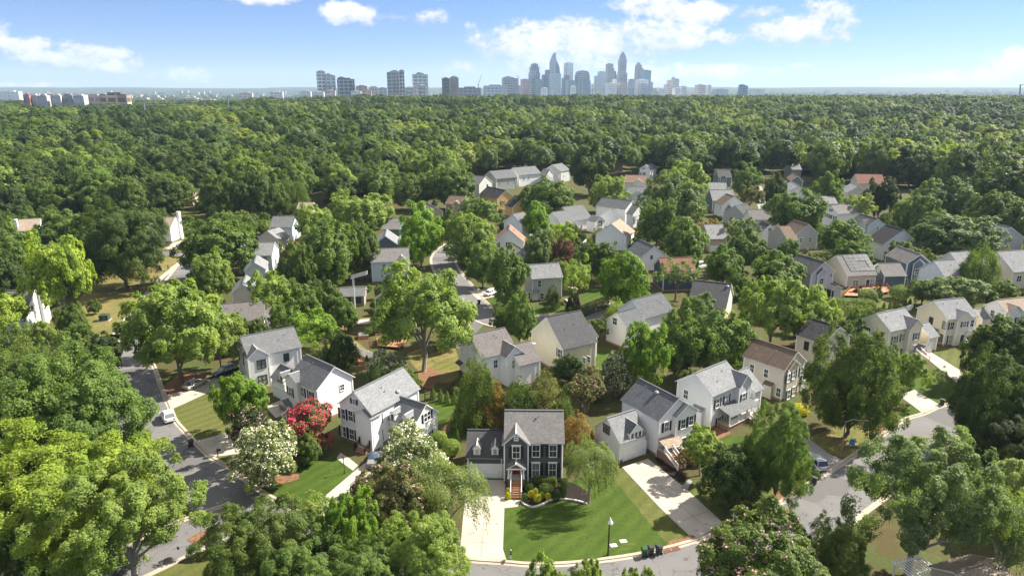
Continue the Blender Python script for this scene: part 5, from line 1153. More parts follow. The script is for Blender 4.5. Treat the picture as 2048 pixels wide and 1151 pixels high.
for a in [
    # foreground, left
    ('big2', 140, 868, 1125, 375, 'y', 'huge yellow green tree filling the bottom left corner'),
    ('big3', 272, 922, 1165, 300, 'l', 'pale airy sycamore over the bottom left street'),
    ('big1', 166, 698, 965, 305, 'g', 'tall mid green tree left of the white car'),
    ('big2', 40, 690, 940, 220, 'm', 'dark broad tree at the left edge below the conifers'),
    ('big1', -30, 800, 1060, 230, 'd', 'very dark tree touching the left edge above the yellow green one'),
    ('cone1', 120, 655, 800, 120, 'm', 'dark layered evergreen left of the small purple tree'), ('cone2', 40, 640, 790, 130, 'm', 'second layered evergreen at the left edge'), ('cone2', 178, 690, 800, 80, 'hz', 'greyish evergreen beside the bend of the street'),
    ('maple2', 222, 670, 745, 72, 'dd', 'small near black tree by the street bend'),
    ('bigc', 30, 1010, 1190, 160, 'm', 'dark tree with few white flowers in the bottom left corner', None, WHT),
    ('big2', 530, 1003, 1185, 215, 'm', 'dark glossy tree on the street corner at bottom'), ('column', 432, 1050, 1105, 42, 'd', 'clipped dark evergreen at the street corner'),
    ('sparse', 640, 985, 1125, 135, 'p', 'thin nearly bare grey tree at the bottom'), ('mid1', 712, 983, 1150, 115, 'b', 'bright lime feathery tree at the bottom centre'),
    ('big1', 850, 1032, 1200, 195, 'l', 'rounded yellowish tree at the bottom left of the driveway'), ('big1', 620, 1085, 1230, 200, 'g', 'leafy green tree cut by the bottom edge'), ('big2', 740, 1090, 1240, 170, 'g', 'bushy tree at the bottom edge below the lime tree'),
    ('bigc', 790, 920, 1085, 190, 'o', 'olive tree with faint pink tips behind the driveway', None, PNK), ('willow2', 895, 932, 1075, 150, 'w', 'drooping birch leaning over the driveway'),
    ('mid1', 1092, 1118, 1290, 95, 'l', 'light green treetop at the bottom, leftmost of three'), ('mid1', 1172, 1122, 1290, 90, 'l', 'light green treetop at the bottom, middle of three'), ('mid1', 1265, 1136, 1290, 85, 'l', 'light green treetop at the bottom, right of three'),
    ('bigc', 1505, 1020, 1240, 300, 'm', 'large dark crape myrtle with pink flowers at bottom right', None, PNK), ('big1', 1660, 1045, 1200, 140, 'm', 'dark shrubby tree right of the pink crape myrtle'),
    ('big3', 1814, 868, 1150, 288, 's', 'large silvery green maple at the bottom right'), ('willow1', 1985, 985, 1180, 150, 's', 'drooping tree in the bottom right corner'), ('bigc', 2022, 908, 1060, 140, 'p', 'pale whitish tree at the right edge', None, WHT),
    ('big1', 1965, 705, 915, 172, 'd', 'dark conical maple beside the right street'), ('big2', 2012, 820, 960, 150, 'dd', 'shadowy dark tree mass under the dark maple'), ('oak2', 2000, 632, 770, 140, 'd', 'dark tree in front of the tan roofed house'), ('maple1', 1960, 650, 770, 85, 'm', 'smaller dark tree by the shaded driveway'),
    ('big1', 1690, 655, 874, 180, 'm', 'big full dark green tree beside the street light'), ('light1', 1800, 700, 800, 88, 'l', 'small tree in front of the white stairs'), ('sparse', 1875, 735, 782, 45, 's', 'bare little tree on the right lawn'),
    ('oak3', 1458, 890, 1010, 126, 'd', 'dark rounded street tree near the wide driveway'), ('big1', 1545, 812, 1002, 130, 'g', 'bright street tree hiding the silver car'), ('light2', 1400, 858, 950, 90, 'l', 'light feathery bush tree before the porch'),
    ('willow1', 1178, 890, 1004, 106, 'w', 'weeping birch at the right corner of the charcoal house'),
    ('crape1', 822, 858, 985, 155, 'w', 'white flowering crape myrtle by the big white house', None, WHT), ('crape1', 540, 850, 975, 128, 'w', 'white flowering crape myrtle near the street', None, WHT), ('crape1', 772, 703, 768, 84, 'w', 'white flowering crape myrtle behind the big white house', None, WHT),
    ('crape3', 622, 808, 895, 100, 'm', 'brilliant red crape myrtle between the white houses', None, RED), ('crape3', 652, 865, 905, 34, 'm', 'little crimson shrub below the red crape myrtle', None, RED), ('oak3', 618, 866, 925, 60, 'm', 'round green shrub tree under the red crape myrtle'),
    ('mid1', 487, 750, 872, 118, 'b', 'bright green maple on the lawn by the white house'), ('crape2', 512, 815, 925, 110, 'dd', 'dark bronze tree between the maple and white blossoms', None, PNK),
    ('mid1', 365, 565, 768, 222, 'l', 'large light green maple beside the left street'), ('light1', 445, 612, 745, 120, 'l', 'airy tree above the black car'),
    ('maple2', 478, 632, 700, 58, 'm', 'dark cedar before the flat looking roof, left one'), ('maple2', 515, 636, 700, 48, 'm', 'dark cedar before the flat looking roof, right one'),
    ('light1', 628, 618, 705, 112, 'b', 'bright yellow green tree at the end of the white fence'), ('tall', 848, 524, 742, 212, 'l', 'tall pale barked tree with bright crown in the middle'), ('maple2', 905, 590, 690, 90, 'g', 'dense tree behind the tall pale one'),
    ('maple1', 1038, 588, 690, 62, 'g', 'slender tree standing by the street bend'), ('maple2', 1016, 498, 615, 92, 'g', 'full tree beside the white car in the middle'), ('maple1', 965, 487, 575, 72, 'g', 'leafy tree right of the middle street'),
    ('oak3', 942, 428, 530, 100, 'l', 'light green rounded tree where the middle street ends'), ('maple1', 843, 403, 535, 92, 'b', 'tall bright tree left of the middle street'), ('light1', 722, 380, 478, 132, 'l', 'golden green billowing tree in the left middle'), ('light1', 630, 405, 500, 90, 'l', 'soft pale tree left of the golden green one'),
    ('oak2', 665, 438, 582, 130, 'g', 'big green tree mass in the left middle'), ('oak3', 728, 440, 560, 70, 'm', 'round tree right of the big green mass'), ('maple2', 598, 485, 610, 72, 'm', 'upright tree right of the white gables'), ('light1', 545, 538, 650, 95, 'l', 'yellowish tree covering the beige gable'), ('maple1', 610, 568, 660, 75, 'g', 'leafy tree above the bright yellow green one'),
    ('oak1', 432, 502, 605, 85, 'l', 'small rounded tree by the upper left street'), ('oak1', 445, 432, 560, 142, 'g', 'broad round tree left of the pale grey house'),
    ('big2', 256, 400, 578, 172, 'd', 'massive dark dome shaped oak on the left lawn'), ('light1', 138, 460, 660, 122, 'y', 'lime yellow tree left of the massive oak'), ('maple1', 130, 420, 505, 100, 'g', 'green tree beside the tan roofed white house'),
    ('maple1', 190, 598, 628, 26, 'm', 'tiny round tree near the transformer box'), ('maple2', 132, 615, 670, 38, 'g', 'small bushy tree left of the transformer box'), ('oak2', 30, 505, 620, 84, 'd', 'dark spreading tree at the left edge'), ('light1', 15, 575, 690, 110, 'y', 'lime tree at the left edge above the evergreens'), ('light1', 80, 640, 700, 60, 'l', 'light shrubby tree under the stone gable'), ('maple1', 40, 455, 560, 100, 'g', 'green tree in front of the left white house'),
    # leylands
    ('cone1', 955, 686, 850, 92, 'm', 'tallest dark cypress behind the charcoal house'), ('cone2', 988, 752, 852, 78, 'br', 'orange tinged cypress beside the tallest one'), ('cone1', 1040, 745, 845, 84, 'd', 'dark cypress above the charcoal roof'), ('cone2', 1088, 735, 838, 92, 'o', 'olive cypress right of the dark one'), ('cone1', 1015, 770, 855, 70, 'd', 'dark cypress in the middle of the evergreen screen'), ('cone2', 1152, 818, 905, 84, 'br', 'rusty orange cypress at the roof corner'), ('cone1', 1125, 780, 870, 60, 'd', 'dark cypress at the end of the screen'),
    ('oak3', 1138, 708, 768, 68, 'd', 'dark round bush below the cream gable'), ('crape2', 1170, 742, 825, 88, 'o', 'olive crape myrtle with bronzed top', None, PNK),
    ('maple2', 1285, 645, 790, 92, 'b', 'bright dense maple right of the cream house'), ('crape1', 1232, 705, 792, 72, 'm', 'white flowering bush left of the bright maple', None, WHT), ('maple1', 1348, 618, 760, 92, 'g', 'tall olive green tree in the right centre'), ('oak2', 1432, 622, 755, 132, 'g', 'broad tree behind the porch house'), ('light1', 1395, 588, 660, 85, 'g', 'green tree under the long dark roof'),
    ('mid1', 1538, 555, 700, 140, 'l', 'feathery yellow green tree right of the dark roof'), ('maple1', 1622, 572, 695, 100, 'l', 'smaller feathery yellow green tree before the lilac house'), ('light2', 1262, 632, 672, 40, 'l', 'small bright tree before the white staggered gables'),
    ('oak3', 1245, 503, 620, 102, 'b', 'electric lime tree in the centre'), ('sparse', 1350, 515, 600, 90, 's', 'wispy thin tree before the red roof'), ('sparse', 1152, 512, 625, 80, 'l', 'open branched tree beside the grey green house'), ('cone1', 1105, 560, 618, 30, 'd', 'dark magnolia against the grey green wall'), ('cone1', 1146, 575, 622, 30, 'dd', 'dark cone tree right of the porch'),
    ('maple1', 1370, 435, 530, 100, 'g', 'leafy tree left of the mustard wall'), ('crape2', 1480, 432, 500, 62, 's', 'greyish tree with pale flowers right of the mustard wall', None, WHT), ('oak2', 1445, 492, 575, 82, 'g', 'green tree above the long dark roof'), ('oak2', 1552, 505, 590, 112, 'g', 'wide green tree between dark roof and lilac house'), ('maple1', 1485, 455, 545, 80, 'g', 'mid green tree below the broad grey roof'), ('maple2', 1575, 478, 528, 46, 'g', 'small tree before the greige gable'),
    ('oak1', 1900, 428, 530, 160, 'hz', 'large dull green tree in the right middle'), ('cone1', 1950, 472, 590, 82, 'm', 'dark irregular conifer in the right middle'), ('light1', 1905, 553, 622, 132, 's', 'greyish green tree above the cream house'), ('maple2', 1845, 560, 610, 60, 's', 'grey green bush tree by the slate blue house'), ('maple2', 1995, 560, 625, 70, 'm', 'dark tree above the tan roof'),
    ('oak2', 1680, 438, 520, 92, 'g', 'green tree before the blue grey house'), ('oak1', 1697, 478, 545, 76, 'g', 'round tree before the solar house'), ('cone2', 1755, 458, 508, 32, 'd', 'little dark conifer by the white porch'), ('oak1', 1800, 480, 540, 60, 'm', 'dark tree right of the white black roofed house'), ('ball', 1734, 577, 602, 34, 's', 'round silvery shrub by the deck'), ('ball', 1798, 570, 598, 36, 's', 'round silvery shrub below the slate blue house'),
    ('oak3', 1825, 388, 470, 82, 'g', 'spreading tree before the lilac gable'), ('oak2', 1875, 355, 452, 108, 'hz', 'broad tree at the foot of the right woods'), ('oak3', 1995, 385, 480, 105, 'm', 'dark tree above the grey lilac house'), ('maple2', 1757, 358, 440, 62, 'dd', 'bluish dark tree hiding the brick red roof'), ('maple1', 1650, 342, 425, 62, 'g', 'round fresh tree right of the stacked gables'), ('light1', 1712, 385, 450, 60, 'p', 'feathery pale tree below the brick red roof'),
    ('oak2', 1585, 380, 478, 112, 'g', 'leaning oak with forked trunk on the right'), ('light2', 1498, 370, 428, 58, 'o', 'olive tree by the far street'), ('maple1', 1545, 345, 425, 45, 'd', 'dark tree at the far street end'),
    ('oak3', 1345, 345, 460, 118, 's', 'grey green wide tree in the upper centre'), ('oak1', 1312, 395, 500, 78, 'g', 'round saturated tree right of the stepped gable'), ('oak1', 1215, 350, 425, 72, 'l', 'light round tree left of the orange brown roof'), ('oak2', 1180, 275, 390, 108, 'd', 'giant dark oak beside the townhouses'), ('oak1', 1100, 358, 448, 112, 'g', 'wide green tree behind the grey complex'), ('maple1', 1052, 372, 430, 48, 'm', 'dark tree right of the yellow house'), ('maple1', 1072, 402, 478, 62, 'b', 'bright tree left of the grey complex'),
    ('light1', 962, 395, 465, 82, 'g', 'loose tree before the yellow house'), ('crape1', 935, 395, 450, 45, 's', 'white tipped tree beside the chocolate roof', None, WHT), ('maple1', 900, 415, 478, 42, 'm', 'dark tree below the chocolate roof'), ('oak1', 905, 330, 420, 90, 'g', 'green tree left of the townhouse row'), ('light2', 1365, 322, 420, 112, 'l', 'yellow green tree below the far woods'), ('maple1', 1490, 325, 400, 60, 'g', 'tree beside the dark roofed green house'),
    ('crape3', 1125, 478, 545, 40, 'd', 'deep red crape myrtle in the centre', None, (.3, .05, .07)), ('oak3', 1080, 458, 545, 70, 's', 'grey green tree left of the deep red one'), ('light1', 1118, 442, 510, 66, 'y', 'yellowish tree above the deep red one'), ('maple2', 1200, 482, 570, 80, 'm', 'mid green tree left of the lime one'), ('cone1', 1147, 440, 475, 22, 'd', 'tiny conifer beside the sunroom'), ('cone2', 1192, 450, 495, 26, 'o', 'olive conifer right of the sunroom'), ('crape3', 1283, 460, 490, 24, 'gy', 'golden shrub beside the white slate gable', None, (.5, .35, .03)),
    ('oak2', 1415, 440, 490, 60, 'br', 'bronzed dark tree left of the mustard wall'), ('cone1', 1455, 405, 436, 16, 'd', 'little spruce against the white wall'), ('maple1', 690, 595, 660, 60, 'g', 'green tree left of the garden pavilion'), ('maple1', 655, 560, 640, 60, 'm', 'dark green tree beside the yellowish tree'), ('light1', 575, 600, 680, 70, 'g', 'green tree right of the flat looking roof'),
    ('oak1', 440, 345, 434, 78, 'm', 'mid green tree right of the shady lawn beyond the cross street'), ('oak2', 505, 340, 442, 88, 'd', 'dark full tree at the wood edge behind the pale grey house'), ('cone1', 578, 342, 426, 46, 'm', 'tall pine at the wood edge left of the tan roof'), ('cone2', 604, 352, 424, 36, 'g', 'shorter pine touching the tan roof'), ('maple1', 545, 350, 434, 62, 'm', 'slender tree left of the two pines'),
    ('oak3', 325, 358, 433, 84, 'd', 'dark tree behind the house with the tall white chimney'), ('oak2', 762, 330, 410, 92, 'g', 'green tree at the wood edge above the golden green one'), ('oak1', 828, 345, 420, 78, 'm', 'round tree at the wood edge left of the chocolate roof'), ('oak1', 255, 350, 445, 80, 'm', 'tree at the wood edge just above the massive oak'), ('oak2', 690, 345, 416, 80, 'd', 'dark tree at the wood edge behind the golden green one'),
    ('ball', 1405, 850, 876, 22, 'm', 'clipped round shrub at the porch corner'), ('ball', 1532, 804, 826, 22, 'm', 'clipped round shrub at the cream house corner'), ('ball', 1372, 898, 928, 32, 'br', 'brownish clipped shrub beside the brick stairs'), ('ball', 1402, 885, 922, 38, 'br', 'larger brownish clipped shrub beside the brick stairs'), ('ball', 1600, 808, 826, 34, 'gy', 'golden shrub below the cream house'), ('ball', 1577, 802, 822, 26, 'g', 'green shrub left of the golden one'),
    ('ball', 878, 862, 890, 32, 'l', 'lime hydrangea beside the white wing, upper one'), ('ball', 903, 878, 908, 34, 'l', 'lime hydrangea beside the white wing, lower one'), ('ball', 1057, 963, 981, 17, 'd', 'dark clipped ball beside the brick steps'), ('ball', 1128, 955, 976, 17, 'd', 'dark clipped ball at the house corner'), ('ball', 1112, 977, 1000, 17, 'dd', 'dark ball in the mulched bed, left one'), ('ball', 1126, 970, 995, 15, 'dd', 'dark ball in the mulched bed, right one'),
    ('ball', 1062, 980, 994, 13, 'gy', 'yellow ball shrub nearest the steps'), ('ball', 1071, 975, 990, 11, 'gy', 'yellow ball shrub at the back of the bed'), ('ball', 1075, 987, 1002, 15, 'gy', 'yellow ball shrub nearest the stone edging'), ('ball', 1083, 983, 997, 12, 'y', 'yellow green ball shrub in the middle of the bed'), ('ball', 1096, 985, 998, 12, 'gy', 'yellow ball shrub at the right of the bed'), ('ball', 1016, 974, 988, 10, 'gy', 'yellow shrub left of the brick steps, upper one'), ('ball', 1016, 983, 997, 11, 'gy', 'yellow shrub left of the brick steps, lower one'), ('ball', 1049, 985, 1002, 11, 'm', 'green shrub at the right foot of the steps'), ('ball', 1092, 968, 986, 28, 'm', 'wide clipped shrub before the lower windows'),
    ('ball', 452, 765, 775, 14, 'd', 'small dark ball beside the white car drive'), ('ball', 434, 778, 790, 15, 'g', 'green shrub by the lamp post')]:
    T(*a)
g = ground(1089, 970); place_tree('block', g.x, g.y, 0, 3.3, 1.3, 'm', 'clipped dark hedge below the front windows', wy=1.1, rz=0.0)
g0, g1 = ground(1655, 622), ground(1748, 628); place_tree('block', (g0.x + g1.x) / 2, (g0.y + g1.y) / 2, 0, (g1 - g0).length, 3.4, 'm', 'long tall hedge below the solar house', wy=3.4, rz=math.atan2(g1.y - g0.y, g1.x - g0.x))
g0, g1 = ground(1163, 632), ground(1212, 612); place_tree('block', (g0.x + g1.x) / 2, (g0.y + g1.y) / 2, 0, (g1 - g0).length, 2.4, 'd', 'dark hedge along the centre backyard', wy=2.0, rz=math.atan2(g1.y - g0.y, g1.x - g0.x))
for i, (x, y) in enumerate([(866, 798), (881, 801), (894, 804), (908, 807)]): T('column', x, y - 24, y, 14, 'g', 'small arborvitae in the row of four behind the big white house', 'backyard row of four arborvitae')
for i, (x, y) in enumerate([(914, 882), (922, 872), (930, 860), (938, 850), (946, 840)]): T('column', x, y - 27, y, 12, 'g', 'narrow arborvitae in the diagonal row left of the charcoal garage', 'diagonal row of arborvitae')
for i, (x, y) in enumerate([(1767, 618), (1779, 617), (1790, 616), (1801, 614), (1810, 612), (1819, 610)]): T('column', x, y - 14, y, 8, 'm', 'little arborvitae in the row below the slate blue house', 'arborvitae row on the right')
for i, (x, y) in enumerate([(703, 698), (713, 706), (734, 722)]): T('column', x, y - 13, y, 8, 'd', 'young evergreen along the white fence', 'young evergreens along the white fence')

FM = [(-400, 452), (250, 448), (330, 432), (420, 432), (470, 440), (560, 430), (700, 425), (860, 402), (900, 388), (950, 352), (1130, 350), (1230, 352), (1300, 358), (1420, 362), (1500, 365), (1580, 362), (1620, 368), (1700, 372), (1790, 378), (1830, 385), (1870, 400), (1930, 430), (2000, 452), (2500, 470)]
def fmask(px):
    for (a, ya), (b, yb) in zip(FM, FM[1:]):
        if a <= px <= b: return ya + (yb - ya) * (px - a) / (b - a)
    return 450
def near_house(x, y, m):
    for (hx, hy, e, l, w) in HOUSE_FOOT:
        dx, dy = x - hx, y - hy
        if abs(dx * e.x + dy * e.y) < l + m and abs(-dx * e.y + dy * e.x) < w + m: return True
    return False
VIEWGAP = []   # keep the sight line to far roofs open
for (hx, hy, e, l, w) in HOUSE_FOOT:
    if hy > 330: VIEWGAP.append((hx, hy, l))

# ---- smaller trees filling the gaps between the houses
def inpoly(x, y, P):
    c = False; n = len(P)
    for i in range(n):
        (x1, y1), (x2, y2) = P[i], P[i - 1]
        if (y1 > y) != (y2 > y) and x < (x2 - x1) * (y - y1) / (y2 - y1) + x1: c = not c
    return c
ROADS = [(offs(NKs, 4.1), 5.2), (LL, 4.6), (UL, 4.6), (CS, 4.2), (MR, 4.8), (SW, 1.8), (UR, 3.5)]
def on_road(x, y, m=0):
    for L, w in ROADS:
        for a, b_ in zip(L, L[1:]):
            dx, dy = b_.x - a.x, b_.y - a.y; k = max(0, min(1, ((x - a.x) * dx + (y - a.y) * dy) / (dx * dx + dy * dy + 1e-9)))
            if (x - a.x - dx * k) ** 2 + (y - a.y - dy * k) ** 2 < (w + m) ** 2: return True
    return False
IZ = [('left edge of the neighbourhood', -9e9, 480), ('left middle of the neighbourhood', 480, 860), ('centre of the neighbourhood', 860, 1300), ('right middle of the neighbourhood', 1300, 1680), ('far right of the neighbourhood', 1680, 9e9)]
n_fill = [0, 0]
y = 112.0
while y < 430:
    stp = 6.2 if y < 220 else 7.0; x = -.8 * y - 8
    while x < .8 * y + 8:
        X = x + rnd.uniform(-.45, .45) * stp; Y = y + rnd.uniform(-.45, .45) * stp; x += stp
        z = terrain(X, Y); px, py = proj((X, Y, z))
        if not (-40 < px < 2090) or py < fmask(px) - 4: continue
        if near_house(X, Y, 1.2) or on_road(X, Y, 1.5): continue
        if any(inpoly(X, Y, P) for P, nm in AREAS): continue
        if any((X - a) ** 2 + (Y - b_) ** 2 < (r * .8 + 1.2) ** 2 for a, b_, r in TREE_FOOT): continue
        gap = 1e9
        for hx, hy, e, l, w in HOUSE_FOOT:
            D = hy - Y
            if 0 < D < 40 and abs(X - hx * Y / hy) < max(l, w) + 1.0: gap = min(gap, D)
        h = rnd.uniform(5, 9.0) if gap > 38 else rnd.uniform(1.3, 2.6) if gap < 14 else rnd.uniform(2.6, 4.6)
        zn = next(q for q in IZ if q[1] <= px < q[2])[0]; r = rnd.random(); c, nm = ('d', 'dark green') if r < .3 else ('m', 'mid green') if r < .55 else ('g', 'fresh green') if r < .82 else ('l', 'yellowish green')
        if h < 3.2:
            if n_fill[1] > 190: continue
            n_fill[1] += 1; place_tree(rnd.choice(['oak3', 'ball', 'maple2']), X, Y, z, h * rnd.uniform(.9, 1.35), h, c, nm + ' garden shrub close to a house in the ' + zn, nm + ' garden shrubs of the ' + zn, name='shrub')
        else:
            if n_fill[0] > 295 or (Y < 260 and rnd.random() < .15) or (px > 860 and Y > 140 and rnd.random() < .45): continue
            n_fill[0] += 1; place_tree(rnd.choice(['oak3', 'maple1', 'maple2', 'light1', 'oak1', 'cone1']), X, Y, z, h * rnd.uniform(.7, 1.0), h, c, nm + ' small tree between houses in the ' + zn, nm + ' small trees between houses in the ' + zn, name='small_tree')
    y += stp * .95
print('infill trees, shrubs', n_fill)
# ---- the woodland: nearest trees one by one, the rest as one mass
cand = []
y = 205.0
while y < 2900:
    stp = 16 if y < 620 else 18 if y < 1100 else 18
    hw = .86 * y + 60; x = -hw
    while x < hw:
        X = x + rnd.uniform(-.42, .42) * stp; Y = y + rnd.uniform(-.42, .42) * stp
        x += stp
        if rnd.random() < .05: continue
        z = terrain(X, Y); px, py = proj((X, Y, z))
        if py > fmask(px): continue
        if near_house(X, Y, 4.5): continue
        low = any(hy - 30 < Y < hy and abs(X - hx * Y / hy) < l + 1 for hx, hy, l in VIEWGAP)
        if low and rnd.random() < .2: continue
        if any((X - a) ** 2 + (Y - b) ** 2 < (r + 3.0) ** 2 for a, b, r in TREE_FOOT[:260]): continue
        vis = -140 < px < 2190
        if 1250 < Y < 2900 and rnd.random() < .25: continue
        cand.append((Y, X, z, px, vis, low))
    y += stp * .92
y = 2900.0
while y < 7000:
    stp = 34 + (y - 2900) * .012; x = -.86 * y
    while x < .86 * y:
        X = x + rnd.uniform(-.5, .5) * stp; Y = y + rnd.uniform(-.5, .5) * stp * 2; x += stp
        if rnd.random() < .5 + .5 * noise.noise(Vector((X / 300, Y / 500, 8))): cand.append((Y, X, terrain(X, Y) - 4, -9999, False, False))
    y += stp * 3
cand.sort()
n_ind = 130 + 0 * (len([t for t in TREES if not t.name.startswith(('shrub', 'hedge', 'arbor'))])); print('individual woodland trees', n_ind, 'of', len(cand))
ZN = [('left woodland behind the massive oak', -9e9, 560), ('woodland behind the left middle houses', 560, 900), ('woodland behind the townhouses', 900, 1330), ('woodland behind the right houses', 1330, 1740), ('dark woods at the far right', 1740, 9e9)]
rest = []
keys = ['oak1', 'oak2', 'oak3', 'maple1', 'maple2', 'far4']
for i, (Y, X, z, px, vis, low) in enumerate(cand):
    hvar = .5 + .5 * noise.noise(Vector((X / 60, Y / 60, 5)))
    h = 16 + 7 * hvar + rnd.uniform(-4, 5); w = max(12, min(31, h * rnd.uniform(.8, 1.4)))
    if px < 500 and Y > 700: h *= .85
    if low: h *= .4; w *= .45
    if Y > 2900: w = rnd.uniform(20, 44); h = rnd.uniform(15, 24)
    if px > 1740 and Y < 500: h *= 1.08
    if vis and n_ind > 0:
        n_ind -= 1; zn = next(q for q in ZN if q[1] <= px < q[2]); r = rnd.random(); right = px > 1300
        c, nm = (('d', 'dark green') if r < (.5 if right else .38) else ('m', 'mid green') if r < .66 else ('g', 'fresh green') if r < .86 else ('l', 'light yellowish green'))
        place_tree(rnd.choice(keys), X, Y, z, w, h, c, nm + ' tree in the closed canopy of the ' + zn[0], nm + ' trees of the ' + zn[0], name='woodland_tree')
    else: rest.append((X, Y, z, w, h, min(1, max(0, (.5 - .12 * sstep(500, 900, Y)) + .75 * noise.noise(Vector((X / 85, Y / 110, 2.2))) + rnd.gauss(0, .26)))))  # mean tone falls with distance: cloud shadow painted into far crowns, random otherwise
def forest_mass(name, pts, label):
    me = bpy.data.meshes.new(name); me.from_pydata([(p[0], p[1], p[2]) for p in pts], [], [])
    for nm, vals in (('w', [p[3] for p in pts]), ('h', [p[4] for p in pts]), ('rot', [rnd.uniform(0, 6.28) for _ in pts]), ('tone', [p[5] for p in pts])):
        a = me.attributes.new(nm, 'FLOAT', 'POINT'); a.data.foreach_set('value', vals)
    a = me.attributes.new('pick', 'INT', 'POINT'); a.data.foreach_set('value', [rnd.randrange(4) for _ in pts])
    o = link(bpy.data.objects.new(name, me)); tag(o, label, 'woodland', kind='stuff')
    pc = bpy.data.collections.new('tree_kinds')
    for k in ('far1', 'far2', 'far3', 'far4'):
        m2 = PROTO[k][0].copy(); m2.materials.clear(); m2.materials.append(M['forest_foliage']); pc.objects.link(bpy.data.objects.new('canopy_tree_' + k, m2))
    g = bpy.data.node_groups.new('scatter', 'GeometryNodeTree')
    g.interface.new_socket('Geometry', in_out='INPUT', socket_type='NodeSocketGeometry'); g.interface.new_socket('Geometry', in_out='OUTPUT', socket_type='NodeSocketGeometry')
    n = g.nodes; gi = n.new('NodeGroupInput'); go = n.new('NodeGroupOutput'); mp = n.new('GeometryNodeMeshToPoints'); ip = n.new('GeometryNodeInstanceOnPoints'); ci = n.new('GeometryNodeCollectionInfo')
    ci.inputs['Collection'].default_value = pc; ci.inputs['Separate Children'].default_value = True; ci.inputs['Reset Children'].default_value = True
    def na(nm, ty='FLOAT'):
        q = n.new('GeometryNodeInputNamedAttribute'); q.data_type = ty; q.inputs['Name'].default_value = nm; return q.outputs['Attribute']
    cs = n.new('ShaderNodeCombineXYZ'); w_ = na('w'); g.links.new(w_, cs.inputs[0]); g.links.new(w_, cs.inputs[1]); g.links.new(na('h'), cs.inputs[2])
    cr_ = n.new('ShaderNodeCombineXYZ'); g.links.new(na('rot'), cr_.inputs[2])
    g.links.new(gi.outputs[0], mp.inputs['Mesh']); g.links.new(mp.outputs[0], ip.inputs['Points']); g.links.new(ci.outputs[0], ip.inputs['Instance'])
    ip.inputs['Pick Instance'].default_value = True; g.links.new(na('pick', 'INT'), ip.inputs['Instance Index']); g.links.new(cs.outputs[0], ip.inputs['Scale'])
    er = n.new('FunctionNodeEulerToRotation'); g.links.new(cr_.outputs[0], er.inputs[0]); g.links.new(er.outputs[0], ip.inputs['Rotation'])
    g.links.new(ip.outputs[0], go.inputs[0])
    md = o.modifiers.new('scatter', 'NODES'); md.node_group = g
forest_mass('woodland', rest, 'unbroken green woodland canopy stretching to the skyline')
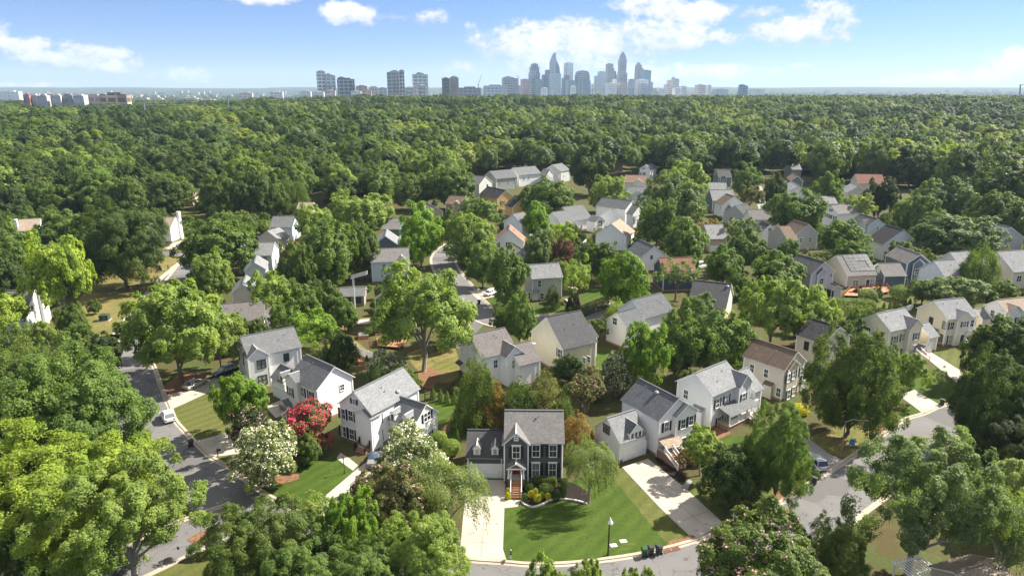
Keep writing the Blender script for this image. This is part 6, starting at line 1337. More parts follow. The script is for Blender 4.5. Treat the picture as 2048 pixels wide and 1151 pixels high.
# ------------------------------------------------------------------ cars
def car(label, px, py, heading, paint, style='suv', L=4.6, W=1.85, loc=None):
    """heading: world angle of the nose"""
    g = loc or ground(px, py); r = empty('parked_car', (g.x, g.y, .05), heading, label, 'car')
    H = {'suv': 1.68, 'sedan': 1.42, 'van': 2.3}[style]; bz = {'suv': .98, 'sedan': .86, 'van': 1.2}[style]; h = L / 2; w = W / 2
    def loft(secs, mb):
        rings = []
        for (x, z0, z1, hw, rr) in secs:
            rings.append([Vector((x, -hw, z0 + .08)), Vector((x, -hw * .93, z0)), Vector((x, hw * .93, z0)), Vector((x, hw, z0 + .08)), Vector((x, hw, z1 - rr)), Vector((x, hw - rr, z1)), Vector((x, -hw + rr, z1)), Vector((x, -hw, z1 - rr))])
        for a, b in zip(rings, rings[1:]):
            for i in range(8): mb.face([a[i], b[i], b[(i + 1) % 8], a[(i + 1) % 8]])
        mb.face(rings[0]); mb.face(list(reversed(rings[-1])))
    mb = MB()
    hood = bz - .06 if style != 'sedan' else bz - .08
    loft([(-h, .42, bz - .2, w * .86, .1), (-h + .12, .3, bz - .02, w * .96, .12), (-h + .7, .26, bz, w, .1), (0, .24, bz, w, .08), (h * .36, .26, bz, w, .1), (h * .62, .27, hood, w * .98, .12), (h - .16, .32, hood - .14, w * .92, .16), (h, .42, hood - .3, w * .78, .12)], mb)
    mb.build('body', 'paint_' + paint, r, smooth=False, weld=True)
    rb = -h + (.16 if style == 'suv' else .55 if style == 'sedan' else .1); rf = h * .42 if style != 'van' else h * .6
    tb, tf = rb + (.38 if style != 'sedan' else .55), h * .1 if style != 'van' else h * .35
    mb = MB()
    A = [Vector((rb, -w * .93, bz - .03)), Vector((rf, -w * .9, bz - .03)), Vector((rf, w * .9, bz - .03)), Vector((rb, w * .93, bz - .03))]
    B = [Vector((tb, -w * .74, H - .06)), Vector((tf, -w * .74, H - .06)), Vector((tf, w * .74, H - .06)), Vector((tb, w * .74, H - .06))]
    mb.hull(A, B); mb.build('windows', 'glass_pane', r)
    mb = MB(); mb.hull([B[0] + Vector((-.05, -.04, 0)), B[1] + Vector((.05, -.04, 0)), B[2] + Vector((.05, .04, 0)), B[3] + Vector((-.05, .04, 0))], [B[0] + Vector((.1, .08, .08)), B[1] + Vector((-.15, .08, .06)), B[2] + Vector((-.15, -.08, .06)), B[3] + Vector((.1, -.08, .08))])
    for a, b in zip(A, B): mb.tube(a * 1.005, b + Vector((0, 0, .03)), .055, .05, 6)
    for k in (.4, .72) if style != 'van' else (.5,):
        for s in (0, 3):
            j = 1 if s == 0 else 2
            p, q = A[s].lerp(A[j], k), B[s].lerp(B[j], k * .95); mb.tube(p * 1.005, q + Vector((0, 0, .02)), .045, .045, 6)
    ro = mb.build('roof', 'paint_' + paint, r)
    if style == 'suv':
        mb = MB()
        for s in (-1, 1): mb.box((tb + .25, s * w * .62 - .025, H + .02), (tf - .2, s * w * .62 + .025, H + .09))
        mb.build('roof_rack', 'metal_gray' if paint != 'white' else 'paint_white', ro)
    for sx in (-.62, .62):
        for sy in (-1, 1):
            mb = MB(); c = Vector((sx * h, sy * (w - .1), .33)); mb.tube(c - Vector((0, .12, 0)), c + Vector((0, .12, 0)), .34, .34, 16); t = mb.build('wheel', 'tyre', r)
            mb = MB(); mb.tube(c + Vector((0, sy * .1, 0)), c + Vector((0, sy * .135, 0)), .22, .2, 10); mb.build('rim', 'rim', t)
    for sy in (-1, 1):
        mb = MB(); mb.box((h - .24, sy * w * .62 - .2, hood - .36), (h - .02, sy * w * .62 + .2, hood - .22)); mb.build('headlight', 'lamp_white', r)
        mb = MB(); mb.box((-h - .015, sy * w * .7 - .16, bz - .3), (-h + .1, sy * w * .7 + .16, bz - .12)); mb.build('tail_light', 'light_red', r)
        mb = MB(); mb.box((h * .3, sy * (w + .08) - .09, bz), (h * .3 + .12, sy * (w + .08) + .09, bz + .14)); mb.build('mirror', 'paint_' + paint, r)
    return r
def hd(p, q):
    a, b = ground(*p), ground(*q); return math.atan2(b.y - a.y, b.x - a.x)
car('white hatchback parked at the kerb on the left street', 336, 838, hd((345, 850), (323, 815)), 'white', 'suv', 4.2, 1.8)
car('beige sedan parked on the shady driveway', 391, 772, hd((372, 781), (412, 762)), 'champagne', 'sedan', 4.7, 1.8)
car('black SUV with roof rails parked nose out by the white wall', 452, 748, hd((470, 742), (430, 755)), 'black', 'suv', 4.8, 1.9)
car('dark blue car half hidden under the white blossoms', 748, 925, hd((745, 935), (752, 905)), 'blue', 'sedan', 4.6, 1.8)
car('silver SUV parked in the driveway by the right street', 1628, 929, hd((1645, 938), (1612, 908)), 'silver', 'suv', 4.7, 1.9)
car('white sedan on the short driveway by the middle street', 983, 589, hd((970, 593), (1000, 584)), 'white', 'sedan', 4.6, 1.8)
car('pale blue sedan standing on the middle street', 907, 566, hd((915, 580), (900, 556)), 'silver', 'sedan', 4.5, 1.8)
car('white van parked behind the red roof, upper one', 1386, 512, hd((1380, 512), (1394, 506)), 'white', 'van', 5.4, 2.0)
car('white camper van beside the red roof, lower one', 1398, 537, hd((1390, 538), (1406, 534)), 'white', 'van', 5.6, 2.1)
car('black car parked by the white porch in the right middle', 1727, 502, hd((1715, 502), (1738, 498)), 'black', 'sedan', 4.5, 1.8)
# ------------------------------------------------------------------ bins, boxes, posts
def bin_(px, py, m, label, rz=0.0, fallen=False, group=None):
    g = ground(px, py); r = empty('wheelie_bin', (g.x, g.y, .03), rz, label, 'bin', group)
    mb = MB(); A = [Vector(p) for p in ((-.24, -.26, .06), (.24, -.26, .06), (.24, .28, .06), (-.24, .28, .06))]; B = [Vector(p) for p in ((-.3, -.34, 1.0), (.3, -.34, 1.0), (.3, .36, 1.0), (-.3, .36, 1.0))]; mb.hull(A, B); mb.obox(Vector((0, .01, .98)), Vector((.33, 0, 0)), Vector((0, .38, 0)), Vector((0, 0, .04)))
    bo = mb.build('body', m, r)
    mb = MB(); mb.hull([Vector(p) for p in ((-.33, -.4, 1.025), (.33, -.4, 1.025), (.33, .42, 1.025), (-.33, .42, 1.025))], [Vector(p) for p in ((-.26, -.33, 1.13), (.26, -.33, 1.13), (.26, .36, 1.16), (-.26, .36, 1.16))]); mb.tube((-.25, .46, 1.05), (.25, .46, 1.05), .03, .03, 6); mb.build('lid', m, r)
    for s in (-1, 1): mb = MB(); mb.tube((s * .25, .32, .13), (s * .31, .32, .13), .13, .13, 10); mb.build('wheel', 'tyre', r)
    return r
bin_(1288, 1111, 'bin_green', 'green wheelie bin at the kerb of the charcoal house', 3.3); bin_(1301, 1108, 'bin_dark', 'dark grey wheelie bin next to the green one', 3.3); bin_(1317, 1106, 'bin_dark', 'dark grey wheelie bin by the storm drains', 3.6)
bin_(1628, 968, 'bin_dark', 'dark bin standing at the kerb near the silver SUV', .8); bin_(1884, 810, 'bin_dark', 'black bin at the kerb below the cream houses', .8); bin_(383, 892, 'bin_dark', 'black bin in the gutter with its lid thrown open', 2.2); bin_(958, 608, 'bin_dark', 'dark bin on the middle street corner', .5); bin_(2038, 768, 'bin_dark', 'dark bin at the right edge driveway', .9)
def mailbox(px, py, pm, bm_, label, rz):
    g = ground(px, py); r = empty('mailbox', (g.x, g.y, 0), rz, label, 'mailbox')
    mb = MB(); mb.box((-.06, -.06, -.2), (.06, .06, 1.25)); mb.box((-.05, -.45, .85), (.05, .3, .93)); mb.lathe((0, 0, 1.25), [(.09, 0), (.05, .06), (.02, .14)], 6); mb.build('post', pm, r)
    mb = MB(); P = [(-.1, .95), (.1, .95), (.1, 1.08), (.07, 1.15), (-.07, 1.15), (-.1, 1.08)]; mb.hull([Vector((x, -.5, z)) for x, z in P], [Vector((x, .02, z)) for x, z in P]); bx = mb.build('box', bm_, r)
    mb = MB(); mb.box((.1, -.3, 1.05), (.12, -.26, 1.25)); mb.build('flag', 'light_red', bx)
mailbox(1021.5, 1117, 'trim_white', 'metal_black', 'white post mailbox beside the foreground driveway', 0); mailbox(1632, 950, 'trim_white', 'trim_white', 'white mailbox rising from a small shrub', .7); mailbox(1466, 1043, 'trim_white', 'trim_white', 'white mailbox at the end of the wide driveway', .6); mailbox(1511, 1014, 'wood_pole', 'metal_black', 'dark mailbox under the street trees', .6); mailbox(436, 912, 'metal_black', 'metal_black', 'black mailbox by the driveway apron', 2.2); mailbox(956, 585, 'trim_white', 'trim_white', 'white mailbox on the middle street', 1.2); mailbox(362, 500, 'trim_white', 'trim_white', 'white mailbox beyond the cross street', 0)
T('ball', 1631, 940, 957, 17, 'g', 'little shrub around the white mailbox')
def lamp_post(px, py, h, m, label):
    g = ground(px, py); r = empty('lamp_post', (g.x, g.y, 0), 0, label, 'lamp post')
    mb = MB(); mb.lathe((0, 0, 0), [(.12, -.1), (.1, .15), (.045, .3), (.045, h - .35), (.07, h - .33)], 10); mb.build('pole', m, r)
    mb = MB(); mb.lathe((0, 0, h - .32), [(.09, 0), (.14, .3), (.03, .3)], 8); mb.build('lantern', 'glass_pane', r)
    mb = MB(); mb.lathe((0, 0, h - .02), [(.17, 0), (.1, .1), (.02, .2)], 8); mb.build('cap', m, r)
lamp_post(689, 946, 2.6, 'metal_black', 'black yard lamp post on the lawn of the big white house'); lamp_post(421, 784, 2.4, 'metal_black', 'black yard lamp post beside the shady driveway')
def street_light(px, py, top, arm, label, pole, side=(0, 0), n=1):
    g = ground(px, py); h = at_y(px, top, g.y).z; r = empty('street_lamp', (g.x, g.y, 0), 0, label, 'street lamp')
    mb = MB(); mb.tube((0, 0, -.2), (0, 0, h), .11, .075, 10); mb.build('pole', pole, r)
    d = Vector((side[0], side[1], 0)); p = [Vector((0, 0, h - .1)), Vector((0, 0, h + .35)) + d * arm * .35, Vector((0, 0, h + .3)) + d * arm]
    mb = MB(); mb.tube(p[0], p[1], .05, .045, 8); mb.tube(p[1], p[2], .045, .04, 8); mb.build('arm', 'metal_gray', r)
    if arm > 1:
        q = p[2]; s = Vector((-d.y, d.x, 0)); mb = MB(); mb.hull([q - s * .1 - Vector((0, 0, .06)), q + d * .75 - s * .17 - Vector((0, 0, .1)), q + d * .75 + s * .17 - Vector((0, 0, .1)), q + s * .1 - Vector((0, 0, .06))], [q - s * .09 + Vector((0, 0, .08)), q + d * .7 - s * .12 + Vector((0, 0, .06)), q + d * .7 + s * .12 + Vector((0, 0, .06)), q + s * .09 + Vector((0, 0, .08))]); mb.build('lamp_head', 'metal_gray', r)
    else:
        q = p[2]; mb = MB(); mb.lathe(q - Vector((0, 0, .62)), [(.26, 0), (.3, .1), (.2, .35), (.07, .55), (.05, .68)], 12); mb.build('lamp_head', 'lamp_white', r)
street_light(1216, 1109, 1038, .35, 'black street lamp with white teardrop head on the front lawn', 'metal_black', (.2, -1)); street_light(1681, 913, 842, 2.6, 'tall wooden pole street light with grey cobra head arm', 'wood_pole', (.95, -.1))
g = ground(405, 1083); r = empty('street_sign', (g.x, g.y, 0), .6, 'small street name sign on a slim post at the corner', 'sign')
mb = MB(); mb.tube((0, 0, -.1), (0, 0, 2.6), .035, .03, 8); mb.build('post', 'metal_gray', r); mb = MB(); mb.box((-.02, -.35, 2.45), (.02, .35, 2.65)); mb.build('sign_plate', 'metal_gray', r); mb = MB(); mb.box((-.3, -.02, 2.68), (.3, .02, 2.86)); mb.build('sign_plate', 'metal_gray', r)
g = ground(210, 640); r = empty('utility_box', (g.x, g.y, 0), .15, 'green electrical transformer box on a pad on the left lawn', 'utility box')
mb = MB(); mb.box((-1.25, -1.0, -.1), (1.25, 1.0, .12)); mb.build('pad', 'concrete', r); mb = MB(); mb.box((-1.0, -.75, .12), (1.0, .75, 1.35)); mb.hull([Vector(p) for p in ((-1.05, -.8, 1.35), (1.05, -.8, 1.35), (1.05, .8, 1.35), (-1.05, .8, 1.35))], [Vector(p) for p in ((-1, -.6, 1.5), (1, -.6, 1.5), (1, .75, 1.55), (-1, .75, 1.55))]); mb.build('cabinet', 'box_green', r); mb = MB(); mb.box((.02, -.79, .3), (.06, -.74, 1.25)); mb.box((.2, -.8, .7), (.45, -.75, .85)); mb.build('door_seam', 'metal_gray', r)
for px, py, lb in ((1227, 1090, 'pale concrete utility cover in the lawn, lower one'), (1246.5, 1081.5, 'pale concrete utility cover in the lawn, upper one')):
    g = ground(px, py); mb = MB(); mb.box((-.42, -.32, -.05), (.42, .32, .05)); mb.box((-.36, -.26, .05), (.36, .26, .065)); o = mb.build('utility_cover', 'stone_pale'); o.location = g; o.rotation_euler.z = .2; tag(o, lb, 'cover')
for px, py, lb in ((1334, 1099, 'rusty storm drain grate in the kerb, left one'), (1351, 1094.5, 'rusty storm drain grate in the kerb, right one')):
    g = ground(px, py); r = empty('storm_drain', (g.x, g.y - .25, .04), hd((1334, 1099), (1351, 1094)), lb, 'drain'); mb = MB(); mb.box((-.45, -.28, 0), (.45, .28, .02)); mb.build('opening', 'metal_black', r); mb = MB()
    for k in range(5): mb.box((-.45, -.28 + k * .13, .02), (.45, -.23 + k * .13, .05))
    mb.box((-.5, -.33, .02), (-.44, .33, .06)); mb.box((.44, -.33, .02), (.5, .33, .06)); mb.build('grate', 'brick_red', r)
g = ground(1703, 892); r = empty('garden_chair', (g.x, g.y, 0), -.6, 'bright blue plastic garden chair under the big dark tree', 'chair'); mb = MB(); mb.box((-.38, -.38, .4), (.38, .38, .48)); mb.build('seat', 'bin_blue', r); mb = MB(); mb.box((-.38, .34, .48), (.38, .42, 1.05)); mb.build('backrest', 'bin_blue', r)
for sx in (-1, 1):
    for sy in (-1, 1): mb = MB(); mb.tube((sx * .34, sy * .34, 0), (sx * .33, sy * .33, .42), .035, .035, 6); mb.build('leg', 'bin_blue', r)
# person walking a dog-less path on the pavement
g = ground(337, 541); r = empty('person', (g.x, g.y, .03), -.6, 'person in dark clothes walking on the left pavement', 'person')
me = bpy.data.meshes.new('body'); J = [(0, 0, .95), (0, 0, 1.2), (0, 0, 1.42), (0, .01, 1.52), (0, .02, 1.66), (0, .02, 1.76), (.09, .0, .9), (.1, .16, .5), (.1, .05, .08), (.1, .2, .04), (-.09, 0, .9), (-.1, -.1, .5), (-.1, -.3, .12), (-.1, -.2, .04), (.19, 0, 1.4), (.25, -.12, 1.12), (.26, -.02, .88), (-.19, 0, 1.4), (-.25, .1, 1.13), (-.25, .26, .95)]
E = [(0, 1), (1, 2), (2, 3), (3, 4), (4, 5), (0, 6), (6, 7), (7, 8), (8, 9), (0, 10), (10, 11), (11, 12), (12, 13), (2, 14), (14, 15), (15, 16), (2, 17), (17, 18), (18, 19)]
RR = [.15, .14, .13, .06, .105, .07, .1, .07, .05, .04, .1, .07, .05, .04, .065, .05, .035, .065, .05, .035]
me.from_pydata(J, E, []); o = link(bpy.data.objects.new('body', me), r); me.materials.append(M['cloth_dark']); mdf = o.modifiers.new('skin', 'SKIN'); sv = me.skin_vertices[0].data
for i, q in enumerate(RR): sv[i].radius = (q, q)
sv[0].use_root = True; ss = o.modifiers.new('sub', 'SUBSURF'); ss.levels = 1; ss.render_levels = 1
mb = MB(); mb.lathe((0, .02, 1.62), [(.1, 0), (.118, .07), (.09, .15), (.03, .19)], 10); mb.build('hair', 'metal_black', r, smooth=True)
# fences
def fence(name, pts, h, m, label, kind='panel', post=2.0):
    P = pix(pts); r = empty(name, (P[0].x, P[0].y, 0), 0, label, 'fence'); o = P[0]
    for a, b in zip(P, P[1:]):
        L = (b - a).length; d = (b - a).normalized(); n = max(1, round(L / post)); X = Matrix.Translation(-o)
        for i in range(n + 1): q = a + d * L * i / n; mb = MB(X); mb.obox(q + Vector((0, 0, h / 2)), d * .06, Vector((-d.y, d.x, 0)) * .06, Vector((0, 0, h / 2 + .06))); mb.build('post', m, r)
        mb = MB(X); s = Vector((-d.y, d.x, 0))
        if kind == 'panel':
            k = int(L / .16)
            for i in range(k): q = a + d * (i + .5) * L / k; mb.obox(q + Vector((0, 0, h / 2)), d * .068, s * .012, Vector((0, 0, h / 2 - .05)))
        else:
            k = int(L / .22)
            for i in range(k): q = a + d * (i + .5) * L / k; mb.obox(q + Vector((0, 0, h / 2)), d * .012, s * .012, Vector((0, 0, h / 2)))
        for zz in (.25, h - .2): mb.obox((a + b) / 2 + Vector((0, 0, zz)), d * L / 2, s * .03, Vector((0, 0, .04)))
        mb.build('panel', m, r)
fence('fence', [(676, 680), (700, 695), (725, 712), (752, 722)], 1.7, 'trim_white', 'white board fence beside the wooden deck')
fence('fence', [(640, 682), (657, 678), (676, 680)], 1.2, 'trim_white', 'short white picket fence by the bright yellow green tree', 'bar')
fence('fence', [(850, 800), (880, 792), (908, 778)], 1.3, 'metal_black', 'black iron fence behind the arborvitae row', 'bar')
fence('fence', [(856, 708), (872, 702), (880, 696)], 1.3, 'metal_black', 'black iron fence beside the tall pale tree', 'bar')
fence('fence', [(1796, 628), (1822, 620), (1826, 614)], 1.6, 'trim_white', 'white fence behind the cream house')
fence('fence', [(884, 872), (900, 860), (902, 846)], 1.5, 'fence_wood', 'tan wooden fence at the end of the white wing')
fence('fence', [(1290, 470), (1312, 478), (1330, 492)], 1.6, 'fence_wood', 'brown wooden fence behind the slate gable')
fence('fence', [(1148, 515), (1158, 500), (1172, 486)], 1.6, 'trim_white', 'white fence beside the deep red tree')
# decks
def deck(pts, h, label, furn):
    P = pix(pts, h); c = sum(P, Vector()) / len(P); r = empty('deck', (c.x, c.y, 0), 0, label, 'deck'); mb = MB(Matrix.Translation((-c.x, -c.y, 0))); mb.prism([(p.x, p.y) for p in P], h - .15, h); mb.build('deck_boards', 'deck_wood', r)
    for p in P: mb = MB(Matrix.Translation((-c.x, -c.y, 0))); mb.tube((p.x, p.y, -.2), (p.x, p.y, h + .95), .07, .07, 6); mb.build('post', 'deck_wood', r)
    mb = MB(Matrix.Translation((-c.x, -c.y, 0)))
    for a, b in zip(P[:3], P[1:4]):
        a, b = a.copy(), b.copy(); d = (b - a) / 2; s = Vector((-d.y, d.x, 0)).normalized() * .03
        for zz in (.2, .9): mb.obox((a + b) / 2 + Vector((0, 0, zz)), d, s, Vector((0, 0, .04)))
        for i in range(int(d.length * 2 / .3)): q = a + (b - a) * (i + .5) / int(d.length * 2 / .3); mb.obox(q + Vector((0, 0, .55)), d.normalized() * .02, s * .6, Vector((0, 0, .35)))
    mb.build('railing', 'deck_wood', r)
    return P, c
P, c = deck([(755, 690), (752, 676), (790, 668), (815, 678), (800, 694)], .6, 'brown wooden deck with railing behind the dark blue house', None)
def table(p, z, label, m='metal_black'):
    r = empty('table', (p.x, p.y, z), .4, label, 'table'); mb = MB(); mb.box((-.8, -.5, .68), (.8, .5, .74)); mb.build('tabletop', m, r)
    for sx in (-1, 1):
        for sy in (-1, 1): mb = MB(); mb.tube((sx * .7, sy * .42, 0), (sx * .7, sy * .42, .7), .03, .03, 6); mb.build('leg', m, r)
def chair(p, z, rz, label, m, group=None):
    r = empty('patio_chair', (p.x, p.y, z), rz, label, 'chair', group); mb = MB(); mb.box((-.3, -.3, .38), (.3, .3, .45)); mb.build('seat', m, r); mb = MB(); mb.box((-.3, .26, .45), (.3, .33, 1.0)); mb.build('backrest', m, r)
    for sx in (-1, 1):
        for sy in (-1, 1): mb = MB(); mb.tube((sx * .26, sy * .26, 0), (sx * .26, sy * .26, .4), .025, .025, 6); mb.build('leg', m, r)
q = at(772, 681, .6); table(q, .6, 'dark patio table on the brown deck')
for dx_, dy_, rz in ((-1.3, 0, 1.6), (1.3, .1, -1.6), (.2, -1.1, 3.1), (-.2, 1.1, 0)): chair(q + Vector((dx_, dy_, 0)), .6, rz, 'brown patio chair around the dark table on the brown deck', 'deck_wood', 'chairs around the dark patio table')
g = ground(727, 675); r = empty('hot_tub', (g.x, g.y, 0), .2, 'square wooden hot tub with a grey cover left of the deck', 'hot tub'); mb = MB(); mb.box((-1.1, -1.1, 0), (1.1, 1.1, .85)); mb.build('cabinet', 'deck_wood', r); mb = MB(); mb.box((-.95, -.95, .85), (.95, .95, .95)); mb.build('cover', 'metal_gray', r)
P, c = deck([(1688, 590), (1700, 578), (1770, 570), (1780, 582), (1730, 592)], .7, 'wooden rear deck of the solar house crowded with furniture', None)
table(at(1706, 583, .7), .7, 'wooden picnic table on the solar house deck', 'deck_wood')
for i, (x, y, rz) in enumerate(((1742, 577, .6), (1752, 576, 1.2), (1762, 578, 2.0), (1722, 580, .2))): chair(at(x, y, .7), .7, rz, 'dark patio chair on the solar house deck', 'metal_black', 'dark chairs on the solar house deck')
g = ground(686, 611); mb = MB(); mb.lathe((0, 0, 0), [(.3, 0), (.42, .45), (.46, .5), (.4, .5)], 10); o = mb.build('flower_pot', 'terracotta'); o.location = g; tag(o, 'orange terracotta pot on the patio by the pavilion', 'pot')
area('patio', [(672, 600), (694, 592), (700, 612), (676, 622)], .03, 'concrete', 'pale patio beside the garden pavilion', 'patio')
# satellite dish on the mottled roof
p = at(1068, 690, 5.6); r = empty('satellite_dish', p, .4, 'pale satellite dish on the mottled roof', 'satellite dish'); mb = MB(); mb.tube((0, 0, -.7), (0, 0, .3), .03, .03, 6); mb.build('mast', 'metal_gray', r); mb = MB(); mb.lathe((0, 0, .3), [(.05, 0), (.25, .06), (.38, .17), (.36, .19)], 14); d = mb.build('dish', 'lamp_white', r); 
# pergola at the bottom edge
g = ground(1830, 1175); r = empty('pergola', (g.x, g.y, 0), .3, 'white slatted pergola cut by the bottom edge', 'pergola')
for sx in (-1, 1):
    for sy in (-1, 1): mb = MB(); mb.box((sx * 1.7 - .07, sy * 1.5 - .07, 0), (sx * 1.7 + .07, sy * 1.5 + .07, 2.4)); mb.build('post', 'trim_white', r)
mb = MB(); [mb.box((-2 + i * .38, -1.9, 2.5), (-1.93 + i * .38, 1.9, 2.62)) for i in range(11)]; mb.build('rafters', 'trim_white', r); mb = MB(); mb.box((-2, -1.55, 2.4), (2, -1.45, 2.5)); mb.box((-2, 1.45, 2.4), (2, 1.55, 2.5)); mb.build('beam', 'trim_white', r)
# bird
p = at_y(551, 98, 420); mb = MB()
for s in (-1, 1): mb.hull([Vector((0, -.1, 0)), Vector((s * .35, -.05, .16)), Vector((s * .75, .12, .1)), Vector((s * .3, .16, .13)), Vector((0, .14, 0))], [Vector((0, -.1, .04)), Vector((s * .35, -.05, .19)), Vector((s * .75, .12, .115)), Vector((s * .3, .16, .15)), Vector((0, .14, .04))])
mb.lathe((0, -.25, .02), [(.02, -.02), (.06, 0), (.02, .03)], 6); mb.tube((0, -.28, .02), (0, .3, .02), .07, .03, 8); o = mb.build('bird', 'metal_black'); o.location = p; tag(o, 'small dark bird flying in the sky left of centre', 'bird')

# ------------------------------------------------------------------ skyline
TM = {}
def tmat(c, mullion=None):
    k = (c, mullion)
    if k not in TM: TM[k] = 'facade_%d' % len(TM); mat(TM[k], tuple(min(.8, v * 1.0) for v in c), .3, .6, kind='tower', c2=mullion and tuple(min(.8, v * 1.25) for v in mullion))
    return TM[k]
def tower(label, secs, Y, c, base_py=188, depth=1.0, rz=.35, mull=None, name='skyscraper', cat='skyscraper', spire=None, cap=None):
    """secs: list of (x0, x1, top) from widest/lowest to highest; each section becomes a part"""
    x0, x1, tp = secs[0]; b = at_y((x0 + x1) / 2, base_py, Y); zb = min(b.z - 8, terrain(b.x, Y)) ; r = empty(name, (b.x, Y, zb), rz * .0, label, cat)
    prev = 0
    for i, (a0, a1, t) in enumerate(secs):
        A, B = at_y(a0, t, Y), at_y(a1, t, Y); w = abs(B.x - A.x); cx = (A.x + B.x) / 2 - b.x; h = A.z - zb; d = w * depth * .9
        ca, sa = math.cos(rz), math.sin(rz); k = w / (abs(ca) + depth * .9 * abs(sa)); hx, hy = k / 2, k * depth * .9 / 2
        pl = [(cx + ca * px_ - sa * py_, sa * px_ + ca * py_) for px_, py_ in ((-hx, -hy), (hx, -hy), (hx, hy), (-hx, hy))]
        mb = MB(); mb.prism(pl, -10 if prev == 0 else prev - .5, h)
        mb.build('tower_body' if i == 0 else 'upper_tier', tmat(c, mull), r)
        mb = MB(); ins = [(cx + (x - cx) * .5, y * .5) for x, y in pl]; mb.prism(ins, h, h + min(4, .03 * w + 1.5)); mb.build('roof_plant', tmat(tuple(v * .8 for v in c)), r); prev = 0 if True else h
    if spire:
        p, q = at_y(spire[0], spire[2], Y), at_y(spire[0], spire[1], Y); mb = MB(); mb.tube((p.x - b.x, 0, p.z - zb), (q.x - b.x, 0, q.z - zb), spire[3], .4, 6); mb.build('spire', 'metal_gray', r)
    return r, b, zb
UP = 4000
GL = (.18, .24, .28); BL = (.09, .125, .16); TE = (.12, .21, .23); PA = (.36, .42, .45); GR = (.2, .21, .225); WH = (.62, .62, .6)
tower('pink brick tower at the left end of the skyline', [(1041, 1058.5, 158.8)], UP, (.36, .2, .19))
tower('tower with stepped crown and thin spire left in the skyline', [(1057, 1080, 145.6), (1059, 1078.5, 134), (1061.5, 1076, 128)], UP + 60, BL, mull=(.32, .38, .42), spire=(1069, 123.5, 128, 3))
tower('low teal glass block beneath the stepped tower', [(1070, 1087, 159.5)], UP - 60, TE)
tower('narrow dark blue tower beside the sail shaped one', [(1083.5, 1092, 150)], UP - 20, (.07, .1, .14)); tower('taller dark blue tower touching the sail shaped one', [(1090, 1100, 140.5)], UP + 20, BL)
# sail shaped tower
b0 = at_y(1109, 188, UP + 80); zb = terrain(b0.x, UP + 80); r = empty('skyscraper', (b0.x, UP + 80, zb), 0, 'tall sail shaped glass tower with a slanted notched top', 'skyscraper')
def prof(pts, Y): return [Vector((at_y(x, y, Y).x - b0.x, 0, at_y(x, y, Y).z - zb)) for x, y in pts]
O = prof([(1099, 192), (1099, 125), (1104.5, 110.5), (1107.5, 106.5), (1111.2, 105.8), (1111.8, 119), (1118.6, 134), (1119.3, 148), (1119.3, 192)], UP + 80)
mb = MB(); mb.hull([p + Vector((0, 26, 0)) for p in O][::-1], [p + Vector((0, -26, 0)) for p in O][::-1]); mb.build('tower_body', tmat((.27, .36, .41), (.4, .47, .5)), r)
O2 = prof([(1111.2, 150), (1112.2, 122), (1118, 136), (1118.2, 150)], UP + 80); mb = MB(); mb.hull([p + Vector((0, -25, 0)) for p in O2][::-1], [p + Vector((0, -29, 0)) for p in O2][::-1]); mb.build('dark_facet', tmat((.09, .13, .17)), r)
tower('broad pale blue glass block before the sail shaped tower', [(1098, 1122, 147.8)], UP - 120, (.25, .34, .39), mull=(.4, .45, .48)); tower('slim dark slab right of the pale blue block', [(1123, 1127.5, 156.6)], UP - 80, (.12, .18, .22))
tower('tall slab with a bright white right face', [(1127.8, 1146.6, 126)], UP + 40, (.33, .4, .45), mull=(.5, .55, .58), rz=.5); tower('dark low block before the bright slab', [(1127.5, 1139, 151)], UP - 60, (.09, .13, .17)); tower('teal low block right below the bright slab', [(1131, 1150, 161)], UP - 130, TE)
tower('round shouldered dark glass tower in mid skyline', [(1150, 1179, 150), (1151.5, 1178, 145), (1154, 1176, 142.5)], UP, BL, mull=(.24, .3, .34)); tower('dark office block below the round shouldered tower', [(1162, 1181, 161.7)], UP - 140, (.1, .16, .2))
tower('pale stepped tower left of the grey wedge', [(1189, 1211.5, 152), (1195.5, 1211.5, 143.5)], UP - 40, PA); tower('grey wedge tower with lighter cap', [(1212, 1228.5, 136.5), (1212, 1226.3, 128)], UP + 30, GR); tower('small dark tower right of the grey wedge', [(1227.5, 1232.5, 142.7)], UP + 60, (.12, .14, .18))
r, b, zb = tower('tallest tower with a tapering crown of spires', [(1235, 1254.5, 146), (1237.2, 1253.3, 118), (1239.4, 1251.9, 112), (1241, 1250.5, 108.5), (1243.2, 1248.6, 105)], UP + 120, (.2, .21, .24), mull=(.36, .37, .4), spire=(1246, 102.8, 106, 4))
tower('glass block with bright right side under the tallest tower', [(1233, 1254, 149)], UP - 60, (.13, .16, .2), mull=(.35, .37, .4)); tower('brownish low block under the tallest tower', [(1234, 1255, 165.4)], UP - 160, (.34, .3, .28)); tower('white low block with a round top', [(1211.5, 1233, 167)], UP - 170, WH); tower('white cylinder like tower below the grey wedge', [(1224, 1233.5, 158.8)], UP - 150, WH)
tower('blue slab with white side right of the tallest tower', [(1257, 1269.5, 158.8)], UP - 100, (.17, .24, .32), mull=(.4, .45, .5)); tower('rose grey tower with stepped rounded crown', [(1270, 1287, 137), (1271, 1284, 130), (1273.5, 1281, 126)], UP + 40, (.25, .23, .26)); tower('teal glass tower with pale right edge', [(1281, 1302, 141)], UP - 20, (.12, .22, .25)); tower('white block before the teal glass tower', [(1270, 1296, 159.5)], UP - 120, WH); tower('grey blue block before the white block', [(1277.5, 1297, 168)], UP - 200, (.26, .29, .35)); tower('little twin stack right of the teal tower', [(1301.6, 1306, 164.7)], UP, GR)
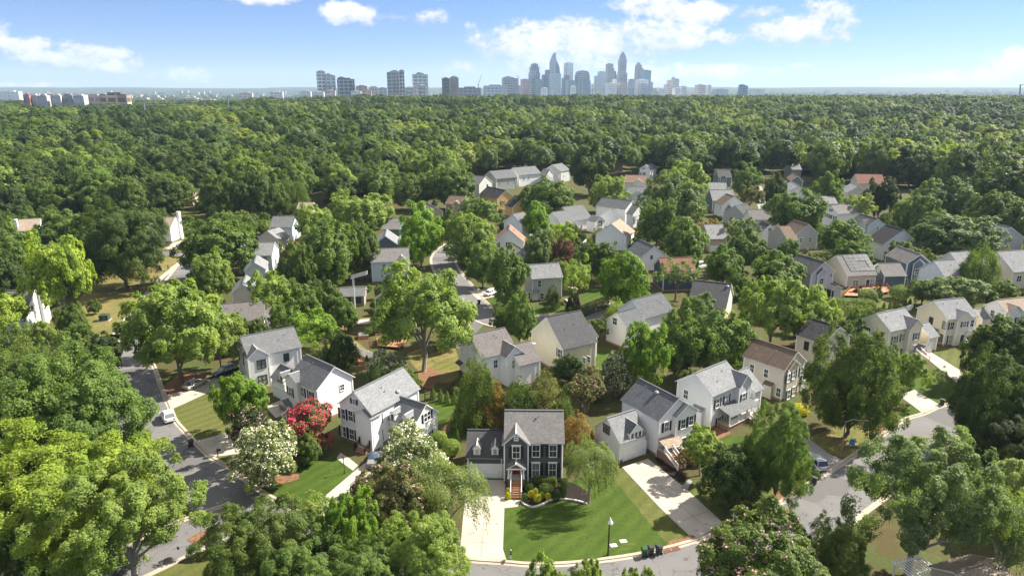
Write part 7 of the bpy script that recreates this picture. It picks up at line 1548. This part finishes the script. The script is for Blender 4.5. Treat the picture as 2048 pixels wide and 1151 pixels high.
tower('tan stepped tower right of the centre', [(1328.5, 1346.5, 169), (1334, 1345.5, 161)], UP - 100, (.45, .4, .35)); tower('grey twin capped tower behind the tan one', [(1343.5, 1349.5, 154.5), (1343.5, 1358, 158)], UP, (.33, .34, .37)); tower('squat grey tower right of the twin capped one', [(1358.6, 1372.5, 172.7)], UP - 100, (.38, .39, .41)); tower('brown flat office block', [(1391, 1411, 170)], UP - 100, (.42, .36, .33)); tower('small grey block beside the brown office', [(1413, 1422.5, 170.5)], UP - 60, (.42, .42, .42)); tower('dark blue rounded tower standing alone at the right', [(1478, 1491, 169.8), (1486, 1496, 172)], 2900, (.12, .2, .29), base_py=190); tower('low white building right of the lone blue tower', [(1499, 1530, 178)], 3000, WH, depth=.4, base_py=192, name='office_building', cat='building'); tower('long low bluish hall on the right horizon', [(1425, 1457, 179)], 3600, (.3, .34, .38), depth=.4, name='office_building', cat='building', base_py=190)
for i, (x0, x1, t, c) in enumerate([(1008, 1024, 168, PA), (1024, 1041, 171, (.3, .26, .25)), (1182, 1190, 168, WH), (1300, 1314, 177, (.4, .38, .36)), (1312, 1332, 178, WH), (1346, 1360, 176, WH), (1141, 1152, 172, WH), (1082, 1096, 176, WH)]):
    tower('low filler block at the foot of the downtown skyline', [(x0, x1, t)], UP - 260 + i * 9, c, base_py=190, name='office_building', cat='building').__getitem__(0)['group'] = 'low blocks at the foot of downtown'
MT = 2100
r, b, zb = tower('white framed apartment tower at the left of midtown', [(631.3, 651, 142.8), (650, 661, 148)], MT, (.2, .23, .26), mull=(.62, .63, .62), base_py=192, rz=.5); tower('stepped glass tower joined to the white framed one', [(648, 671.5, 151)], MT + 30, (.17, .25, .31), base_py=192, mull=(.34, .42, .48))
tower('dark banded office block with a small penthouse', [(673, 710, 158), (675, 690, 155)], MT, (.09, .1, .12), mull=(.3, .3, .32), depth=.6, base_py=190, rz=.2); tower('grey gridded tower in midtown', [(772.8, 799, 144.6), (781, 798, 142)], MT, (.22, .23, .235), mull=(.33, .34, .34), base_py=190, rz=.12); tower('dark frame tower attached to the grey gridded one', [(797.4, 808.4, 141)], MT - 30, (.08, .1, .13), mull=(.4, .42, .44), base_py=190)
tower('blue green glass tower over the white podium', [(823.4, 856, 148.7), (831, 846, 146)], MT, (.22, .33, .35), mull=(.5, .53, .52), depth=.6, base_py=190, rz=.2); tower('white striped hotel podium below the glass tower', [(833, 857, 171)], MT - 80, WH, mull=(.12, .12, .12), depth=.6, base_py=192, rz=.2); tower('lower white striped block left of the podium', [(809, 830, 175)], MT - 70, WH, mull=(.15, .15, .15), depth=.6, base_py=192, rz=.2)
tower('near black office tower in midtown', [(883, 899.5, 156.5)], MT, (.06, .065, .075), base_py=190, rz=.1); tower('pinkish brown tower with rounded roof', [(898, 917.5, 155.5), (900, 915, 153.5)], MT + 20, (.36, .25, .21), base_py=190, rz=.2, mull=(.2, .19, .19)); tower('low grey office right of the pinkish tower', [(917, 962, 175.5)], MT + 200, (.2, .22, .24), depth=.3, base_py=190, rz=.05, name='office_building', cat='building'); tower('wide pale blue office block', [(966.6, 1013.8, 171.5)], MT + 500, (.38, .42, .45), depth=.35, base_py=188, rz=.08, name='office_building', cat='building'); tower('dark dome topped block left of downtown', [(1003.5, 1036, 156.5), (1006, 1026, 154)], MT + 900, (.24, .25, .27), depth=.6, base_py=188)
for i, (x0, x1, t, c, Y) in enumerate([(624, 648, 184, WH, 1500), (648, 671, 181, (.5, .42, .4), 1600), (702, 722, 182, WH, 1600), (722, 743, 181, (.45, .3, .28), 1650), (712, 735, 172, (.3, .22, .22), 2300), (738, 756, 174, (.4, .37, .35), 2300), (756, 774, 176, (.3, .34, .38), 2200), (600, 622, 183, WH, 1900), (540, 566, 184, (.5, .5, .5), 2600), (480, 505, 186, (.45, .42, .4), 2300)]):
    tower('low roof block below the midtown towers', [(x0, x1, t)], Y, c, base_py=194, depth=.4, rz=.1, name='office_building', cat='building')[0]['group'] = 'low midtown blocks'
for i, (x0, x1, t, c, Y) in enumerate([(1710, 1740, 186, WH, 2600), (1745, 1775, 188, (.45, .45, .46), 2500), (1790, 1830, 192, (.4, .4, .4), 1700), (1830, 1860, 191, (.42, .4, .39), 1800), (1950, 1990, 189, (.42, .43, .44), 2600)]):
    tower('pale low building in the hazy distance on the right', [(x0, x1, t)], Y, c, base_py=198, depth=.35, rz=.1, name='office_building', cat='building')[0]['group'] = 'pale low buildings on the right horizon'
for i, (x0, x1, t, c) in enumerate([(48, 60, 190, (.3, .1, .09)), (60, 78, 190.5, WH), (78, 97, 191, (.5, .5, .52)), (97, 107, 190.5, (.3, .1, .09)), (107, 124, 191, WH), (124, 150, 190.5, (.25, .25, .28)), (150, 171, 191, WH)]):
    tower('dark red wing of the white apartment row' if c[0] == .3 else 'pale wing of the white apartment row' if c[0] > .4 else 'charcoal wing of the white apartment row', [(x0, x1, t)], 1050 + 8 * (i % 2), tuple(v * .75 for v in c), base_py=206, depth=.9, rz=.05, mull=(.2, .21, .23), name='apartment_building', cat='building')[0]['group'] = 'apartment row at upper left'
tower('tan framed parking building right of the apartment row', [(204, 256, 188.5)], 1100, (.12, .09, .08), base_py=204, depth=.4, rz=.06, mull=(.55, .4, .3), name='parking_building', cat='building'); tower('brown end block left of the tan framed building', [(172, 204, 191)], 1150, (.34, .27, .25), base_py=204, depth=.4, rz=.06, name='office_building', cat='building'); tower('long white warehouse on the left horizon', [(0, 40, 183)], 2600, WH, depth=.3, base_py=188, rz=.02, name='warehouse', cat='building')
mb = MB()
for i in range(300):
    Y = rnd.uniform(2300, 7500); X = rnd.uniform(-.8, .8) * Y; z = terrain(X, Y); w, dd, hh = rnd.uniform(10, 46), rnd.uniform(10, 30), rnd.uniform(14, 27)
    mb.box((X - w / 2, Y - dd / 2, z - 5), (X + w / 2, Y + dd / 2, z + hh)); mb.box((X - w * .2, Y - dd * .2, z + hh), (X + w * .2, Y + dd * .2, z + hh + 3))
tag(mb.build('distant_rooftops', 'concrete'), 'countless pale rooftops scattered through the hazy far suburbs', 'suburb', kind='stuff')
def crane(px, py, top, jibx, jibtop, Y, label):
    b = at_y(px, py, Y); t = at_y(px, top, Y); j = at_y(jibx, jibtop, Y); r = empty('tower_crane', b, 0, label, 'crane'); mb = MB(); mb.tube((0, 0, -10), t - b, 1.6, 1.3, 4); mb.build('mast', 'metal_gray', r); mb = MB(); mb.tube(t - b - (j - t) * .25, j - b, 1.2, .7, 4); mb.build('jib', 'metal_gray', r)
crane(957, 176, 168, 963, 150, 2300, 'luffing tower crane with raised jib over midtown'); crane(1037, 172, 153, 1030, 152.5, 3000, 'tower crane beside the dome topped block'); crane(2041, 188, 170, 2052, 168, 1500, 'dark crane at the right edge of the horizon')
def pylon(px, py, top, label, Y=None):
    g = ground(px, py) if Y is None else at_y(px, py, Y); h = at_y(px, top, g.y).z - g.z; r = empty('power_pylon', g, 0, label, 'pylon'); mb = MB(); mb.tube((0, 0, -3), (0, 0, h), .6, .35, 6); mb.build('mast', 'metal_gray', r); mb = MB()
    for k in (.8, .92): mb.box((-4.5, -.2, h * k), (4.5, .2, h * k + .4))
    mb.build('crossarm', 'metal_gray', r); return g + Vector((0, 0, h * .9))
pa = [pylon(289, 213, 203, 'grey pylon above the treetops at left', 640), pylon(457, 208, 192, 'grey pylon left of the power line gap', 760), pylon(575, 214, 194, 'grey pylon under the midtown towers', 700), pylon(700, 205, 192, 'grey pylon right of the white framed tower', 860), pylon(1184, 200, 178, 'pale mast in front of downtown', 1200)]
mb = MB()
for a, b in zip(pa[:3], pa[1:4]):
    for dz_ in (0, -2.2):
        pv = None
        for i in range(9):
            q = a.lerp(b, i / 8) + Vector((0, 0, dz_ - 10 * (i / 8) * (1 - i / 8)))
            if pv is not None: mb.tube(pv, q, .06, .06, 4)
            pv = q
tag(mb.build('power_line', 'metal_gray'), 'thin sagging power lines above the left treetops', 'power line')

# ------------------------------------------------------------------ air
HAZE = 1
if HAZE:
    mb = MB(); mb.box((-14500, -250, -30), (14500, 15500, 420)); o = mb.build('haze', 'trim_white'); o.data.materials.clear()
    m = bpy.data.materials.new('haze'); m.use_nodes = True; m.node_tree.nodes.clear(); ou = m.node_tree.nodes.new('ShaderNodeOutputMaterial'); pv = m.node_tree.nodes.new('ShaderNodeVolumePrincipled')
    pv.inputs['Color'].default_value = (.55, .72, .96, 1); pv.inputs['Density'].default_value = .00006; pv.inputs['Anisotropy'].default_value = .1
    m.node_tree.links.new(pv.outputs[0], ou.inputs['Volume']); o.data.materials.append(m); tag(o, 'thin blue summer haze over the whole view', 'haze', kind='stuff')
